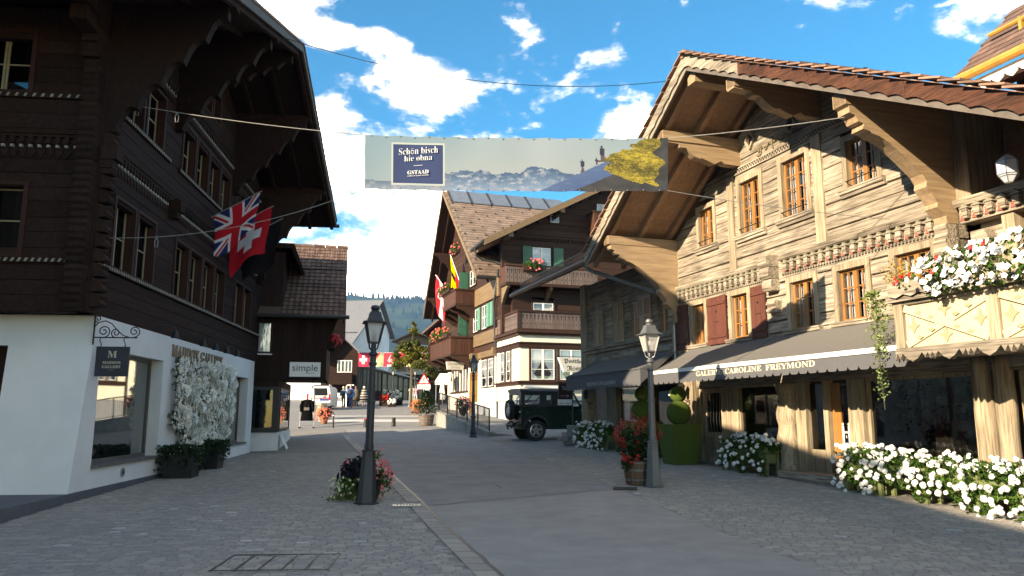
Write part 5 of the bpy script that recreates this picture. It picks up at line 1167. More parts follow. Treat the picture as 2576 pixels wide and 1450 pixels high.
k = MB(); k.tube([(3.75,-.1,9.0),(3.8,.05,7.6),(3.95,.08,7.2),(4.0,-.05,4.9),(4.05,-.15,4.55),(4.05,-.18,1.0)], .065, 8); k.build('downpipe', M['dkzinc'], PH)
# --- main roof (gable to the street)
for a, b, lab in ((12.05,3.9,'near'),(12.05,17.5,'far')):
    k = MB(); k.xz([(a,mroof(a)+.1),(b,mroof(b)+.1),(b,mroof(b)-.06),(a,mroof(a)-.06)], -14,1.0); k.build('roof', M['shingle'], PH)
    k = MB(); k.xz([(a,mroof(a)-.061),(b,mroof(b)-.061),(b,mroof(b)-.09),(a,mroof(a)-.09)], -.5,.97); k.build('soffit', M['phbrown'], PH)
    k = MB(); k.xz([(a,mroof(a)+.12),(b,mroof(b)+.12),(b,mroof(b)-.16),(a,mroof(a)-.16)], 1.001,1.05); k.build('verge_board', M['phtan'], PH)
    k = MB(); k.xz([(a,mroof(a)-.1),(b,mroof(b)-.1),(b,mroof(b)-.26),(a,mroof(a)-.26)], .35,.47); k.build('rafter', M['phbrown'], PH)
for x in (6.2,9.3,14.4,16.4): k = MB(); zt = mroof(x)-.26; k.yz([(-.1,zt),(.95,zt),(.95,zt-.18),(.7,zt-.3),(.5,zt-.6),(.2,zt-.75),(-.1,zt-1.2)], x-.1,x+.1); k.build('eave_bracket', M['phbrown'], PH)
k = MB(); sh = random.Random(9); n = 34
for i in range(n):
    x0_ = 3.9+8.1*i/n; x1_ = x0_+8.1/n*1.15
    for j in range(26):
        y1_ = .99-.31*j-.15*(i % 2)
        k.hexa([(x0_-.03,y1_-.30,mroof(x0_)+.10),(x0_-.03,y1_,mroof(x0_)+.10),(x1_,y1_,mroof(x1_)+.09),(x1_,y1_-.30,mroof(x1_)+.09),(x0_-.03,y1_-.30,mroof(x0_)+.15),(x0_-.03,y1_,mroof(x0_)+.15),(x1_,y1_,mroof(x1_)+.10),(x1_,y1_-.30,mroof(x1_)+.10)])
stuff(k.build('shingles', M['shingle'], PH))
k = MB()
for i in range(9):
    for j in range(12):
        if sh.random() < .75: x = 4.3+.78*i+.39*(j % 2); y = .7-.62*j; k.box(x,x+.06,y,y+.09,mroof(x)+.15,mroof(x)+.24)
stuff(k.build('snow_hooks', M['dkzinc'], PH))
for i in range(6):
    y1_ = .75-1.28*i; k = MB(); xa, xb = 11.95,10.7
    k.hexa([(xb,y1_-1.2,mroof(xb)+.20),(xb,y1_,mroof(xb)+.20),(xa,y1_,mroof(xa)+.20),(xa,y1_-1.2,mroof(xa)+.20),(xb,y1_-1.2,mroof(xb)+.26),(xb,y1_,mroof(xb)+.26),(xa,y1_,mroof(xa)+.26),(xa,y1_-1.2,mroof(xa)+.26)]); sp = k.build('solar_panel', M['solar'], PH)
    k = MB(); k.bar((xb-.03,y1_+.03,mroof(xb)+.25),(xa,y1_+.03,mroof(xa)+.27),.06,.08); k.build('frame', M['dkzinc'], sp)
k = MB(); k.tube([(3.85,1.05,mroof(3.9)-.02),(3.85,-1.6,mroof(3.9)-.02)], .09, 8); k.build('gutter', M['dkzinc'], PH)
# --- cross gable facing the camera
def croof(y): return 9.55+.525*(1.97-y)
logs(PH, -9.5, .25, 5.5, 14.6, .30, [(-2.3,-1.34,8.78,9.87),(-5.6,-4.8,11.2,12.4)], 2.3, 2.0, M['phbrown'], axis='y', seed=71, name='log', top=lambda y: croof(y)-.35)
pb('core', M['dark'], 2.35,9,-9.5,-.62,2.2,11.0)
ph_window(-2.3,-1.34,8.82,9.85,'x',2.0,2,3); ph_shutter(-1.30,-.82,8.80,9.88,M['green'],x=1.93); ph_shutter(-2.98,-2.46,8.80,9.88,M['green'],x=1.93)
ph_window(-2.78,-2.32,11.2,11.6,'x',2.0,1,1,curt=False); ph_window(-5.6,-4.9,11.2,12.4,'x',2.0,2,2)
k = MB()
for i in range(46): y = .1-.2*i; k.box(1.93,2.0,y-.12,y,10.22,10.32)
stuff(k.build('dentils', M['phbrown'], PH)); pb('string_course', M['phbrown'], 1.92,2.02,-9.4,.2,10.34,10.42)
pl_ = [(.95,1.45),(.95,-8.5),(12.05-(15.3-croof(-8.5))/.83+.3,-8.5),(12.05-(15.3-croof(.6))/.83,.6),(3.6,1.0),(3.0,1.45)]
k = MB(); n = len(pl_); k.add([(x,y,croof(y)) for x, y in pl_]+[(x,y,croof(y)-.18) for x, y in pl_], [tuple(range(n)),tuple(range(2*n-1,n-1,-1))]+[(i,n+i,n+(i+1)%n,(i+1)%n) for i in range(n)]); k.build('roof', M['shingle'], PH)
k = MB(); k.prism([(1.47,croof(1.47)+.05),(-8.5,croof(-8.5)+.05),(-8.5,croof(-8.5)-.26),(1.47,croof(1.47)-.26)], lambda p, t: (t,p[0],p[1]), .89,.949); k.build('verge_board', M['phtan'], PH)
k = MB(); k.prism([(1.4,croof(1.4)-.181),(-8.5,croof(-8.5)-.181),(-8.5,croof(-8.5)-.2),(1.4,croof(1.4)-.2)], lambda p, t: (t,p[0],p[1]), .96,2.3); k.build('soffit', M['phbrown'], PH)
for y in (.1,-2.6): pb('purlin', M['phtan'], .98,2.2,y-.12,y+.12,croof(y)-.45,croof(y)-.21)
k = MB(); k.tube([(.9,1.52,9.75),(3.1,1.52,9.72)], .085, 8); k.tube([(2.4,1.52,9.68),(2.45,1.45,9.35),(2.5,1.1,9.15),(2.3,.5,9.05),(2.1,.2,8.9)], .055, 8); k.build('gutter', M['dkzinc'], PH)
mb_ = pb('upper_balcony', M['phbrown'], 1.0,2.0,-4.6,.35,7.72,7.86); pb('handrail', M['phbrownz'], .96,1.08,-4.6,.40,8.66,8.74,mb_)
for i in range(24): inst('balcony_board', bmesh_, mb_, (1.03,.27-.2*i,2.34))
pb('side_boards', M['phbrownz'], 1.05,2.0,.28,.32,7.86,8.66,mb_)
for y in (.2,-2,-4.2): k = MB(); k.xz([(2.0,7.72),(1.05,7.72),(1.1,7.6),(1.5,7.35),(2.0,6.9)], y-.07,y+.07); k.build('bracket', M['phtan'], mb_)
tb = pb('top_balcony', M['phbrown'], 1.1,2.0,-6.5,-4.35,10.7,10.82); pb('front_boards', M['phbrownz'], 1.1,1.14,-6.5,-4.35,10.82,11.7,tb); pb('side_boards', M['phbrownz'], 1.14,2.0,-4.39,-4.35,10.82,11.7,tb); pb('handrail', M['phbrown'], 1.05,2.0,-6.5,-4.3,11.7,11.78,tb)
logs(PH, -8, -.2, 5.5, 7.7, .3, [(-2.35,-1.2,5.6,7.1)], 2.0, 1.7, M['phbrown'], axis='y', seed=74, name='log'); ph_window(-2.3,-1.25,6.1,7.0,'x',1.7,2,1,curt=False)
# --- things on and around the hotel
GR = [head_mesh('geranium_head', M['oflower'], .075, 10, 20+k, .04) for k in range(3)]; GP_ = [head_mesh('geranium_head', M['pflower'], .075, 10, 30+k, .04) for k in range(3)]
def gbox(label, p, rz, L, heads, up=.3, n=34, seed=1):
    t = thing('geranium_box', label, 'flower box', p, rz, 'geranium boxes on the hotel balconies'); t.scale = (KH,KH,KH); r = random.Random(seed)
    k = MB(); k.box(-L/2,L/2,-.12,.12,-.04,.18); k.build('box', M['phbrown'], t); k = MB(); foliage(k, int(260*L), ell((0,.05,.28),L/2+.1,.25,up,.2), .09, r=r); stuff(k.build('foliage', M['leaf'], t))
    for i in range(n): q = ell((0,.05,.3),L/2+.12,.28,up+.05,.8)(r); inst('geranium_head', heads[i % 3], t, q, aim((q[0]*.3,.5,1)), .6+.4*r.random())
gbox('coral geranium box along the lower street-side balcony rail of the hotel', FP.w(11.2,1.3,5.95), FP.a, 5.0, GR, .36, 60, 3)
gbox('coral geranium box on the flag balcony of the hotel', FP.w(10.6,1.15,8.6), FP.a, 3.2, GP_, .28, 24, 4)
gbox('pink geranium box on the balcony rail under the camera-facing hotel window', FP.w(.93,-1.05,8.46), FP.a+PI/2, 1.15, GP_, .26, 16, 5)
gbox('geranium box high under the street gable of the hotel', FP.w(9.6,.75,10.9), FP.a, 1.3, GP_, .35, 16, 6)
t = thing('hotel_name_sign', 'white lightbox sign with two lines of capitals under the hotel balcony', 'sign', FP.w(10.2,.55,4.15), FP.a+PI/2); t.scale = (KH,KH,KH)
k = MB(); k.xz([(-.48,0),(.48,0),(.55,.46),(-.55,.46)], -.08,.08); bd = k.build('lightbox', mat('pale_sign_face',(.52,.50,.47),None,.5), t)
text('POSTHOTEL', mat('grey_sign_letters',(.30,.28,.27),None,.6), bd, 'lettering', 'serif', .13, .85, .004, facing(0,.082,.25,-1)); text('RÖSSLI', bpy.data.materials['grey_sign_letters'], bd, 'lettering', None, .12, .5, .004, facing(0,.082,.07,-1))
t = thing('blackletter_sign', 'trapezoid hanging sign in blackletter script between hotel and larch chalet', 'sign', FP.w(-2.0,-1.95,3.44), FP.a+PI/2); t.scale = (KH,KH,KH)
k = MB(); k.xz([(-.6,0),(.6,0),(.86,.62),(-.86,.62)], -.09,.09); bd = k.build('lightbox', mat('ivory_sign_face',(.50,.48,.43),None,.5), t); k = MB(); k.xz([(.6,0),(.602,0),(.862,.62),(.86,.62)], -.09,.09); k.build('end', M['wpaint'], bd)
text('Posthotel', M['black'], bd, 'lettering', 'fraktur', .25, 1.25, .004, facing(0,.092,.33,-1)); text('Rössli', M['black'], bd, 'lettering', 'fraktur', .22, .85, .004, facing(.05,.092,.05,-1))
k = MB(); k.tube([(.95,0,.68),(-.8,0,.66),(-1.1,0,.70)], .015, 5); k.build('bracket', M['iron'], t)
# flags on the hotel balcony
# ================================================================== street furniture and vehicles
def lamp_post(label, p, h, m, kind, rz=0, lean=0):
    """tall post with a tapered octagonal foot (kind 0) or a slim moulded foot (kind 1), four-sided lantern with bell roof"""
    t = thing('street_lamp', label, 'street lamp', p, rz, 'street lamps'); t.rotation_euler = (0,lean,rz)
    hl = .70; zb = h-hl     # lantern height, its base
    k = MB()
    if kind == 0:
        k.lathe([(.225,0),(.225,.02),(.185,.025)], n=6); k.lathe([(.175,.02),(.112,.90)], n=6); k.lathe([(.13,.90),(.13,.92),(.085,.94),(.085,1.0),(.074,1.06)], n=14)
    else: k.lathe([(.17,0),(.17,.06),(.13,.12),(.15,.2),(.10,.42),(.09,.8),(.11,.84),(.11,.9),(.075,.95),(.09,1.0),(.075,1.05)], n=14)
    k.build('foot', m, t)
    k = MB(); k.lathe([(.072,1.05),(.068,1.75),(.080,1.76),(.080,1.80),(.062,1.81),(.054,zb-.42),(.075,zb-.40),(.075,zb-.36),(.055,zb-.35),(.055,zb-.25),(.085,zb-.22),(.085,zb-.19),(.05,zb-.17),(.045,zb-.02)], n=14); k.build('shaft', m, t, smooth=False)
    k = MB()
    for a in range(4):
        c, s = math.cos(a*PI/2+PI/4), math.sin(a*PI/2+PI/4); k.tube([(.04*c,.04*s,zb-.14),(.10*c,.10*s,zb-.10),(.125*c,.125*s,zb-.0)], .012, 5)
        k.bar((.125*c,.125*s,zb),(.225*c,.225*s,zb+.36),.028)
    k.lathe([(.135,zb-.01),(.135,zb+.015)], n=4, ph=PI/4); k.lathe([(.05,zb+.0),(.035,zb+.12),(.03,zb+.13)], n=8); k.build('lantern_frame', m, t)
    k = MB(); q = [(.128*math.cos(a*PI/2+PI/4),.128*math.sin(a*PI/2+PI/4),zb+.016) for a in range(4)]; w_ = [(.218*math.cos(a*PI/2+PI/4),.218*math.sin(a*PI/2+PI/4),zb+.355) for a in range(4)]
    k.add(q+w_, [(i,(i+1)%4,4+(i+1)%4,4+i) for i in range(4)]); k.build('glass', M['lampglass'], t)
    k = MB(); k.lathe([(.03,0),(.045,.05),(.03,.10),(.005,.115)], (0,0,zb+.12), 10); k.build('bulb', M['wlens'], t)
    k = MB(); k.lathe([(.30,zb+.355),(.305,zb+.37),(.21,zb+.40),(.165,zb+.47),(.14,zb+.55),(.13,zb+.56)], n=4, ph=PI/4); k.lathe([(.07,zb+.56),(.075,zb+.59),(.06,zb+.60),(.085,zb+.63),(.07,zb+.68),(.012,zb+.70)], n=12); k.build('lantern_roof', m, t)
    return t
M['lampglass'] = glassmat('lamp_glass', (.80,.78,.74), .12, .15)
def frost(): 
    m, t, p = newmat('frosted_lamp_glass'); p.inputs['Base Color'].default_value = (.62,.60,.57,1); p.inputs['Roughness'].default_value = .3
    tr = t.nodes.new('ShaderNodeBsdfTransparent'); mx = t.nodes.new('ShaderNodeMixShader'); mx.inputs[0].default_value = .55; t.links.new(tr.outputs[0], mx.inputs[1]); t.links.new(p.outputs[0], mx.inputs[2]); t.links.new(mx.outputs[0], t.nodes['Material Output'].inputs[0]); return m
M['lampglass'] = frost()
q = gnd(922,1269); q.z += .012; lamp_post('nearest charcoal street lamp, standing in a flower tub left of the road', q, 3.55, M['lampdk'], 0, .25, math.radians(.9))
q = gnd(1645,1226); q.z += .012; lamp_post('pale grey street lamp right of the road beside the red-flowered barrel', q, 3.50, M['steelgrey'], 0, .25)
q = gnd(1190,1101); q.z += .004; lamp_post('slim dark street lamp at the foot of the ramp railing', q, 3.55, M['lampdk'], 1, .2)
for lab, u, vb, vt in (('distant street lamp right of the tree trunk, behind the warning sign',1043,1008,926),('distant street lamp beside the closed parasols, nearer the hotel',1083,1008,926),('distant street lamp behind the near lamp post, left of the fountain',987,1017,934)):
    Y = 3.5*1915/(vb-vt); p = W(u, vb, Y); p.z = gz(p.x, p.y)+.006; lamp_post(lab, p, 3.5, M['lampdk'], 1)
# flower tub round the nearest lamp
c = gnd(915,1262); t = thing('flower_tub', 'tub of dark purple foliage, pink and yellow flowers around the nearest lamp post', 'planter', (c.x,c.y+.26,gz(c.x,c.y+.26)+.012)); t.scale = (.80,.80,.90); r = random.Random(51)
k = MB(); k.lathe([(.26,0),(.36,.35),(.40,.52),(.34,.52)], n=16); k.build('tub', M['black'], t)
k = MB(); foliage(k, 420, ell((-.22,-.05,.58),.40,.35,.28,.3), .14, r=r, asp=.45); foliage(k, 130, ell((-.35,-.2,.45),.3,.25,.3,.3), .16, r=r, asp=.4); stuff(k.build('dark_foliage', M['bleaf'], t))
k = MB(); foliage(k, 420, lambda r_: (-.38+r_.gauss(0,.16), -.30+r_.gauss(0,.12), .03+.42*r_.random()), .07, r=r); foliage(k, 60, lambda r_: (-.55+r_.gauss(0,.15), -.36+r_.gauss(0,.06), .03+.05*r_.random()), .07, r=r); foliage(k, 260, ell((.36,-.05,.42),.26,.3,.36,.3), .07, r=r); foliage(k, 60, ell((.1,.1,.85),.25,.2,.14,.3), .07, r=r); stuff(k.build('green_foliage', M['gleaf'], t))
ph1 = blossom_mesh('blossom', M['pflower'], .036, 5, None, .3); ph2 = blossom_mesh('pale_blossom', mat('pale_yellow_petal',(.62,.62,.35),(.5,.52,.28),.6,8), .03, 4, None, .3)
for i in range(95): p = ell((.36,-.08,.42),.28,.32,.38,.85)(r); inst('blossom', ph1, t, p, aim((p[0]-.3,p[1]-.2,.4)), .8+.5*r.random())
for i in range(16): p = ell((-.15,-.15,.62),.42,.3,.28,.9)(r); inst('blossom', ph1, t, p, aim((0,-1,.5)), 1.2)
for i in range(8): p = (r.gauss(.12,.16), r.gauss(0,.1), .9+.12*r.random()); inst('blossom', ph1, t, p, aim((0,-.6,1)), 1.1)
for i in range(46): p = (-.42+r.gauss(0,.17), -.40+r.gauss(0,.08), .04+.42*r.random()); inst('pale_blossom', ph2, t, p, aim((0,-1,.5)))
# red flowers in a half barrel beside the second lamp
def half_barrel(t, R, h, nst=18, m=M['barrel']):
    for i in range(nst):
        a0, a1 = 2*PI*i/nst+.01, 2*PI*(i+1)/nst-.01; k = MB(); prof = [(.80,0),(.93,.35),(1.0,.75),(1.03,1.0)]; vs = []
        for f, z in prof:
            for a in (a0,a1): vs.append((R*f*math.cos(a),R*f*math.sin(a),h*z))
        for f, z in prof[::-1]:
            for a in (a1,a0): vs.append(((R*f-.025)*math.cos(a),(R*f-.025)*math.sin(a),h*z))
        n = 4; k.add(vs, [(2*j,2*j+1,2*j+3,2*j+2) for j in range(2*n-1)]+[(14,15,1,0)]); k.build('stave', m, t)
    for f, z in ((.90,.22),(.99,.62),(1.03,.92)):
        k = MB(); k.lathe([(R*f+.004,h*z-.02),(R*f+.010,h*z+.02),(R*f-.01,h*z+.02),(R*f-.01,h*z-.02)], n=24); k.build('hoop', M['hoop'], t)
    k = MB(); k.lathe([(R*.8,.02),(R*.95,h*.9)], n=18); k.build('soil', M['dark'], t)
q = gnd(1607,1222); t = thing('flower_barrel', 'half barrel planted with red salvias beside the pale grey lamp post', 'planter', (q.x,q.y+.1,gz(q.x,q.y+.1)+.012), .2); half_barrel(t, .30, .50); r = random.Random(52)
k = MB(); foliage(k, 620, ell((0,0,.85),.44,.40,.42,.3), .115, r=r, asp=.6); foliage(k, 100, ell((-.3,-.2,.5),.2,.15,.2,.3), .09, r=r); stuff(k.build('foliage', leafmat('salvia_leaf',(.030,.070,.022),(.018,.045,.014)), t))
RS = MB()
for i in range(16):
    a = i*2.4; z = .012*i; RS.add([(0,0,z),(.03*math.cos(a-.5),.03*math.sin(a-.5),z+.012),(.045*math.cos(a),.045*math.sin(a),z+.02),(.03*math.cos(a+.5),.03*math.sin(a+.5),z+.012)], [(0,1,2,3)])
rs_me = RS.mesh('salvia_spike', M['rflower'])
for i in range(60): p = ell((0,0,.92),.46,.42,.40,.92)(r); p = (p[0],p[1],max(.7,p[2])); inst('salvia_spike', rs_me, t, p, aim((p[0]*.8,p[1]*.8,.8)), .8+.6*r.random())
for i in range(10): p = (-.34+r.gauss(0,.12),-.28+r.gauss(0,.08),.42+.2*r.random()); inst('salvia_spike', rs_me, t, p, aim((-1,-1,.4)), .8)
# sign post in a concrete base
q = gnd(1441,1113); t = thing('shop_direction_sign', 'wine-red arrow sign and white plate on a post in a concrete drum', 'sign', (q.x,q.y,gz(q.x,q.y)+.004), math.radians(14))
k = MB(); k.lathe([(.225,0),(.225,.62),(.18,.64)], n=20); k.build('concrete_base', M['concrete'], t); k = MB(); k.lathe([(.03,.6),(.03,2.35)], n=8); k.build('post', M['iron'], t)
k = MB(); k.bar((-.62,0,2.28),(.05,0,2.24),.02); k.build('arm', M['iron'], t); wine = mat('wine_red_panel',(.035,.008,.014),None,.4); k = MB(); k.box(-.56,-.03,-.03,.03,1.62,2.22); pn = k.build('arrow_panel', wine, t)
text('Tilmz', mat('pale_script',(.55,.50,.50),None,.6), pn, 'lettering', None, .15, .32, .003, facing(-.27,-.031,1.97)); k = MB(); k.box(-.50,-.16,-.034,-.031,1.745,1.757); k.bar((-.22,-.0325,1.80),(-.15,-.0325,1.751),.004,.012); k.bar((-.22,-.0325,1.70),(-.15,-.0325,1.751),.004,.012); k.build('arrow', bpy.data.materials['pale_script'], pn)
k = MB(); k.box(-.58,-.03,-.032,.032,1.40,1.615); pl = k.build('white_plate', M['wpaint'], t); k = MB(); k.box(-.54,-.36,-.035,-.0325,1.455,1.475); k.box(-.30,-.08,-.035,-.0325,1.455,1.475); k.lathe([(.012,0),(.002,.03)],(-.45,-.034,1.52),5); k.build('print', M['black'], pl)
# ---------------- off-road car
q = gnd(1348,1110); JP = thing('off_road_car', 'dark green off-road car with black roof and spare wheel on its rear door', 'car', (q.x,q.y,gz(q.x,q.y)+.004), math.radians(18))
def jb(name, m, x0, x1, y0, y1, z0, z1, parent=JP): k = MB(); k.box(x0,x1,y0,y1,z0,z1); return k.build(name, m, parent)
body = None
def arch(cx, r, z, n=9): return [(cx+r*math.cos(PI-PI*i/n), z+r*math.sin(PI-PI*i/n)) for i in range(n+1)]
for y0, y1 in ((.08,.16),(1.62,1.70)):
    k = MB(); o_ = [(-.58,.62)]+[(-.47,.56)]+arch(.05,.50,.45)+[(.56,.45)]+[(1.85,.45)]+arch(2.41,.50,.45)+[(2.95,.56),(3.05,.62),(3.05,1.14),(2.0,1.17),(1.98,1.36),(-.58,1.36)]
    k.xz(o_, y0, y1); k.build('body_side', M['lrgreen'], JP)
    for cx in (.05,2.41):
        k = MB(); a = arch(cx,.56,.47,10); b = arch(cx,.485,.45,10); yo = (y0-.05,y0-.001) if y0 < 1 else (y1+.001,y1+.05); k.xz(a+b[::-1], *yo); k.build('wheel_arch', M['lrroof'], JP)
    # upper side with window openings
    for a, b, c, d in ((-.58,1.62,1.36,1.44),(-.58,1.62,1.83,1.93),(-.58,-.42,1.44,1.83))+(((.20,.50,1.44,1.83),(.70,1.36,1.44,1.83),(1.36,1.40,1.44,1.83)) if y0 < 1 else ((1.28,1.36,1.44,1.83),)): jb('pillar', M['lrroof'], a,b,y0+.015,y1-.01,c,d)
    k = MB(); k.bar((1.97,(y0+y1)/2,1.36),(1.66,(y0+y1)/2,1.90),.06); k.build('windscreen_pillar', M['lrroof'], JP)
    for a, b in ((-.42,.20),(.50,.70),(1.40,1.86)) if y0 < 1 else ((-.42,1.28),(1.36,1.86)): k = MB(); (k.xz([(a,1.44),(b,1.44),(min(b,1.70),1.83),(a,1.83)], (y0+y1)/2-.004, (y0+y1)/2+.004)); k.build('side_window', M['glass'], JP)
jb('rear_panel', M['lrgreen'], -.585,-.50,.16,1.62,.62,1.36); jb('bonnet', M['lrgreen'], 2.0,3.05,.161,1.619,.85,1.16); jb('front_panel', M['black'], 2.98,3.06,.161,1.619,.55,.849); jb('underbody', M['black'], -.45,2.9,.30,1.48,.45,.62)
for a, b, c, d in ((.16,.30,1.36,1.93),(1.48,1.62,1.36,1.93),(.30,1.48,1.83,1.93),(.30,.36,1.36,1.83)): jb('rear_frame', M['lrroof'], -.58,-.53,a,b,c,d)
jb('rear_window', M['glass'], -.56,-.55,.36,1.48,1.38,1.83)
k = MB(); k.yz([(.06,1.93),(.06,1.99),(.14,2.05),(.5,2.07),(1.28,2.07),(1.64,2.05),(1.72,1.99),(1.72,1.93)], -.62,1.68); k.build('roof', M['lrroof'], JP)
k = MB(); k.box(-.25,.95,.056,.062,1.955,1.985); k.build('alpine_light', M['solar'], JP)
jb('belt_rail', M['lrgreen'], -.58,1.97,.064,.079,1.26,1.30); jb('door_seam', M['black'], 1.36,1.37,.0785,.0795,.5,1.36); jb('door_seam', M['black'], 1.94,1.95,.0785,.0795,.5,1.3); jb('door_handle', M['iron'], 1.44,1.56,.06,.079,1.1,1.13)
for a in ((-.38,.05),(.02,.42),(.22,.62)): k = MB(); k.tube([(a[0],.45,1.40),(a[1],.45,1.86)], .025, 6); k.build('roll_bar', M['black'], JP)
jb('seat', M['black'], .75,1.2,.3,.75,.9,1.62); jb('seat', M['black'], .75,1.2,1.0,1.45,.9,1.62); jb('load_floor', M['black'], -.5,2.0,.16,1.62,.62,.66)
def wheel(cx, cy, cz, axis, out):
    tprof = [(.27,-.11),(.38,-.115),(.405,-.08),(.405,.08),(.38,.115),(.27,.11)]
    k = MB(); n = 26; vs = []
    for r_, w_ in tprof:
        for i in range(n):
            a = 2*PI*i/n; rr_ = r_+(.006 if (i % 2 and r_ > .4) else 0); c, s = rr_*math.cos(a), rr_*math.sin(a); vs.append((cx+c, cy+w_, cz+s) if axis == 'y' else (cx+w_, cy+c, cz+s))
    k.add(vs, [(i*n+j,i*n+(j+1)%n,(i+1)*n+(j+1)%n,(i+1)*n+j) for i in range(5) for j in range(n)]); t_ = k.build('wheel', M['rubber'], JP, smooth=False)
    P3 = lambda c, s, w_: (cx+c, cy+w_, cz+s) if axis == 'y' else (cx+w_, cy+c, cz+s)
    k = MB(); vs = []
    for r_, w_ in ((.275,-.09),(.275,.09*out if 0 else .09),(.235,.10),(.225,.04)):
        for i in range(n): a = 2*PI*i/n; vs.append(P3(r_*math.cos(a), r_*math.sin(a), w_*out))
    k.add(vs, [(i*n+j,i*n+(j+1)%n,(i+1)*n+(j+1)%n,(i+1)*n+j) for i in range(3) for j in range(n)])
    for i in range(5):
        a = 2*PI*i/5+.3; u_ = Vector((math.cos(a),math.sin(a))); v_ = Vector((-u_.y,u_.x)); pts = [u_*.04+v_*.075,u_*.04-v_*.075,u_*.235-v_*.035,u_*.235+v_*.035]
        k.add([P3(p.x,p.y,.075*out) for p in pts]+[P3(p.x,p.y,.045*out) for p in pts], [(0,1,2,3),(7,6,5,4),(0,4,5,1),(1,5,6,2),(2,6,7,3),(3,7,4,0)])
    k.add([P3(.07*math.cos(2*PI*i/12),.07*math.sin(2*PI*i/12),.085*out) for i in range(12)], [tuple(range(12))]); k.build('rim', M['alloy'], t_)
    k = MB(); k.add([P3(.27*math.cos(2*PI*i/20),.27*math.sin(2*PI*i/20),.03*out) for i in range(20)], [tuple(range(20))]); k.build('brake_void', M['black'], t_)
wheel(.05,.16,.405,'y',-1); wheel(2.41,.16,.405,'y',-1); wheel(.05,1.62,.405,'y',1); wheel(2.41,1.62,.405,'y',1); wheel(-.75,1.0,1.22,'x',-1)
jb('rear_bumper', M['black'], -.72,-.58,.14,1.64,.52,.66); k = MB(); k.tube([(-.7,.9,.6),(-.86,.9,.56),(-.9,.9,.5),(-.84,.9,.44)], .03, 6); k.tube([(-.6,.35,.75),(-.8,.5,.62),(-.8,1.3,.62),(-.6,1.45,.75)], .035, 6); k.build('tow_hitch', M['black'], JP)
for y in (.2,1.58):
    for z, m in ((.86,'redlight'),(1.14,'wlens')): k = MB(); k.lathe([(.045,0),(.04,.03),(.01,.04)], n=10); o = k.build('rear_light', M[m], JP); o.location = (-.585,y,z); o.rotation_euler = (0,-PI/2,0)
k = MB(); k.box(1.9,1.98,-.16,.06,1.24,1.44); k.build('wing_mirror', M['black'], JP)
# stone kerb and low wall behind the car
t = thing('low_stone_wall', 'low dry-stone wall glimpsed beneath the dark green car', 'wall', FR.w(15.2,-1.4,.5), FR.a+PI/2+.25); r = random.Random(6)
sm = mat('grey_field_stone',(.30,.28,.26),(.20,.19,.18),.9,6,bump=.5,var=.2)
for j in range(3):
    x = -1.2
    while x < 2.2: w_ = .18+.2*r.random(); k = MB(); e_ = .015; k.box(x+e_,x+w_-e_,-.15+.03*r.random(),.15,j*.16+e_*.5,j*.16+.15); k.build('stone', sm, t); x += w_
# ---------------- ramp with railing
A_ = gnd(1227,1099); B2 = gnd(1096,1072); t = thing('ramp_wall', 'concrete ramp wall with black bar railing in front of the hotel', 'ramp', (A_.x,A_.y,gz(A_.x,A_.y)), 0); d_ = Vector((B2.x-A_.x,B2.y-A_.y,0)); L = d_.length; d_.normalize(); nx = Vector((-d_.y,d_.x,0)); t.rotation_euler = (0,0,math.atan2(d_.y,d_.x))
def gl_(x): p = A_+d_*x; return gz(p.x,p.y)-gz(A_.x,A_.y)
def topz(x): return .16+(W(1096,1037,B2.y).z-gz(A_.x,A_.y)-.16)*x/L
k = MB(); n = 10
for i in range(n):
    a, b = L*i/n, L*(i+1)/n; k.hexa([(a,-1.2,gl_(a)-.3),(b,-1.2,gl_(b)-.3),(b,.0,gl_(b)-.3),(a,.0,gl_(a)-.3),(a,-1.2,topz(a)-.1),(b,-1.2,topz(b)-.1),(b,0,topz(b)),(a,0,topz(a))])
k.build('wall', M['concrete'], t); k = MB(); k.hexa([(-.1,-.3,topz(0)),(L,-.3,topz(L)),(L,.03,topz(L)),(-.1,.03,topz(0)),(-.1,-.3,topz(0)+.05),(L,-.3,topz(L)+.05),(L,.03,topz(L)+.05),(-.1,.03,topz(0)+.05)]); k.build('coping', M['concrete'], t)
k = MB(); k.bar((.1,-.12,topz(.1)+1.02),(L,-.12,topz(L)+1.02),.045); k.build('handrail', M['iron'], t); k = MB(); k.bar((.1,-.12,topz(.1)+.15),(L,-.12,topz(L)+.15),.03); k.build('bottom_rail', M['iron'], t)
nb = 62
for i in range(nb):
    x = .12+(L-.15)*i/(nb-1); big = i % 12 == 0; k = MB(); w_ = .022 if big else .008; k.box(x-w_,x+w_,-.12-w_,-.12+w_,topz(x)+(.0 if big else .15),topz(x)+1.02); k.build('post' if big else 'bar', M['iron'], t)
# conifer in a half barrel
q = gnd(1072,1071); t = thing('potted_conifer', 'bushy dwarf conifer in a wooden half barrel at the ramp end', 'plant', (q.x,q.y,gz(q.x,q.y)+.006)); t.scale = (1.25,1.25,1.2); half_barrel(t, .33, .48, 14, mat('grey_barrel',(.20,.14,.11),(.14,.10,.08),.8,3,AZ,.3,.12)); r = random.Random(54)
k = MB()
for i in range(1700):
    z = r.random(); rad = (1-z)**.7*.62+.05; a = r.random()*6.28; rr_ = rad*(.45+.6*r.random()); p = Vector((rr_*math.cos(a),rr_*math.sin(a),.5+z*1.0)); dd = Vector((math.cos(a),math.sin(a),.7)).normalized()*.11; s_ = Vector((-math.sin(a),math.cos(a),0))*.03; k.add([p-s_,p+dd*.5-s_*.2,p+dd,p+s_],[(0,1,2,3)])
stuff(k.build('needles', leafmat('conifer_needles',(.030,.062,.020),(.016,.038,.012)), t)); k = MB(); k.tube([(0,0,.4),(0,0,1.3)],[.04,.015],6); k.build('trunk', M['bark'], t)
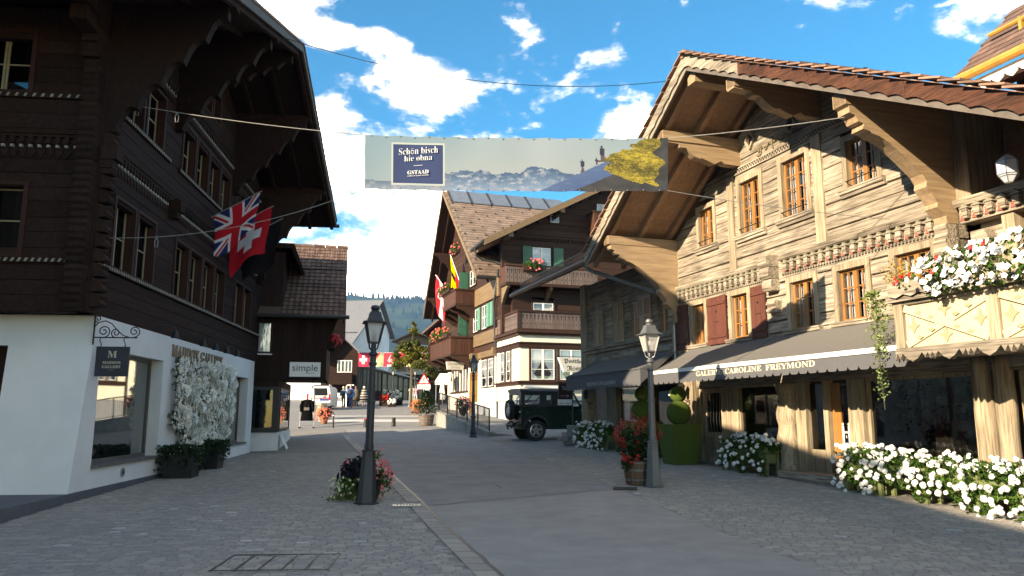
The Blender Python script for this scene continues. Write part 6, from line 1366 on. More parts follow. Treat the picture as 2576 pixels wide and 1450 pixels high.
# bollards
for lab, u, v, cap in (('black retractable bollard with red cap, left of the two in the road',920,1075,'redlight'),('black retractable bollard with dark cap, right of the two in the road',990,1073,'black')):
    q = gnd(u,v); t = thing('road_bollard', lab, 'bollard', (q.x,q.y,gz(q.x,q.y)+.006), 0, 'retractable bollards'); k = MB(); k.lathe([(.13,0),(.13,.03),(.108,.035),(.108,.38),(.10,.39)], n=18); k.build('body', M['black'], t); k = MB(); k.lathe([(.11,.385),(.11,.43),(.09,.445)], n=18); k.build('cap', M[cap], t)
q = gnd(838,1077); t = thing('slim_bollard', 'slim black bollard with white ring beside the flower pots', 'bollard', (q.x,q.y,gz(q.x,q.y)+.006)); k = MB(); k.lathe([(.045,0),(.045,.62)], n=12); k.build('post', M['black'], t); k = MB(); k.lathe([(.047,.62),(.047,.67)], n=12); k.build('ring', M['wpaint'], t); k = MB(); k.lathe([(.045,.67),(.045,.74),(.01,.77)], n=12); k.build('cap', M['black'], t)
# barrel and pot with begonias
q = gnd(806,1058); t = thing('wine_barrel', 'upright wooden barrel behind the terracotta pot of coral begonias', 'barrel', (q.x-.05,q.y+.5,gz(q.x,q.y+.5)+.01)); 
for i in range(16):
    a0, a1 = 2*PI*i/16+.01, 2*PI*(i+1)/16-.01; k = MB(); vs = [(R_*math.cos(a),R_*math.sin(a),z) for R_, z in ((.27,0),(.34,.25),(.36,.45),(.34,.68),(.27,.92)) for a in (a0,a1)]; k.add(vs, [(2*j,2*j+1,2*j+3,2*j+2) for j in range(4)]); k.build('stave', mat('honey_barrel',(.32,.19,.085),(.22,.13,.06),.7,3,AZ,.2,.1) if i == 0 else bpy.data.materials['honey_barrel'], t)
for R_, z in ((.285,.06),(.33,.2),(.33,.72),(.285,.86)): k = MB(); k.lathe([(R_+.012,z-.03),(R_+.012,z+.03),(R_-.02,z+.03),(R_-.02,z-.03)], n=20); k.build('hoop', M['hoop'], t)
k = MB(); k.lathe([(.265,.89),(.001,.90)], n=18); k.build('lid', bpy.data.materials['honey_barrel'], t)
q = gnd(815,1067); t = thing('begonia_pot', 'terracotta pot of coral begonias in front of the upright barrel', 'planter', (q.x,q.y,gz(q.x,q.y)+.01)); r = random.Random(55); k = MB(); k.lathe([(.16,0),(.22,.30),(.24,.30),(.24,.36),(.20,.36)], n=16); k.build('pot', M['terracotta'], t); k = MB(); foliage(k, 420, ell((.03,0,.58),.42,.36,.30,.3), .09, r=r); stuff(k.build('foliage', M['dleaf'], t))
OB = blossom_mesh('blossom', M['oflower'], .05, 5, None, .3)
for i in range(120): p = ell((.03,-.02,.55),.46,.40,.34,.9)(r); inst('blossom', OB, t, (p[0]-(.15 if i < 50 else 0),p[1],p[2]-(.1 if i < 50 else 0)), aim((p[0],p[1]-.3,.4)), .8+.6*r.random())
# clothes rail with a black coat
q = gnd(771,1078); t = thing('clothes_rack', 'wheeled chrome clothes rack hung with a black coat outside the small shop', 'clothes rack', (q.x,q.y,gz(q.x,q.y)+.03), .1); k = MB()
for x in (-.36,.36): k.tube([(x,-.2,.04),(x,.2,.04)], .016, 6); k.tube([(x,0,.04),(x,0,1.5)], .014, 6)
k.tube([(-.36,0,.12),(.36,0,.12)], .014, 6); k.tube([(-.36,0,1.5),(.36,0,1.5)], .014, 6); k.build('rail', M['alloy'], t)
for x in (-.36,.36):
    for y in (-.2,.2): k = MB(); k.ball((x,y,.02),.045,8,6); k.build('castor', M['black'], t)
c_ = thing('black_coat', 'long black coat with a grey shoulder bag hanging on the clothes rack', 'coat', (q.x,q.y,gz(q.x,q.y)+.03), .1); k = MB()
prof = [(.12,1.46),(.25,1.40),(.29,1.25),(.26,1.0),(.28,.7),(.31,.38),(.30,.36)]; n = 18
k.add([(R_*math.cos(2*PI*i/n)*(1+.05*math.sin(i*3)), R_*.42*math.sin(2*PI*i/n)-.02, z) for R_, z in prof for i in range(n)], [(a*n+i,a*n+(i+1)%n,(a+1)*n+(i+1)%n,(a+1)*n+i) for a in range(len(prof)-1) for i in range(n)]+[tuple(range(n))]); k.tube([(-.24,-.05,1.38),(-.31,-.06,1.1),(-.30,-.08,.82)], [.09,.08,.06], 8); k.tube([(.24,-.05,1.38),(.31,-.06,1.1),(.30,-.08,.82)], [.09,.08,.06], 8); k.build('coat', M['blackcloth'], c_)
k = MB(); k.box(-.14,.12,-.21,-.13,.90,1.05); k.build('bag', mat('grey_bag',(.12,.11,.10),None,.8), c_); k = MB(); k.tube([(-.12,-.15,1.03),(0,-.14,1.44),(.1,-.15,1.03)], .012, 5); k.build('strap', M['black'], c_)
# ================================================================== small dark shop beyond the left chalet
FS = Frame((0,0), -83.97+6); _p = FL.w(-16.6,0,0).xy; FS.o = _p-FS.ex*-16.6
SB = thing('small_shop_house', 'small dark timber shop house with brown tiled roof beyond the white gallery wall', 'building', (FS.o.x,FS.o.y,0), FS.a)
def sb(name, m, x0, x1, y0, y1, z0, z1, parent=SB): k = MB(); k.box(x0,x1,y0,y1,z0,z1); return k.build(name, m, parent)
XF = -16.62
sb('base_wall', M['white'], -23,XF,-2,.86,.0,.95); sb('wall', M['dkwoodz'], -23,XF-.05,-2,.80,.95,2.9)
w_ = sb('shop_window', M['black'], XF-.05,XF+.04,-.9,.86,.95,2.62); sb('pane', M['dkglass'], XF+.041,XF+.046,-.7,.62,1.12,2.5,w_); sb('display', mat('dim_display',(.10,.10,.10),(.02,.02,.02),.8,3), XF+.0405,XF+.0408,-.7,.62,1.12,2.5,w_)
for i in range(4):
    a = -17.0-1.05*i; w_ = sb('side_window', M['black'], a-1.0,a,.80,.88,1.0,2.6); sb('pane', M['mirror'], a-.92,a-.08,.881,.885,1.08,2.52,w_); sb('backing', M['brownint'], a-.92,a-.08,.8801,.8805,1.08,2.52,w_)
n = 15
for i in range(n): y = -1.4+3.9*i/n; sb('wall_board', M['dkwoodz'], -20,XF+.0+.006*(i % 2),y+.003,y+3.9/n-.003,2.90,5.22)
sb('upper_side', M['dkwoodz'], -22,-17,2.40,2.49,2.9,5.3)
dw = sb('window', M['dkred'], XF+.0,XF+.05,-.05,.50,3.85,5.05); sb('pane', M['glass'], XF+.051,XF+.055,.02,.43,3.92,4.98,dw); sb('curtain', M['curtain'], XF+.0501,XF+.0505,.02,.2,3.92,4.98,dw); sb('sill', M['wpaint'], XF,XF+.09,-.05,.52,3.80,3.849,dw)
EX, RX, EZ, RZs = -16.15, -20.7, 5.28, 8.85
def sroof(x): return EZ+(RZs-EZ)*(EX-x)/(EX-RX)
k = MB(); k.xz([(EX,sroof(EX)),(RX,RZs),(RX-4.5,EZ),(RX-4.5,EZ-.12),(RX,RZs-.12),(EX,sroof(EX)-.12)], -2,3.12); k.build('roof', M['dtile'], SB)
tm_ = MB(); sl_ = math.atan((RZs-EZ)/(EX-RX)); tm_.add([(-.33,-.105,.0),(.02,-.105,.03),(.02,-.05,.055),(.02,.04,.035),(.02,.105,.05),(-.33,.105,.02),(-.33,.04,.005),(-.33,-.05,.025),(.02,-.105,.0),(.02,.105,.0)], [(0,1,2,7),(7,2,3,6),(6,3,4,5),(1,8,9,4,3,2)])
tme_ = tm_.mesh('roof_tile', M['dtile']); tr_ = random.Random(4)
for i in range(19):
    for j in range(14):
        x = EX-.02-(EX-RX)*i/19.2; y = 3.0-.21*j
        if y < .85-.0*i: continue
        inst('roof_tile', tme_, SB, (x,y,sroof(x)+.005), (0,sl_,0), (1,1,1+.3*tr_.random()))
for j in range(8): k = MB(); k.tube([(RX,3.14-.5*j,RZs+.03),(RX,2.66-.5*j,RZs+.045)], .10, 8); k.build('ridge_tile', M['dtile'], SB)
k = MB(); k.tube([(EX+.07,-2,EZ-.05),(EX+.07,3.3,EZ-.05)], .075, 8); k.build('gutter', M['dkzinc'], SB)
k = MB(); k.xz([(EX,sroof(EX)-.12),(RX,RZs-.12),(RX,RZs-.4),(EX,sroof(EX)-.3)], 3.06,3.10); k.build('verge_board', M['dkwood'], SB)
for x in (-16.7,-18.5,-20.4): k = MB(); zt = sroof(x)-.2; k.yz([(2.49,zt),(3.05,zt),(3.05,zt-.2),(2.85,zt-.35),(2.7,zt-.8),(2.49,zt-1.2)], x-.08,x+.08); k.build('bracket', M['dkwood'], SB)
dm = sb('dormer', M['dkwoodz'], -19,-16.6,-2,.82,5.5,7.75); k = MB(); k.yz([(-2.2,8.05),(1.15,8.05),(1.45,7.25),(1.35,7.2),(1.05,7.85),(-2.2,7.85)], -20,-16.35); k.build('dormer_roof', M['dkwood'], dm)
for x in (-18.9,-19.9):
    for zz in (0,): k = MB(); k.tube([(x+1.0,.9,sroof(x+1.0)+.12),(x+1.0,3.05,sroof(x+1.0)+.12)], .02, 5); k.build('snow_rail', M['dkzinc'], SB)
t = thing('shop_sign', 'white rectangular shop sign with dark lowercase lettering on the dark upper storey', 'sign', FS.w(XF+.06,1.74,3.0), FS.a)
k = MB(); k.box(-.02,.04,-.585,.585,-.02,.56); fr0 = k.build('frame', M['black'], t); k = MB(); k.box(.0405,.05,-.56,.56,.0,.54); pn = k.build('panel', mat('pale_blue_white_panel',(.84,.86,.87),None,.4), t)
TF = lambda y, z: Matrix.Translation((.051,y,z)) @ Matrix.Rotation(PI/2,4,'Z') @ Matrix.Rotation(PI/2,4,'X')
text('simple', mat('dark_slate_lettering',(.03,.035,.06),None,.6), pn, 'lettering', None, .33, .92, .003, TF(0,.13)); text('galerie', mat('grey_blue_lettering',(.22,.26,.30),None,.6), pn, 'lettering', None, .07, .26, .003, TF(.22,.10))
q = FS.w(-17.3,2.55,4.2); t = thing('window_flower_box', 'red geranium box on the side of the small dark shop house', 'flower box', q, FS.a); r = random.Random(8)
k = MB(); k.box(-.5,.5,-.05,.2,-.1,.1); k.build('box', M['dkwood'], t); k = MB(); foliage(k, 200, ell((0,.15,.1),.5,.25,.3,.3), .1, r=r); stuff(k.build('foliage', M['dleaf'], t)); GRr = head_mesh('geranium_head', M['rflower'], .085, 10, 61, .045)
for i in range(40): inst('geranium_head', GRr, t, ell((0,.22,.22),.5,.22,.26,.8)(r), aim((0,1,.6)))
t = thing('leaning_panels', 'two pale framed panels leaning against the small shop base', 'panel', FS.w(-17.0,.98,gz(*FS.w(-17,.98,0)[:2])+.0), FS.a)
for i in range(2): k = MB(); k.hexa([(-.5*i,.18,0),(-.5*i-.4,.18,0),(-.5*i-.4,.2,0),(-.5*i,.2,0),(-.5*i,-.08,.55),(-.5*i-.4,-.08,.55),(-.5*i-.4,-.06,.55),(-.5*i,-.06,.55)]); k.build('panel', M['wpaint'], t)
# ================================================================== far end of the street
def house(name, label, A, B, C, back, wallm, roofm, zg, over=.7):
    """gabled house given by its verge points: apex A, eaves B and C, and the ridge vector 'back'"""
    t = thing(name, label, 'building', (A.x,A.y,0)); o = Vector((A.x,A.y,0)); A, B, C = A-o, B-o, C-o; back = Vector(back); bd = back.normalized()
    for e, nm in ((B,'near'),(C,'far')):
        k = MB(); u_ = Vector((0,0,.18)); k.hexa([A-u_, A+back-u_, e+back-u_, e-u_, A, A+back, e+back, e]); k.build('roof', roofm, t)
    Aw, Bw, Cw = [p+bd*over for p in (A-Vector((0,0,.3)), B+(A-B)*.12-Vector((0,0,.1)), C+(A-C)*.12-Vector((0,0,.1)))]
    k = MB(); f_ = [Vector((Bw.x,Bw.y,zg)), Vector((Cw.x,Cw.y,zg)), Cw, Aw, Bw]; b_ = [p+bd*(back.length-over-.3) for p in f_]
    k.add(f_+b_, [(0,1,2,3,4),(9,8,7,6,5)]+[(i,5+i,5+(i+1)%5,(i+1)%5) for i in range(5)]); k.build('wall', wallm, t)
    ax = Vector((Cw.x-Bw.x,Cw.y-Bw.y,0)); W_ = ax.length; ax.normalize(); nrm = -bd
    def win(f, z, w, h, sh=None):
        c = Bw+ax*W_*f; c.z = 0
        def pl(x0, x1, z0, z1, d0, d1, nm, m, par):
            k = MB(); P = [c+ax*x0+nrm*d0, c+ax*x1+nrm*d0, c+ax*x1+nrm*d1, c+ax*x0+nrm*d1]; k.hexa([Vector((p.x,p.y,z0)) for p in P]+[Vector((p.x,p.y,z1)) for p in P]); return k.build(nm, m, par)
        wo = pl(-w/2-.06,w/2+.06,z-.06,z+h+.06,0,.05,'window',M['wpaint'],t); pl(-w/2,w/2,z,z+h,.051,.055,'pane',M['dkglass'],wo); pl(-w/2,w/2,z,z+h,.0505,.0508,'room',M['dark'],wo); pl(-.04,.04,z,z+h,.056,.07,'mullion',M['wpaint'],wo)
        if sh:
            for s in (-1,1): pl(s*(w/2+.08) if s > 0 else -w/2-.08-w*.5, s*(w/2+.08)+w*.5 if s > 0 else -w/2-.08, z-.03,z+h+.03,.051,.09,'shutter',sh,wo)
    return t, win, W_
A, B, C = W(965,755,93), W(866,893,88), W(994,850,100)
t, win, W_ = house('slate_roofed_house', 'large white gabled house with grey slate roof and skylights at the street end', A, B, C, (-18,2.5,0), M['white'], M['slate'], 2.8, .6)
shg = mat('grey_shutter',(.16,.16,.14),None,.7)
for f, z in ((.30,9.8),(.62,9.5),(.2,7.0),(.5,7.0),(.8,7.0),(.2,4.4),(.7,4.4)): win(f, z, .95, 1.55, shg)
bk = Vector((-18,2.5,0)).normalized(); sv = (B-A); 
for i in range(2):
    o_ = Vector((A.x,A.y,0)); p0 = A-o_+bk*(8.4-1.1*i)+sv*.42; p1 = p0+sv*.17; w2 = bk*-.75; k = MB(); nrm = sv.cross(bk).normalized(); nrm = nrm if nrm.z > 0 else -nrm; k.hexa([p0+nrm*.01,p0+w2+nrm*.01,p1+w2+nrm*.01,p1+nrm*.01,p0+nrm*.1,p0+w2+nrm*.1,p1+w2+nrm*.1,p1+nrm*.1]); k.build('skylight', mat('bright_skylight',(.6,.65,.7),None,.08,spec=1) if i == 0 else bpy.data.materials['bright_skylight'], t)
k = MB(); o_ = Vector((A.x,A.y,0)); k.tube([A-o_+sv*.62+bk*.3+Vector((0,0,.12)), A-o_+sv*.62+bk*12+Vector((0,0,.12))], .04, 5); k.build('snow_rail', M['dkzinc'], t)
for f, z in ((.42,8.7),(.75,8.5)):
    k = MB(); q0 = (B-o_)+bk*.57; q1 = (C-o_)+bk*.57; c = q0.lerp(q1,f); c.z = z; ax = Vector((q1.x-q0.x,q1.y-q0.y,0)).normalized()
    for a in range(4): an = a*PI/4; d = (ax*math.cos(an)+Vector((0,0,1))*math.sin(an))*.45; k.bar(c-d,c+d,.03,.05)
    k.build('star_ornament', shg, t)
A, B, C = W(857,838,63.5), W(800,900,63.5), W(905,883,63.5)
t, win, W_ = house('dark_gabled_porch_house', 'small dark gabled timber house in front of the slate-roofed one', A, B, C, (-1.0,6,0), M['dkwood'], M['slate'], 1.9, 1.0)
win(.55,5.1,.5,.9); win(.75,5.1,.5,.9)
k = MB(); k.box(-.9,1.0,.3,.9,4.0,4.9); k.build('balcony', M['dkwood'], t); k = MB(); k.box(.55,.65,.2,.3,1.9,4.0); k.box(.55,1.2,.2,.3,3.9,4.0); k.build('door_frame', M['wpaint'], t)
# glazed veranda
p0, p1, p2 = W(886,913,82), W(962,932,85), W(1066,958,91); t = thing('glass_veranda', 'long dark glazed veranda with sloping dark roof across the street end', 'veranda', (p0.x,p0.y,0)); o_ = Vector((p0.x,p0.y,0))
for a, b in ((p0,p1),(p1,p2)):
    a, b = a-o_, b-o_; n_ = Vector((-(b-a).y,(b-a).x,0)).normalized(); k = MB(); up_ = Vector((0,0,.22)); k.hexa([a-up_-n_*.4,b-up_-n_*.4,b-up_+n_*5+Vector((0,0,1)),a-up_+n_*5+Vector((0,0,1)),a-n_*.4,b-n_*.4,b+n_*5+Vector((0,0,1.2)),a+n_*5+Vector((0,0,1.2))]); k.build('roof', M['dkzinc'], t)
    k = MB(); k.bar(a-n_*.43-Vector((0,0,.05)),b-n_*.43-Vector((0,0,.05)),.05,.1); k.build('roof_edge', mat('pale_metal_edge',(.42,.43,.44),None,.4), t)
    gz0 = 2.8; k = MB(); k.hexa([Vector((a.x,a.y,gz0)),Vector((b.x,b.y,gz0)),Vector((b.x,b.y,gz0))+n_*.1,Vector((a.x,a.y,gz0))+n_*.1,a-up_,b-up_,b-up_+n_*.1,a-up_+n_*.1]); k.build('glazing', mat('dark_veranda_glass',(.02,.022,.026),(.04,.042,.045),.15,1.5), t)
    nn = 9
    for i in range(nn): c = a.lerp(b,i/(nn-1)); k = MB(); k.box(c.x-.05,c.x+.05,c.y-.12,c.y-.0,gz0,c.z-.2); k.build('mullion', M['dkzinc'], t)
    k = MB(); k.bar(Vector((a.x,a.y-.06,gz0+1.9)),Vector((b.x,b.y-.06,gz0+1.9)),.06,.06); k.build('transom', M['dkzinc'], t)
    if a.xy.length < .1: k = MB(); k.bar(Vector((a.x,a.y-.3,gz0+.75)),Vector((b.x,b.y-.3,gz0+.75)),.3,1.0); k.build('parapet', M['dkwood'], t)
A, B, C = W(1042,833,106), W(985,858,104), W(1112,856,108)
t, win, W_ = house('far_brown_chalet', 'low-gabled brown chalet behind the tree at the street end', A, B, C, (2,12,0), M['phtan'], M['dtile'], 3, 1.2)
win(.62,10.0,.9,1.1); win(.3,9.8,.9,1.1); win(.45,6.2,1.3,1.4); win(.7,6.2,1.3,1.4)
p0, p1 = W(985,938,96), W(1135,938,98); t = thing('low_shop_building', 'low dark shop building with white fascia behind the fountain', 'building', (p0.x,p0.y,0)); k = MB(); L = p1.x-p0.x; k.box(0,L,0,6,3.0,p0.z-.25); k.build('wall', M['phbrown'], t); k = MB(); k.box(-.2,L+.2,-.5,6.2,p0.z-.24,p0.z+.1); k.build('fascia', mat('grey_fascia',(.35,.34,.32),None,.7), t)
for i in range(5): k = MB(); k.box(.5+i*1.4,1.5+i*1.4,-.06,-.02,3.4,p0.z-.7); k.build('shop_window', M['mirror'], t)
A, B, C = W(1140,770,74), W(1062,836,74), W(1190,830,75)
house('brown_house_by_hotel', 'brown wooden house with steep eave just beyond the hotel', A, B, C, (1,7,0), M['phbrown'], M['dtile'], 2.0, .8)
# trees
def tree(label, u, vb, Y, H, crown, m1, m2, seed, nleaf=9000, ls=.17):
    p = W(u, vb, Y); p.z = gz(p.x,p.y); t = thing('street_tree', label, 'tree', p); r = random.Random(seed); k = MB()
    k.tube([(0,0,0),(.04,.0,H*.3),(-.02,.03,H*.6),(.05,0,H*.92)], [.13,.10,.07,.02], 8)
    for c, rad in crown: k.tube([(0,0,c[2]*.72),(c[0]*.5,c[1]*.5,c[2]*.9),(c[0],c[1],c[2])], [.045,.03,.012], 5)
    k.build('trunk', M['bark'], t); a, b = MB(), MB()
    tot_ = sum(x[1]**2 for x in crown)
    for c, rad in crown:
        for cl in range(7):
            cc = ell(c, rad*.8, rad*.8, rad*.55, .3)(r); foliage(a if r.random() < .6 else b, int(nleaf*rad*rad/tot_/7), ell(cc, rad*.5, rad*.5, rad*.36, .2), ls, r=r)
    stuff(a.build('crown', m1, t)); stuff(b.build('crown_lighter_leaves', m2, t)); return t  # second mesh: paler leaf colour, dealt to random clumps
tree('young street tree with yellowing pointed crown at the end of the street', 1033, 1012, 60, 6.6, [((-.9,0,3.6),.8),((.7,-.2,3.4),.85),((0,.3,4.0),1.0),((-.6,-.3,4.5),.75),((.6,.2,4.5),.7),((0,0,5.2),.75),((.15,0,6.0),.48),((.1,0,6.6),.28),((-1.25,0,4.2),.4),((1.25,0,4.1),.45)], M['tleaf'], M['tleaf2'], 3)
tree('dark leafy tree beside the hotel, behind the white parasols', 1108, 1005, 70, 5.6, [((-.6,0,3.0),1.1),((.8,0,3.4),1.2),((0,0,4.4),1.1),((1.6,0,2.6),.9),((-1.4,0,2.4),.8)], leafmat('brownish_leaf',(.055,.058,.028),(.035,.04,.02)), M['tleaf'], 5)
q = W(1108,865,58); t = thing('climbing_shrub', 'leafy vine growing at the street-side balconies of the hotel', 'shrub', (q.x,q.y,q.z-.8)); k = MB(); r = random.Random(4); foliage(k, 300, ell((0,0,.6),.35,.3,.9,.2), .12, r=r); stuff(k.build('foliage', M['tleaf2'], t)); k = MB(); k.tube([(0,0,-.2),(0,0,1.3)], .02, 4); k.build('stem', M['bark'], t)
def hedge(label, u0, u1, v, Y, h, heads, dl=M['dleaf']):
    a, b = W(u0,v,Y), W(u1,v,Y); p = (a+b)/2; p.z = gz(p.x,p.y); L = (b-a).length; t = thing('hedge_planter', label, 'planter', p); r = random.Random(int(u0)); k = MB(); k.box(-L/2,L/2,-.25,.25,0,h*.35); k.build('trough', M['dkwood'], t)
    k = MB(); foliage(k, int(420*L), lambda r_: (r_.uniform(-L/2,L/2), r_.gauss(0,.2), h*.3+h*.75*r_.random()), .12, r=r); stuff(k.build('foliage', dl, t)); hm = head_mesh('flower_head', heads, .10, 8, 5, .05)
    for i in range(int(26*L)): inst('flower_head', hm, t, (r.uniform(-L/2,L/2), -.2-.1*r.random(), h*.45+h*.6*r.random()), aim((0,-1,.5)))
hedge('long planter of white-flowered hedge in front of the glass veranda', 966, 1012, 1014, 68, 1.25, M['cflower']); hedge('dark red flower planter before the veranda, behind the near lamp', 955, 978, 1020, 66, .9, M['rflower'])
hedge('low planter with white flowers at the foot of a distant lamp', 978, 996, 1018, 64, .6, M['wflower'])
# printed cloth: colour attribute fields
def printed(name, fn, pos, nx, ny, parent, mname):
    k = MB(); vs = []; cs = []
    for j in range(ny+1):
        for i in range(nx+1): vs.append(pos(i/nx, j/ny))
    k.add(vs, [(j*(nx+1)+i,j*(nx+1)+i+1,(j+1)*(nx+1)+i+1,(j+1)*(nx+1)+i) for j in range(ny) for i in range(nx)])
    m = M.get('print')
    if not m:
        m, t_, p_ = newmat('printed_cloth'); at = t_.nodes.new('ShaderNodeVertexColor'); at.layer_name = 'Print'; t_.links.new(at.outputs[0], p_.inputs['Base Color']); p_.inputs['Roughness'].default_value = .8; p_.inputs['Specular IOR Level'].default_value = .2
        tl = t_.nodes.new('ShaderNodeBsdfTranslucent'); t_.links.new(at.outputs[0], tl.inputs[0]); mx = t_.nodes.new('ShaderNodeMixShader'); mx.inputs[0].default_value = .3; t_.links.new(p_.outputs[0], mx.inputs[1]); t_.links.new(tl.outputs[0], mx.inputs[2]); t_.links.new(mx.outputs[0], t_.nodes['Material Output'].inputs[0]); M['print'] = m
    o = k.build(name, m, parent, smooth=True); ca = o.data.color_attributes.new('Print', 'FLOAT_COLOR', 'CORNER')
    buf = []
    for j in range(ny):
        for i in range(nx): c = fn((i+.5)/nx, (j+.5)/ny); buf += [c[0],c[1],c[2],1]*4
    ca.data.foreach_set('color', buf); return o
def lin(c): return tuple(((x/255)/12.92 if x < 10.3 else ((x/255+.055)/1.055)**2.4) for x in c)
WHT, RED, BLU, YEL, BLK = lin((215,215,220)), lin((200,32,45)), lin((38,42,100)), lin((240,205,20)), lin((25,22,22))
def union_jack(u, v):     # u along the fly, v up
    x, y = (u-.5)*2, (v-.5)*1.2*1.6
    ax, ay = abs(x), abs(y)
    if ax < .20 or ay < .20: return RED
    if ax < .33 or ay < .33: return WHT
    d = abs(ay-ax*.96); 
    s = (ay-ax*.96) if x*y > 0 else -(ay-ax*.96)
    if -.02 < s < .11: return RED
    if d < .20: return WHT
    return BLU
def swiss(u, v): x, y = abs(u-.5), abs(v-.5); return WHT if (x < .1 and y < .31) or (y < .1 and x < .31) else RED
def wall_flag(label, s, fn, L=1.58, drop=1.25, grp='flags on the dark chalet', seed=0, n=56):
    t = thing('wall_flag', label, 'flag', FL.w(s,0,7.28), FL.a, grp); k = MB(); k.tube([(0,0,0),(0,1.40,.84)], .022, 7); k.build('pole', M['zinc'], t)
    def pos(u, v): 
        y = .06+1.28*u; z = .04+.80*u; h = drop*(1-v); return (.05*math.sin(u*7+h*1.5+seed)*(.3+h*.6)+.10*h*(1-u), y+.22*h*(.6-u)+.03*math.sin(h*4), z-h*(1+.08*math.sin(u*5+seed)))
    printed('cloth', fn, pos, n, n, t, 'f')
wall_flag('Union Jack flag on a pole at the dark chalet', -9.7, union_jack); wall_flag('red flag with white cross behind the Union Jack', -11.35, swiss, seed=2, drop=1.45); wall_flag('dark flag hanging behind the red cross flag', -12.9, lambda u, v: BLK, seed=4, drop=1.5, n=16)
def hang_flag(label, tip, base, fn, drop, wid, seed=0):
    t = thing('balcony_flag', label, 'flag', base, 0, 'flags on the hotel balcony'); d = tip-base; k = MB(); k.tube([(0,0,0),tuple(d)], .03, 6); k.build('pole', M['wpaint'], t)
    def pos(u, v): p = d*(1-.8*(1-v)*wid); h = u*drop; return (p.x+.06*math.sin(v*9+h*2+seed)+.10*(v-.5), p.y+.08*math.sin(v*12+seed), p.z-h*(1.0-.25*v*0))
    printed('cloth', fn, pos, 24, 20, t, 'f')
hang_flag('red and white flag hanging from the hotel flag balcony', W(1096,692,55), W(1124,732,54), lambda u, v: WHT if abs(v-.45) < .14 or (abs(u-.45) < .1 and abs(v-.45) < .35) else RED, 2.6, 1.2)
def bern(u, v): return RED if v < .3 else (BLK if (math.sin(u*22) > .3 and .45 < v < .78) else YEL)
hang_flag('yellow, black and red flag hanging from the hotel flag balcony', W(1133,641,54), W(1155,705,53), bern, 2.7, 1.2, 2)
# string of flags across the far street
a, b = W(893,886,64.5), W(1072,889,64.5); t0 = thing('flag_line', 'cable carrying the square flags across the far street', 'cable', a); k = MB(); k.tube([(0,0,0),tuple((b-a)*.5+Vector((0,0,-.12))),tuple(b-a)], .015, 4); k.build('cable', M['wire'], t0)
def gleaves(u, v): return lin((225,215,170)) if u > v*.8 and not (math.sin(u*9)*math.sin(v*9) > .5) else (lin((200,60,70)) if u <= v*.8 else lin((180,190,150)))
def crane(u, v):
    x, y = u-.5, v-.5; b_ = (x*x*5+(y+.05)**2*9 < .16 and math.sin(math.atan2(y,x)*13) > -.45) or (abs(x+.05*math.sin(y*14)) < .035 and 0 < y < .36) or (y < -.36 and abs(x) < .2); return lin((225,215,215)) if b_ else lin((205,60,80))
def cross_(u, v): return lin((232,228,222)) if swiss(u, v) == WHT else lin((212,62,88))
for i, (u0, fn, lab) in enumerate(((899,cross_,'pink-red flag with white cross at the left end of the flag line'),(934,gleaves,'second flag on the line, half cream half red, behind the near lamp'),(966,crane,'red flag with white crane emblem in the middle of the flag line'),(1002,gleaves,'cream and red flag right of the crane flag'),(1038,lambda u, v: lin((215,60,85)) if not (abs(u-.55) < .28 and abs(v-.5) < .25) else lin((225,215,205)),'red and white flag at the right end of the line, behind the tree'))):
    p = W(u0,888,64.5); t = thing('square_flag', lab, 'flag', p, 0, 'square flags across the far street'); printed('cloth', lambda u, v, fn=fn: fn(u, v), lambda u, v: (1.08*u-.04*(1-v), .05*math.sin(u*6+i), -1.16*(1-v)), 26, 26, t, 'f')
    k = MB(); k.tube([(-.02,0,.02),(1.02,0,.0)], .014, 4); k.build('sleeve', M['wpaint'], t)
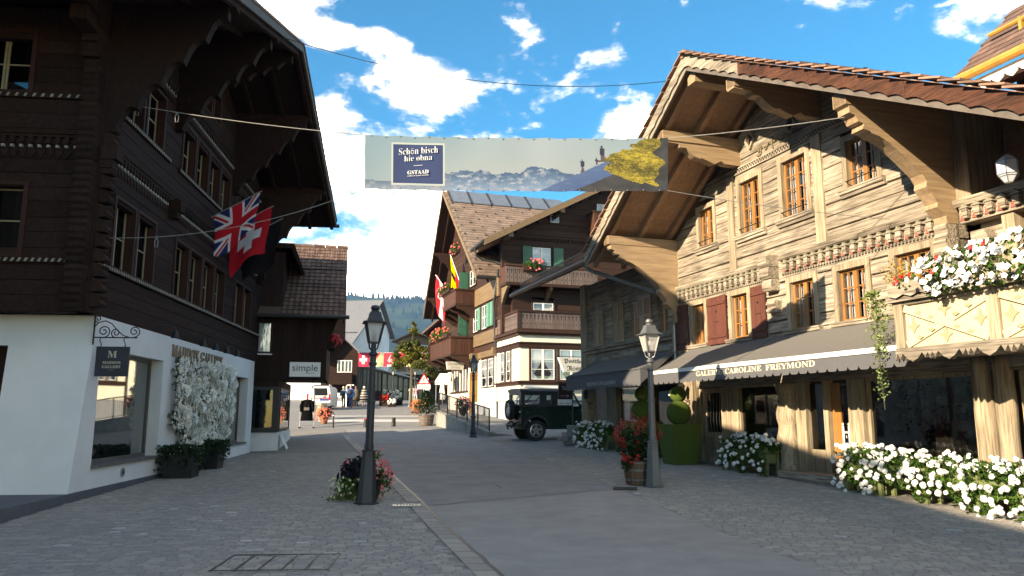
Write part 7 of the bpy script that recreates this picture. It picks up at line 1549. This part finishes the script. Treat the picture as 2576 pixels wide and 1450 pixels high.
# ---------------- banner across the street
YL_, YR_ = 13.88, 12.88; TL, TR, BL, BR = W(918,340,YL_), W(1680,348,YR_), W(917,475,YL_), W(1680,480,YR_); bang = math.atan2(TR.y-TL.y, TR.x-TL.x); BW = (TR-TL).xy.length; BK = BW/5.95
BN = thing('street_banner', 'wide printed banner with mountain picture and navy panel strung across the street', 'banner', BL, bang); BI = Matrix.Rotation(-bang, 3, 'Z')
def nz(x, y, s=1): return noise.noise(Vector((x*s, y*s, 4.2)))
def mixc(a, b, t): t = max(0, min(1, t)); return tuple(p+(q-p)*t for p, q in zip(a, b))
GRC = [[(0,0)]]
def ban(u, v):
    X = u*5.95; Yb = v*1.05
    c = mixc((196,196,186), (158,180,182), v); c = mixc(c, (140,172,182), max(0,.35-u)*1.6); c = mixc(c, (205,205,200), .5*max(0,1-abs(u-.6)*3)*v)
    mt = (.16+.05*nz(X,0,1.3)+.02*nz(X,3,6) if u < .12 else .36+.10*nz(X,0,1.3)+.09*nz(X,2,3.1)+.05*nz(X,5,8)+.02*nz(X,5,21))
    if u > .66: mt += (u-.66)*.9
    if v < mt:
        t = (mt-v)/max(mt,.01); c = mixc((78,108,136), (146,170,190), t*1.1); c = mixc(c, (206,202,200), max(0, nz(X*3.1,Yb*7,2.3)+.5*nz(X*9,Yb*18,2.3))*1.3)
        if u < .3: c = mixc(c, (165,165,165), .4)
    sl1 = (u-.595)*2.62+.01*nz(X,0,9)
    if v < sl1: c = mixc((96,120,156), (70,96,138), (sl1-v)*1.4); c = mixc(c, (130,150,175), max(0,nz(X*3,Yb*9,2))*.5)
    sl2 = (u-.70)*2.4
    if v < sl2 and u > .70: c = mixc((88,86,84), (70,70,70), .5+nz(X*4,Yb*8,1))
    edge = .855+.03*math.sin(v*9+1)+.045*nz(Yb*3.0,1.0,1.0)+.02*nz(Yb*11,2,1)-(.05 if .55 < v < .8 else 0)
    dk = .985-.022*abs(math.sin(v*5.2+.6))-.02*nz(Yb*6,7,1)
    if u > edge and v < sl1+.10+.08*nz(X*9,2,1):
        g_ = .5+.55*nz(X*3.5,Yb*9,1.9)+.6*nz(X*12,Yb*30,2.0)+.4*nz(X*25,Yb*40,1.5)+.25*math.sin(v*13+u*20); c = mixc((96,88,48), (222,192,78), g_*.85)
        if u > dk or v < .16-(u-.9)*.8+.05*nz(X*6,3,1): c = mixc((66,66,66), (84,84,84), .5+nz(X*4,Yb*8,1))
    # walkers on the slope
    for hx, hz, sc in ((.733,.37,.24),(.778,.50,.13),(.796,.56,.30)):
        dx, dz_ = (u-hx)*5.95/1.05, v-hz
        if 0 < dz_ < sc:
            q = dz_/sc; wd = sc*(.06 if q > .84 else (.15 if q > .45 else .09+.05*abs(q-.3)*4)); 
            if abs(dx+.02*(q-.5)) < wd: c = (70,66,86) if q > .4 else (110,96,104)
    if .0935 < u < .2775 and .09 < v < .875:
        c = (216,220,205) if (u < .0985 or u > .2725 or v < .115 or v > .85) else mixc((58,72,110), (74,90,128), 1-abs(u-.2)*6+.2*nz(X*2,Yb*2))
    c = lin(c); return (c[0]*.50,c[1]*.55,c[2]*.64)
dx_ = TR-TL
def bpos(u, v): top = TL.lerp(TR,u); bot = BL.lerp(BR,u); p = BI @ (bot.lerp(top,v)-BL); sag = -.03*math.sin(u*PI); return (p.x, p.y+.009*math.sin(u*31)*math.sin(v*3+u*5)+.006*math.sin(u*9), p.z+sag+.008*math.sin(u*64)*(1 if v > .98 or v < .02 else 0))
printed('cloth', ban, bpos, 330, 58, BN, 'b')
TB = lambda x, z: Matrix.Scale(BK,4) @ Matrix.Translation((x,-.024,z)) @ Matrix.Rotation(PI/2,4,'X'); wl = mat('white_print',(.55,.57,.58),None,.8); cx_ = .1855*5.95
text('Schön bisch', wl, BN, 'lettering', 'serif', .135, .80, .002, TB(cx_,.645)); text('hie obna', wl, BN, 'lettering', 'serif', .115, .57, .002, TB(cx_,.505)); text('GSTAAD', wl, BN, 'lettering', 'serif', .075, .43, .003, TB(cx_,.235)); text('COME UP SLOW DOWN', wl, BN, 'lettering', None, .022, .43, .003, TB(cx_,.19)); k = MB(); k.box((cx_-.09)*BK,(cx_+.09)*BK,-.024,-.021,.405*BK,.412*BK); k.build('rule', wl, BN)
k = MB()
for vtop in (0,1):
    for i in range(20): p = bpos((i+.5)/20, .985 if vtop else .015); k.ball((p[0],p[1]-.01,p[2]),.014,6,4)
stuff(k.build('eyelets', M['alloy'], BN))
def rope(label, a, b, sag, m=M['cable'], r_=.0075, loops=()):
    t = thing('rope', label, 'rope', a); d = b-a; n = 24; pts = [(d*i/n+Vector((0,0,-sag*4*(i/n)*(1-i/n)))) for i in range(n+1)]; k = MB(); k.tube(pts, r_, 5); k.build('cord', m, t)
    for f in loops:
        p = pts[int(f*n)]; k = MB(); k.tube([p+Vector((.0,0,0)),p+Vector((-.03,0,-.09)),p+Vector((-.02,0,-.2)),p+Vector((.03,0,-.2)),p+Vector((.04,0,-.09)),p], .008, 4); k.build('loop', m, t)
def fl(u, v, d=.06): s, z = FL.at(u, v, d); return FL.w(s, d, z)
def frp(u, v, d=.05): s, z = FR.at(u, v, d); return FR.w(s, d, z)
rope('pale rope from the dark chalet upper window to the banner top corner', fl(297,258), TL, .06, loops=(.12,.25)); rope('pale rope from the dark chalet to the banner bottom corner, passing the flags', fl(263,598), BL, .28, loops=(.22,)); rope('pale rope from the banner top corner to the larch chalet gable', TR, FR.w(-1.57,2.0,rroof(-1.57)-.75), .03); rope('thin rope from the banner bottom corner to the larch chalet wall', BR, frp(2240,552,.2), .05, r_=.006)
rope('thin dark wire high across the sky', W(720,97,16.5), W(1690,203,18), .55, M['wire'], .009)
# ---------------- smaller street things
def skinmat(name, top, bottom, shoe=(.05,.04,.035), zc=.86):
    m, t_, p_ = newmat(name); tc_ = t_.nodes.new('ShaderNodeTexCoord'); sx = t_.nodes.new('ShaderNodeSeparateXYZ'); t_.links.new(tc_.outputs['Object'], sx.inputs[0]); rp = t_.nodes.new('ShaderNodeValToRGB'); mr_ = t_.nodes.new('ShaderNodeMapRange'); mr_.inputs[2].default_value = 2; t_.links.new(sx.outputs[2], mr_.inputs[0]); t_.links.new(mr_.outputs[0], rp.inputs[0])
    e = rp.color_ramp.elements; rp.color_ramp.interpolation = 'CONSTANT'; e[0].position = 0; e[0].color = rgb(shoe); e[1].position = .045; e[1].color = rgb(bottom)
    for pos, c in ((zc/2,top),(1.47/2,(.45,.27,.20))): x = e.new(pos); x.color = rgb(c)
    t_.links.new(rp.outputs[0], p_.inputs['Base Color']); p_.inputs['Roughness'].default_value = .8; return m
def person(label, u, v, H, top, bottom, stride=.25, hair=(.2,.14,.08), bag=None, coat=None, Y=None, back=True, arm=.1):
    q = gnd(u, v) if Y is None else W(u, v, Y); t = thing('person', label, 'person', (q.x,q.y,gz(q.x,q.y)+.01), math.radians(rnd.uniform(-12,12)), 'people walking up the street'); s = H/1.75
    J_ = dict(pel=(0,0,.95,.15),sp=(0,0,1.15,.14),ch=(0,0,1.35,.165),nk=(0,0,1.5,.06),hd=(0,.01,1.64,.095),ht=(0,.01,1.72,.06),ls=(-.19,0,1.41,.065),le=(-.26,.03-arm,1.14,.05),lh=(-.24,.12-arm,.9,.035),rs=(.19,0,1.41,.065),re=(.26,.03+arm*.5,1.14,.05),rh=(.24,.12+arm,.9,.035),
              lp=(-.10,0,.9,.10),lk=(-.11,.06+stride*.3,.5,.065),la=(-.11,stride*.6,.1,.045),lt=(-.12,stride*.6+.15,.04,.035),rp=(.10,0,.9,.10),rk=(.11,.04-stride*.1,.5,.065),ra=(.11,-stride*.7,.12,.045),rt=(.12,-stride*.7+.15,.04,.035))
    E_ = [('pel','sp'),('sp','ch'),('ch','nk'),('nk','hd'),('hd','ht'),('ch','ls'),('ls','le'),('le','lh'),('ch','rs'),('rs','re'),('re','rh'),('pel','lp'),('lp','lk'),('lk','la'),('la','lt'),('pel','rp'),('rp','rk'),('rk','ra'),('ra','rt')]
    ks = list(J_); bm = bmesh.new(); sl = bm.verts.layers.skin.verify(); vv = {}
    for n_ in ks: x, y, z, r_ = J_[n_]; b = bm.verts.new((x*s,y*s,z*s)); b[sl].radius = (r_*s,r_*s*(.75 if n_ in ('ch','sp','pel') else 1)); b[sl].use_root = n_ == 'pel'; vv[n_] = b
    for a_, b_ in E_: bm.edges.new((vv[a_],vv[b_]))
    me = bpy.data.meshes.new('body'); bm.to_mesh(me); bm.free(); me.materials.append(skinmat('person_clothes', top, bottom)); o = bpy.data.objects.new('body', me); col.objects.link(o); o.parent = t; o.modifiers.new('Skin','SKIN').use_smooth_shade = True; o.modifiers.new('Sub','SUBSURF').render_levels = 1
    k = MB(); k.ball((0,-.015*s,1.68*s),.105*s,12,8,1.1); k.build('hair', mat('hair_%.2f_%.2f'%hair[:2],hair,None,.7), t, smooth=True)
    if bag: k = MB(); k.lathe([(.05,1.0*s),(.17,1.02*s),(.19,1.2*s),(.16,1.40*s),(.06,1.45*s)], (0,-.18*s,0), 12, 0, 1, .6); k.build('backpack', mat('backpack_cloth_%.3f'%bag[1],bag,None,.8), t, smooth=True)
    if coat:
        m_, z0_, rad = coat; k = MB(); k.lathe([(rad,z0_*s),(rad*.93,1.0*s),(.23,1.3*s),(.24,1.40*s),(.14,1.49*s)], (0,0,0), 16, 0, 1, .72); k.build('coat', m_, t, smooth=True)
    return t
jk = lambda n_, c: mat(n_, c, None, .75)
person('person in bright blue jacket with dark backpack, walking away', 881, 1028, 1.80, (.02,.16,.50), (.05,.10,.24), .22, (.35,.28,.24), (.012,.016,.035), (jk('blue_jacket',(.02,.19,.56)),.82,.27))
person('person with fair hair and teal backpack, left of the blue jacket', 863, 1027, 1.68, (.20,.22,.24), (.05,.07,.14), .2, (.50,.42,.30), (.02,.09,.085))
person('person in olive-brown coat, right of the blue jacket', 894, 1025, 1.68, (.12,.09,.06), (.02,.02,.024), .18, (.16,.09,.05), None, (jk('olive_coat',(.13,.10,.065)),.62,.27))
sm_, t_, p_ = newmat('striped_shawl'); wv = t_.nodes.new('ShaderNodeTexWave'); wv.bands_direction = 'Z'; wv.inputs['Scale'].default_value = 1.5; tc_ = t_.nodes.new('ShaderNodeTexCoord'); t_.links.new(tc_.outputs['Object'], wv.inputs[0]); rp = t_.nodes.new('ShaderNodeValToRGB'); rp.color_ramp.elements[0].position = .62; rp.color_ramp.elements[0].color = (.012,.011,.012,1); rp.color_ramp.elements[1].position = .7; rp.color_ramp.elements[1].color = (.36,.32,.27,1); t_.links.new(wv.outputs[0], rp.inputs[0]); t_.links.new(rp.outputs[0], p_.inputs['Base Color'])
person('person wrapped in a black and white striped shawl', 915, 1025, 1.68, (.02,.02,.02), (.3,.2,.16), .1, (.62,.60,.56), None, (sm_,.50,.36))
person('person in dark clothes standing by the white poster board', 836, 1021, 1.6, (.20,.16,.14), (.02,.02,.025), .05, (.1,.07,.05), None, None)
person('distant person in pink top beside the stone fountain', 1046, 1012, 1.65, (.55,.25,.30), (.45,.45,.48), .15, (.2,.12,.08), None, None, Y=76)
# white van seen from behind
q = W(800,1031,57); VN = thing('white_van', 'white van with red and blue stripes parked beyond the clothes rack, seen from behind', 'van', (q.x,q.y,gz(q.x,q.y)+.01), math.radians(5))
def vb(name, m, x0, x1, y0, y1, z0, z1, parent=VN): k = MB(); k.box(x0,x1,y0,y1,z0,z1); return k.build(name, m, parent)
k = MB(); k.xz([(-.86,.35),(.86,.35),(.88,1.0),(.80,1.62),(.68,1.78),(-.68,1.78),(-.80,1.62),(-.88,1.0)], 0,3.9); k.build('body', M['wpaint'], VN); k = MB(); k.xz([(-.66,1.08),(.66,1.08),(.60,1.62),(-.60,1.62)], -.015,-.002); k.build('rear_window', mat('van_glass',(.02,.022,.026),None,.08), VN)
vb('stripe', M['redlight'], -.86,.86,-.02,-.003,.86,.93); vb('stripe', mat('blue_stripe',(.03,.06,.25),None,.4), .1,.75,-.02,-.003,.70,.84); vb('bumper', mat('grey_bumper',(.12,.12,.13),None,.6), -.88,.88,-.12,0,.3,.55); vb('number_plate', M['wlens'], -.25,.25,-.13,-.121,.40,.50); vb('emblem', mat('grey_emblem',(.15,.16,.18),None,.5), .35,.55,-.02,-.003,.93,1.05)
for x in (-.80,.80): vb('rear_light', M['redlight'], x-.05,x+.05,-.03,0,.75,1.2)
for x in (-.75,.75): k = MB(); k.tube([(x-.1,.6,.32),(x+.1,.6,.32)], .32, 16); k.build('wheel', M['rubber'], VN)
vb('roof_bar', M['black'], -.66,.66,.3,.4,1.82,1.87); vb('roof_bar', M['black'], -.66,.66,1.6,1.7,1.82,1.87); vb('roof_foot', M['black'], -.62,-.58,.3,1.7,1.78,1.84); vb('roof_foot', M['black'], .58,.62,.3,1.7,1.78,1.84)
def parasol(label, u, vt, vb_, Y, m=M['wpaint'], tip=None):
    p = W(u, vb_, Y); top = W(u, vt, Y); z0 = gz(p.x,p.y)+.01; H = top.z-z0; t = thing('closed_parasol', label, 'parasol', (p.x,p.y,z0)); k = MB(); k.lathe([(.22,0),(.22,.06),(.025,.07),(.025,H*.98)], n=10); k.build('pole', M['zinc'], t)
    k = MB(); n = 16; lo_ = H*.34; prof = [(.17,lo_),(.20,lo_+.15),(.13,H*.72),(.06,H*.94),(.015,H)]; k.add([(R_*(1+.16*(-1)**i)*math.cos(2*PI*i/n),R_*(1+.16*(-1)**i)*math.sin(2*PI*i/n),z) for R_, z in prof for i in range(n)], [(a*n+i,a*n+(i+1)%n,(a+1)*n+(i+1)%n,(a+1)*n+i) for a in range(4) for i in range(n)]); k.build('canopy', m, t)
    if tip: k = MB(); k.lathe([(.10,H*.80),(.09,H*.86)], n=12); k.build('strap', M['black'], t)
parasol('closed white parasol with black strap in front of the van', 783, 958, 1042, 46, tip=1); parasol('closed white parasol left of the poster boards', 829, 958, 1024, 64); parasol('closed white parasol in front of the hotel windows', 1112, 948, 1024, 55); parasol('closed white parasol behind the warning sign', 1075, 950, 1015, 66)
p = W(1095,958,56); t = thing('terrace_awning', 'small white scalloped terrace roof beside the hotel', 'awning', p); k = MB(); k.hexa([(0,0,0),(1.1,0,0),(1.1,1.6,.0),(0,1.6,.0),(.3,.4,.55),(1.1,.4,.55),(1.1,1.2,.55),(.3,1.2,.55)]); k.build('canopy', M['wpaint'], t); k = MB(); k.box(-.02,1.1,-.02,.0,-.3,.0); k.build('valance', mat('striped_valance',(.6,.6,.58),(.4,.4,.38),.8,14,(3,.1,.1)), t)
for x in (.05,1.05): k = MB(); k.box(x-.03,x+.03,.05,.11,gz(p.x,p.y)-p.z,0); k.build('post', M['zinc'], t)
for lab, u, v, Y, w_, h_ in (('white poster stand with black and white photograph outside the dark house',853,1008,64,.75,1.15),('white slanted poster board with round emblem, left of the poster stand',830,1018,61,.75,1.0)):
    p = W(u,v,Y); t = thing('poster_board', lab, 'poster board', (p.x,p.y,gz(p.x,p.y)+.01)); k = MB(); k.hexa([(-w_/2,0,.05),(w_/2,0,.05),(w_/2,.04,.05),(-w_/2,.04,.05),(-w_/2,.2,h_),(w_/2,.2,h_),(w_/2,.24,h_),(-w_/2,.24,h_)]); k.build('panel', M['wpaint'], t); k = MB(); k.hexa([(-w_/3.4,.055,.35),(w_/3.4,.055,.35),(w_/3.4,.075,.35),(-w_/3.4,.075,.35),(-w_/3.4,.135,.8),(w_/3.4,.135,.8),(w_/3.4,.16,.8),(-w_/3.4,.16,.8)]); k.build('picture', mat('poster_picture',(.05,.05,.055),(.4,.4,.4),.6,4), t)
    for x in (-w_/2+.05,w_/2-.05): k = MB(); k.bar((x,.22,h_-.05),(x,.5,0),.03); k.build('leg', M['dkzinc'], t)
# fountain
p = W(1035,1021,64); z0 = gz(p.x,p.y); t = thing('stone_fountain', 'stone fountain post topped by a ball with a wooden trough', 'fountain', (p.x,p.y,z0)); st_ = mat('fountain_stone',(.46,.43,.37),(.36,.34,.29),.85,5,bump=.3); k = MB(); k.lathe([(.34,0),(.34,.12),(.28,.16),(.27,1.25),(.34,1.30),(.36,1.40),(.30,1.46),(.16,1.58)], n=4, ph=PI/4); k.build('post', st_, t); k = MB(); k.ball((0,0,1.70),.14,14,10); k.build('ball', st_, t, smooth=True); k = MB(); k.tube([(0,-.2,.85),(.1,-.45,.84),(.12,-.5,.78)], .03, 6); k.build('spout', M['dkzinc'], t)
tr2 = MB(); tr2.box(.15,1.35,-.7,-.62,.15,.62); tr2.box(.15,1.35,-.2,-.12,.15,.62); tr2.box(.15,.23,-.62,-.2,.15,.62); tr2.box(1.27,1.35,-.62,-.2,.15,.62); tr2.box(.2,1.3,-.64,-.18,.08,.16); tr2.build('trough', mat('orange_larch_trough',(.42,.20,.06),(.34,.16,.05),.6,3,AX), t); k = MB(); k.box(.23,1.27,-.62,-.2,.5,.54); k.build('water', mat('trough_water',(.03,.04,.04),None,.05), t)
q = gnd(1046,1045); t = thing('flower_stand', 'small wooden stand of coral flowers left of the potted conifer', 'planter', (q.x,q.y,gz(q.x,q.y)+.01)); k = MB(); k.box(-.22,.22,-.15,.15,.35,.5); k.build('box', mat('orange_wood_box',(.40,.20,.06),None,.6), t)
for x in (-.2,.2):
    for y in (-.13,.13): k = MB(); k.box(x-.02,x+.02,y-.02,y+.02,0,.35); k.build('leg', bpy.data.materials['orange_wood_box'], t)
r = random.Random(9); k = MB(); foliage(k, 160, ell((0,0,.6),.32,.26,.3,.3), .09, r=r); stuff(k.build('foliage', M['leaf'], t))
for i in range(60): p = ell((0,-.05,.55),.36,.3,.4,.85)(r); inst('blossom', OB, t, p, aim((p[0],-1,.3)))
# warning sign
p = W(1065,1048,47); z0 = gz(p.x,p.y); t = thing('warning_sign', 'red-bordered triangular warning sign above a white plate, behind the potted conifer', 'traffic sign', (p.x,p.y,z0)); zt = W(1065,968,47).z-z0; k = MB(); k.lathe([(.03,0),(.03,zt+.6)], n=8); k.build('post', M['zinc'], t)
def tri(r_): return [(r_*math.sin(a),zt+.26+r_*math.cos(a)) for a in (0,2*PI/3,4*PI/3)]
k = MB(); k.xz(tri(.46), -.05,-.035); k.build('red_border', M['redlight'], t); k = MB(); k.xz(tri(.33), -.056,-.0505); k.build('white_field', M['wpaint'], t); k = MB(); k.xz([(-.03,zt+.20),(.03,zt+.20),(.045,zt+.45),(-.045,zt+.45)], -.062,-.0565); k.box(-.03,.03,-.062,-.0565,zt+.10,zt+.16); k.build('exclamation_mark', M['black'], t)
k = MB(); k.box(-.40,.40,-.05,-.035,zt-.27,zt+.0); pl = k.build('plate', M['wpaint'], t); text('Senksäulen', M['black'], pl, 'lettering', None, .12, .70, .003, Matrix.Translation((0,-.051,zt-.20)) @ Matrix.Rotation(PI/2,4,'X'))
p = W(1165,1022,41.5); t = thing('flower_basket', 'round mass of red and pink flowers before the hotel door', 'planter', (p.x,p.y,p.z-.2)); r = random.Random(10); k = MB(); k.lathe([(.05,-.4),(.22,-.1),(.28,.1)], n=12); k.build('bowl', M['dkwood'], t); k = MB(); k.tube([(0,0,-.35),(0,0,gz(p.x,p.y)-p.z+.2)], .03, 6); k.build('stand', M['iron'], t); k = MB(); foliage(k, 420, ell((0,0,.35),.42,.4,.42,.4), .1, r=r); stuff(k.build('foliage', M['dleaf'], t)); RB = blossom_mesh('blossom', mat('deep_red_petal',(.42,.04,.05),(.55,.12,.12),.5,8), .05, 5, None, .3)
for i in range(80): q_ = ell((0,-.03,.28),.46,.44,.42,.9)(r); inst('blossom', RB, t, q_, aim((q_[0],-1,.3)))
# ================================================================== neighbouring houses behind and left of the camera (they shade the street)
def side_house(name, label, x0, x1, y0, y1, ze, zr, wm):
    t = thing(name, label, 'building', ((x0+x1)/2,(y0+y1)/2,0)); a, b = (x1-x0)/2, (y1-y0)/2; k = MB(); k.xz([(-a,-.4),(a,-.4),(a,ze),(0,zr-.3),(-a,ze)], -b, b); k.build('wall', wm, t)
    sl = (zr-ze)/a
    for s in (-1,1): e = a+1.2; k = MB(); k.xz([(0,zr),(s*e,zr-sl*e),(s*e,zr-sl*e-.2),(0,zr-.2)], -b-1.0, b+1.0); k.build('roof', M['dtile'], t)
    for i in range(3):
        for j in range(int((y1-y0)/3)):
            k = MB(); y = -b+1.2+3*j; z = 1.2+2.8*i; k.box(a,a+.05,y,y+1.1,z,z+1.4); w_ = k.build('window', M['wpaint'], t); k = MB(); k.box(a+.051,a+.06,y+.08,y+1.02,z+.08,z+1.32); k.build('pane', M['mirror'], w_)
    return t
side_house('timber_house', 'brown timber house outside the picture, left of the camera', -22,-11.5,-20,-1.3,9.1,11.7,M['phbrown'])
side_house('tall_timber_house', 'taller brown timber house outside the picture, next to the dark chalet', -21.5,-11.8,.9,9.4,9.8,12.1,M['phbrown'])
# ================================================================== air
k = MB(); k.box(-4000,4000,-300,5200,-2.5,640); hz_ = stuff(k.build('haze', None))
hz_.data.materials.clear(); hm = bpy.data.materials.new('haze_air'); hm.use_nodes = True; ht = hm.node_tree; ht.nodes.remove(ht.nodes['Principled BSDF']); pv = ht.nodes.new('ShaderNodeVolumePrincipled'); pv.inputs['Color'].default_value = (.22,.48,1,1); pv.inputs['Density'].default_value = .00012; pv.inputs['Anisotropy'].default_value = .0; ht.links.new(pv.outputs[0], ht.nodes['Material Output'].inputs['Volume']); hz_.data.materials.append(hm)
tag(hz_, 'thin pale blue air haze over the valley', 'haze')
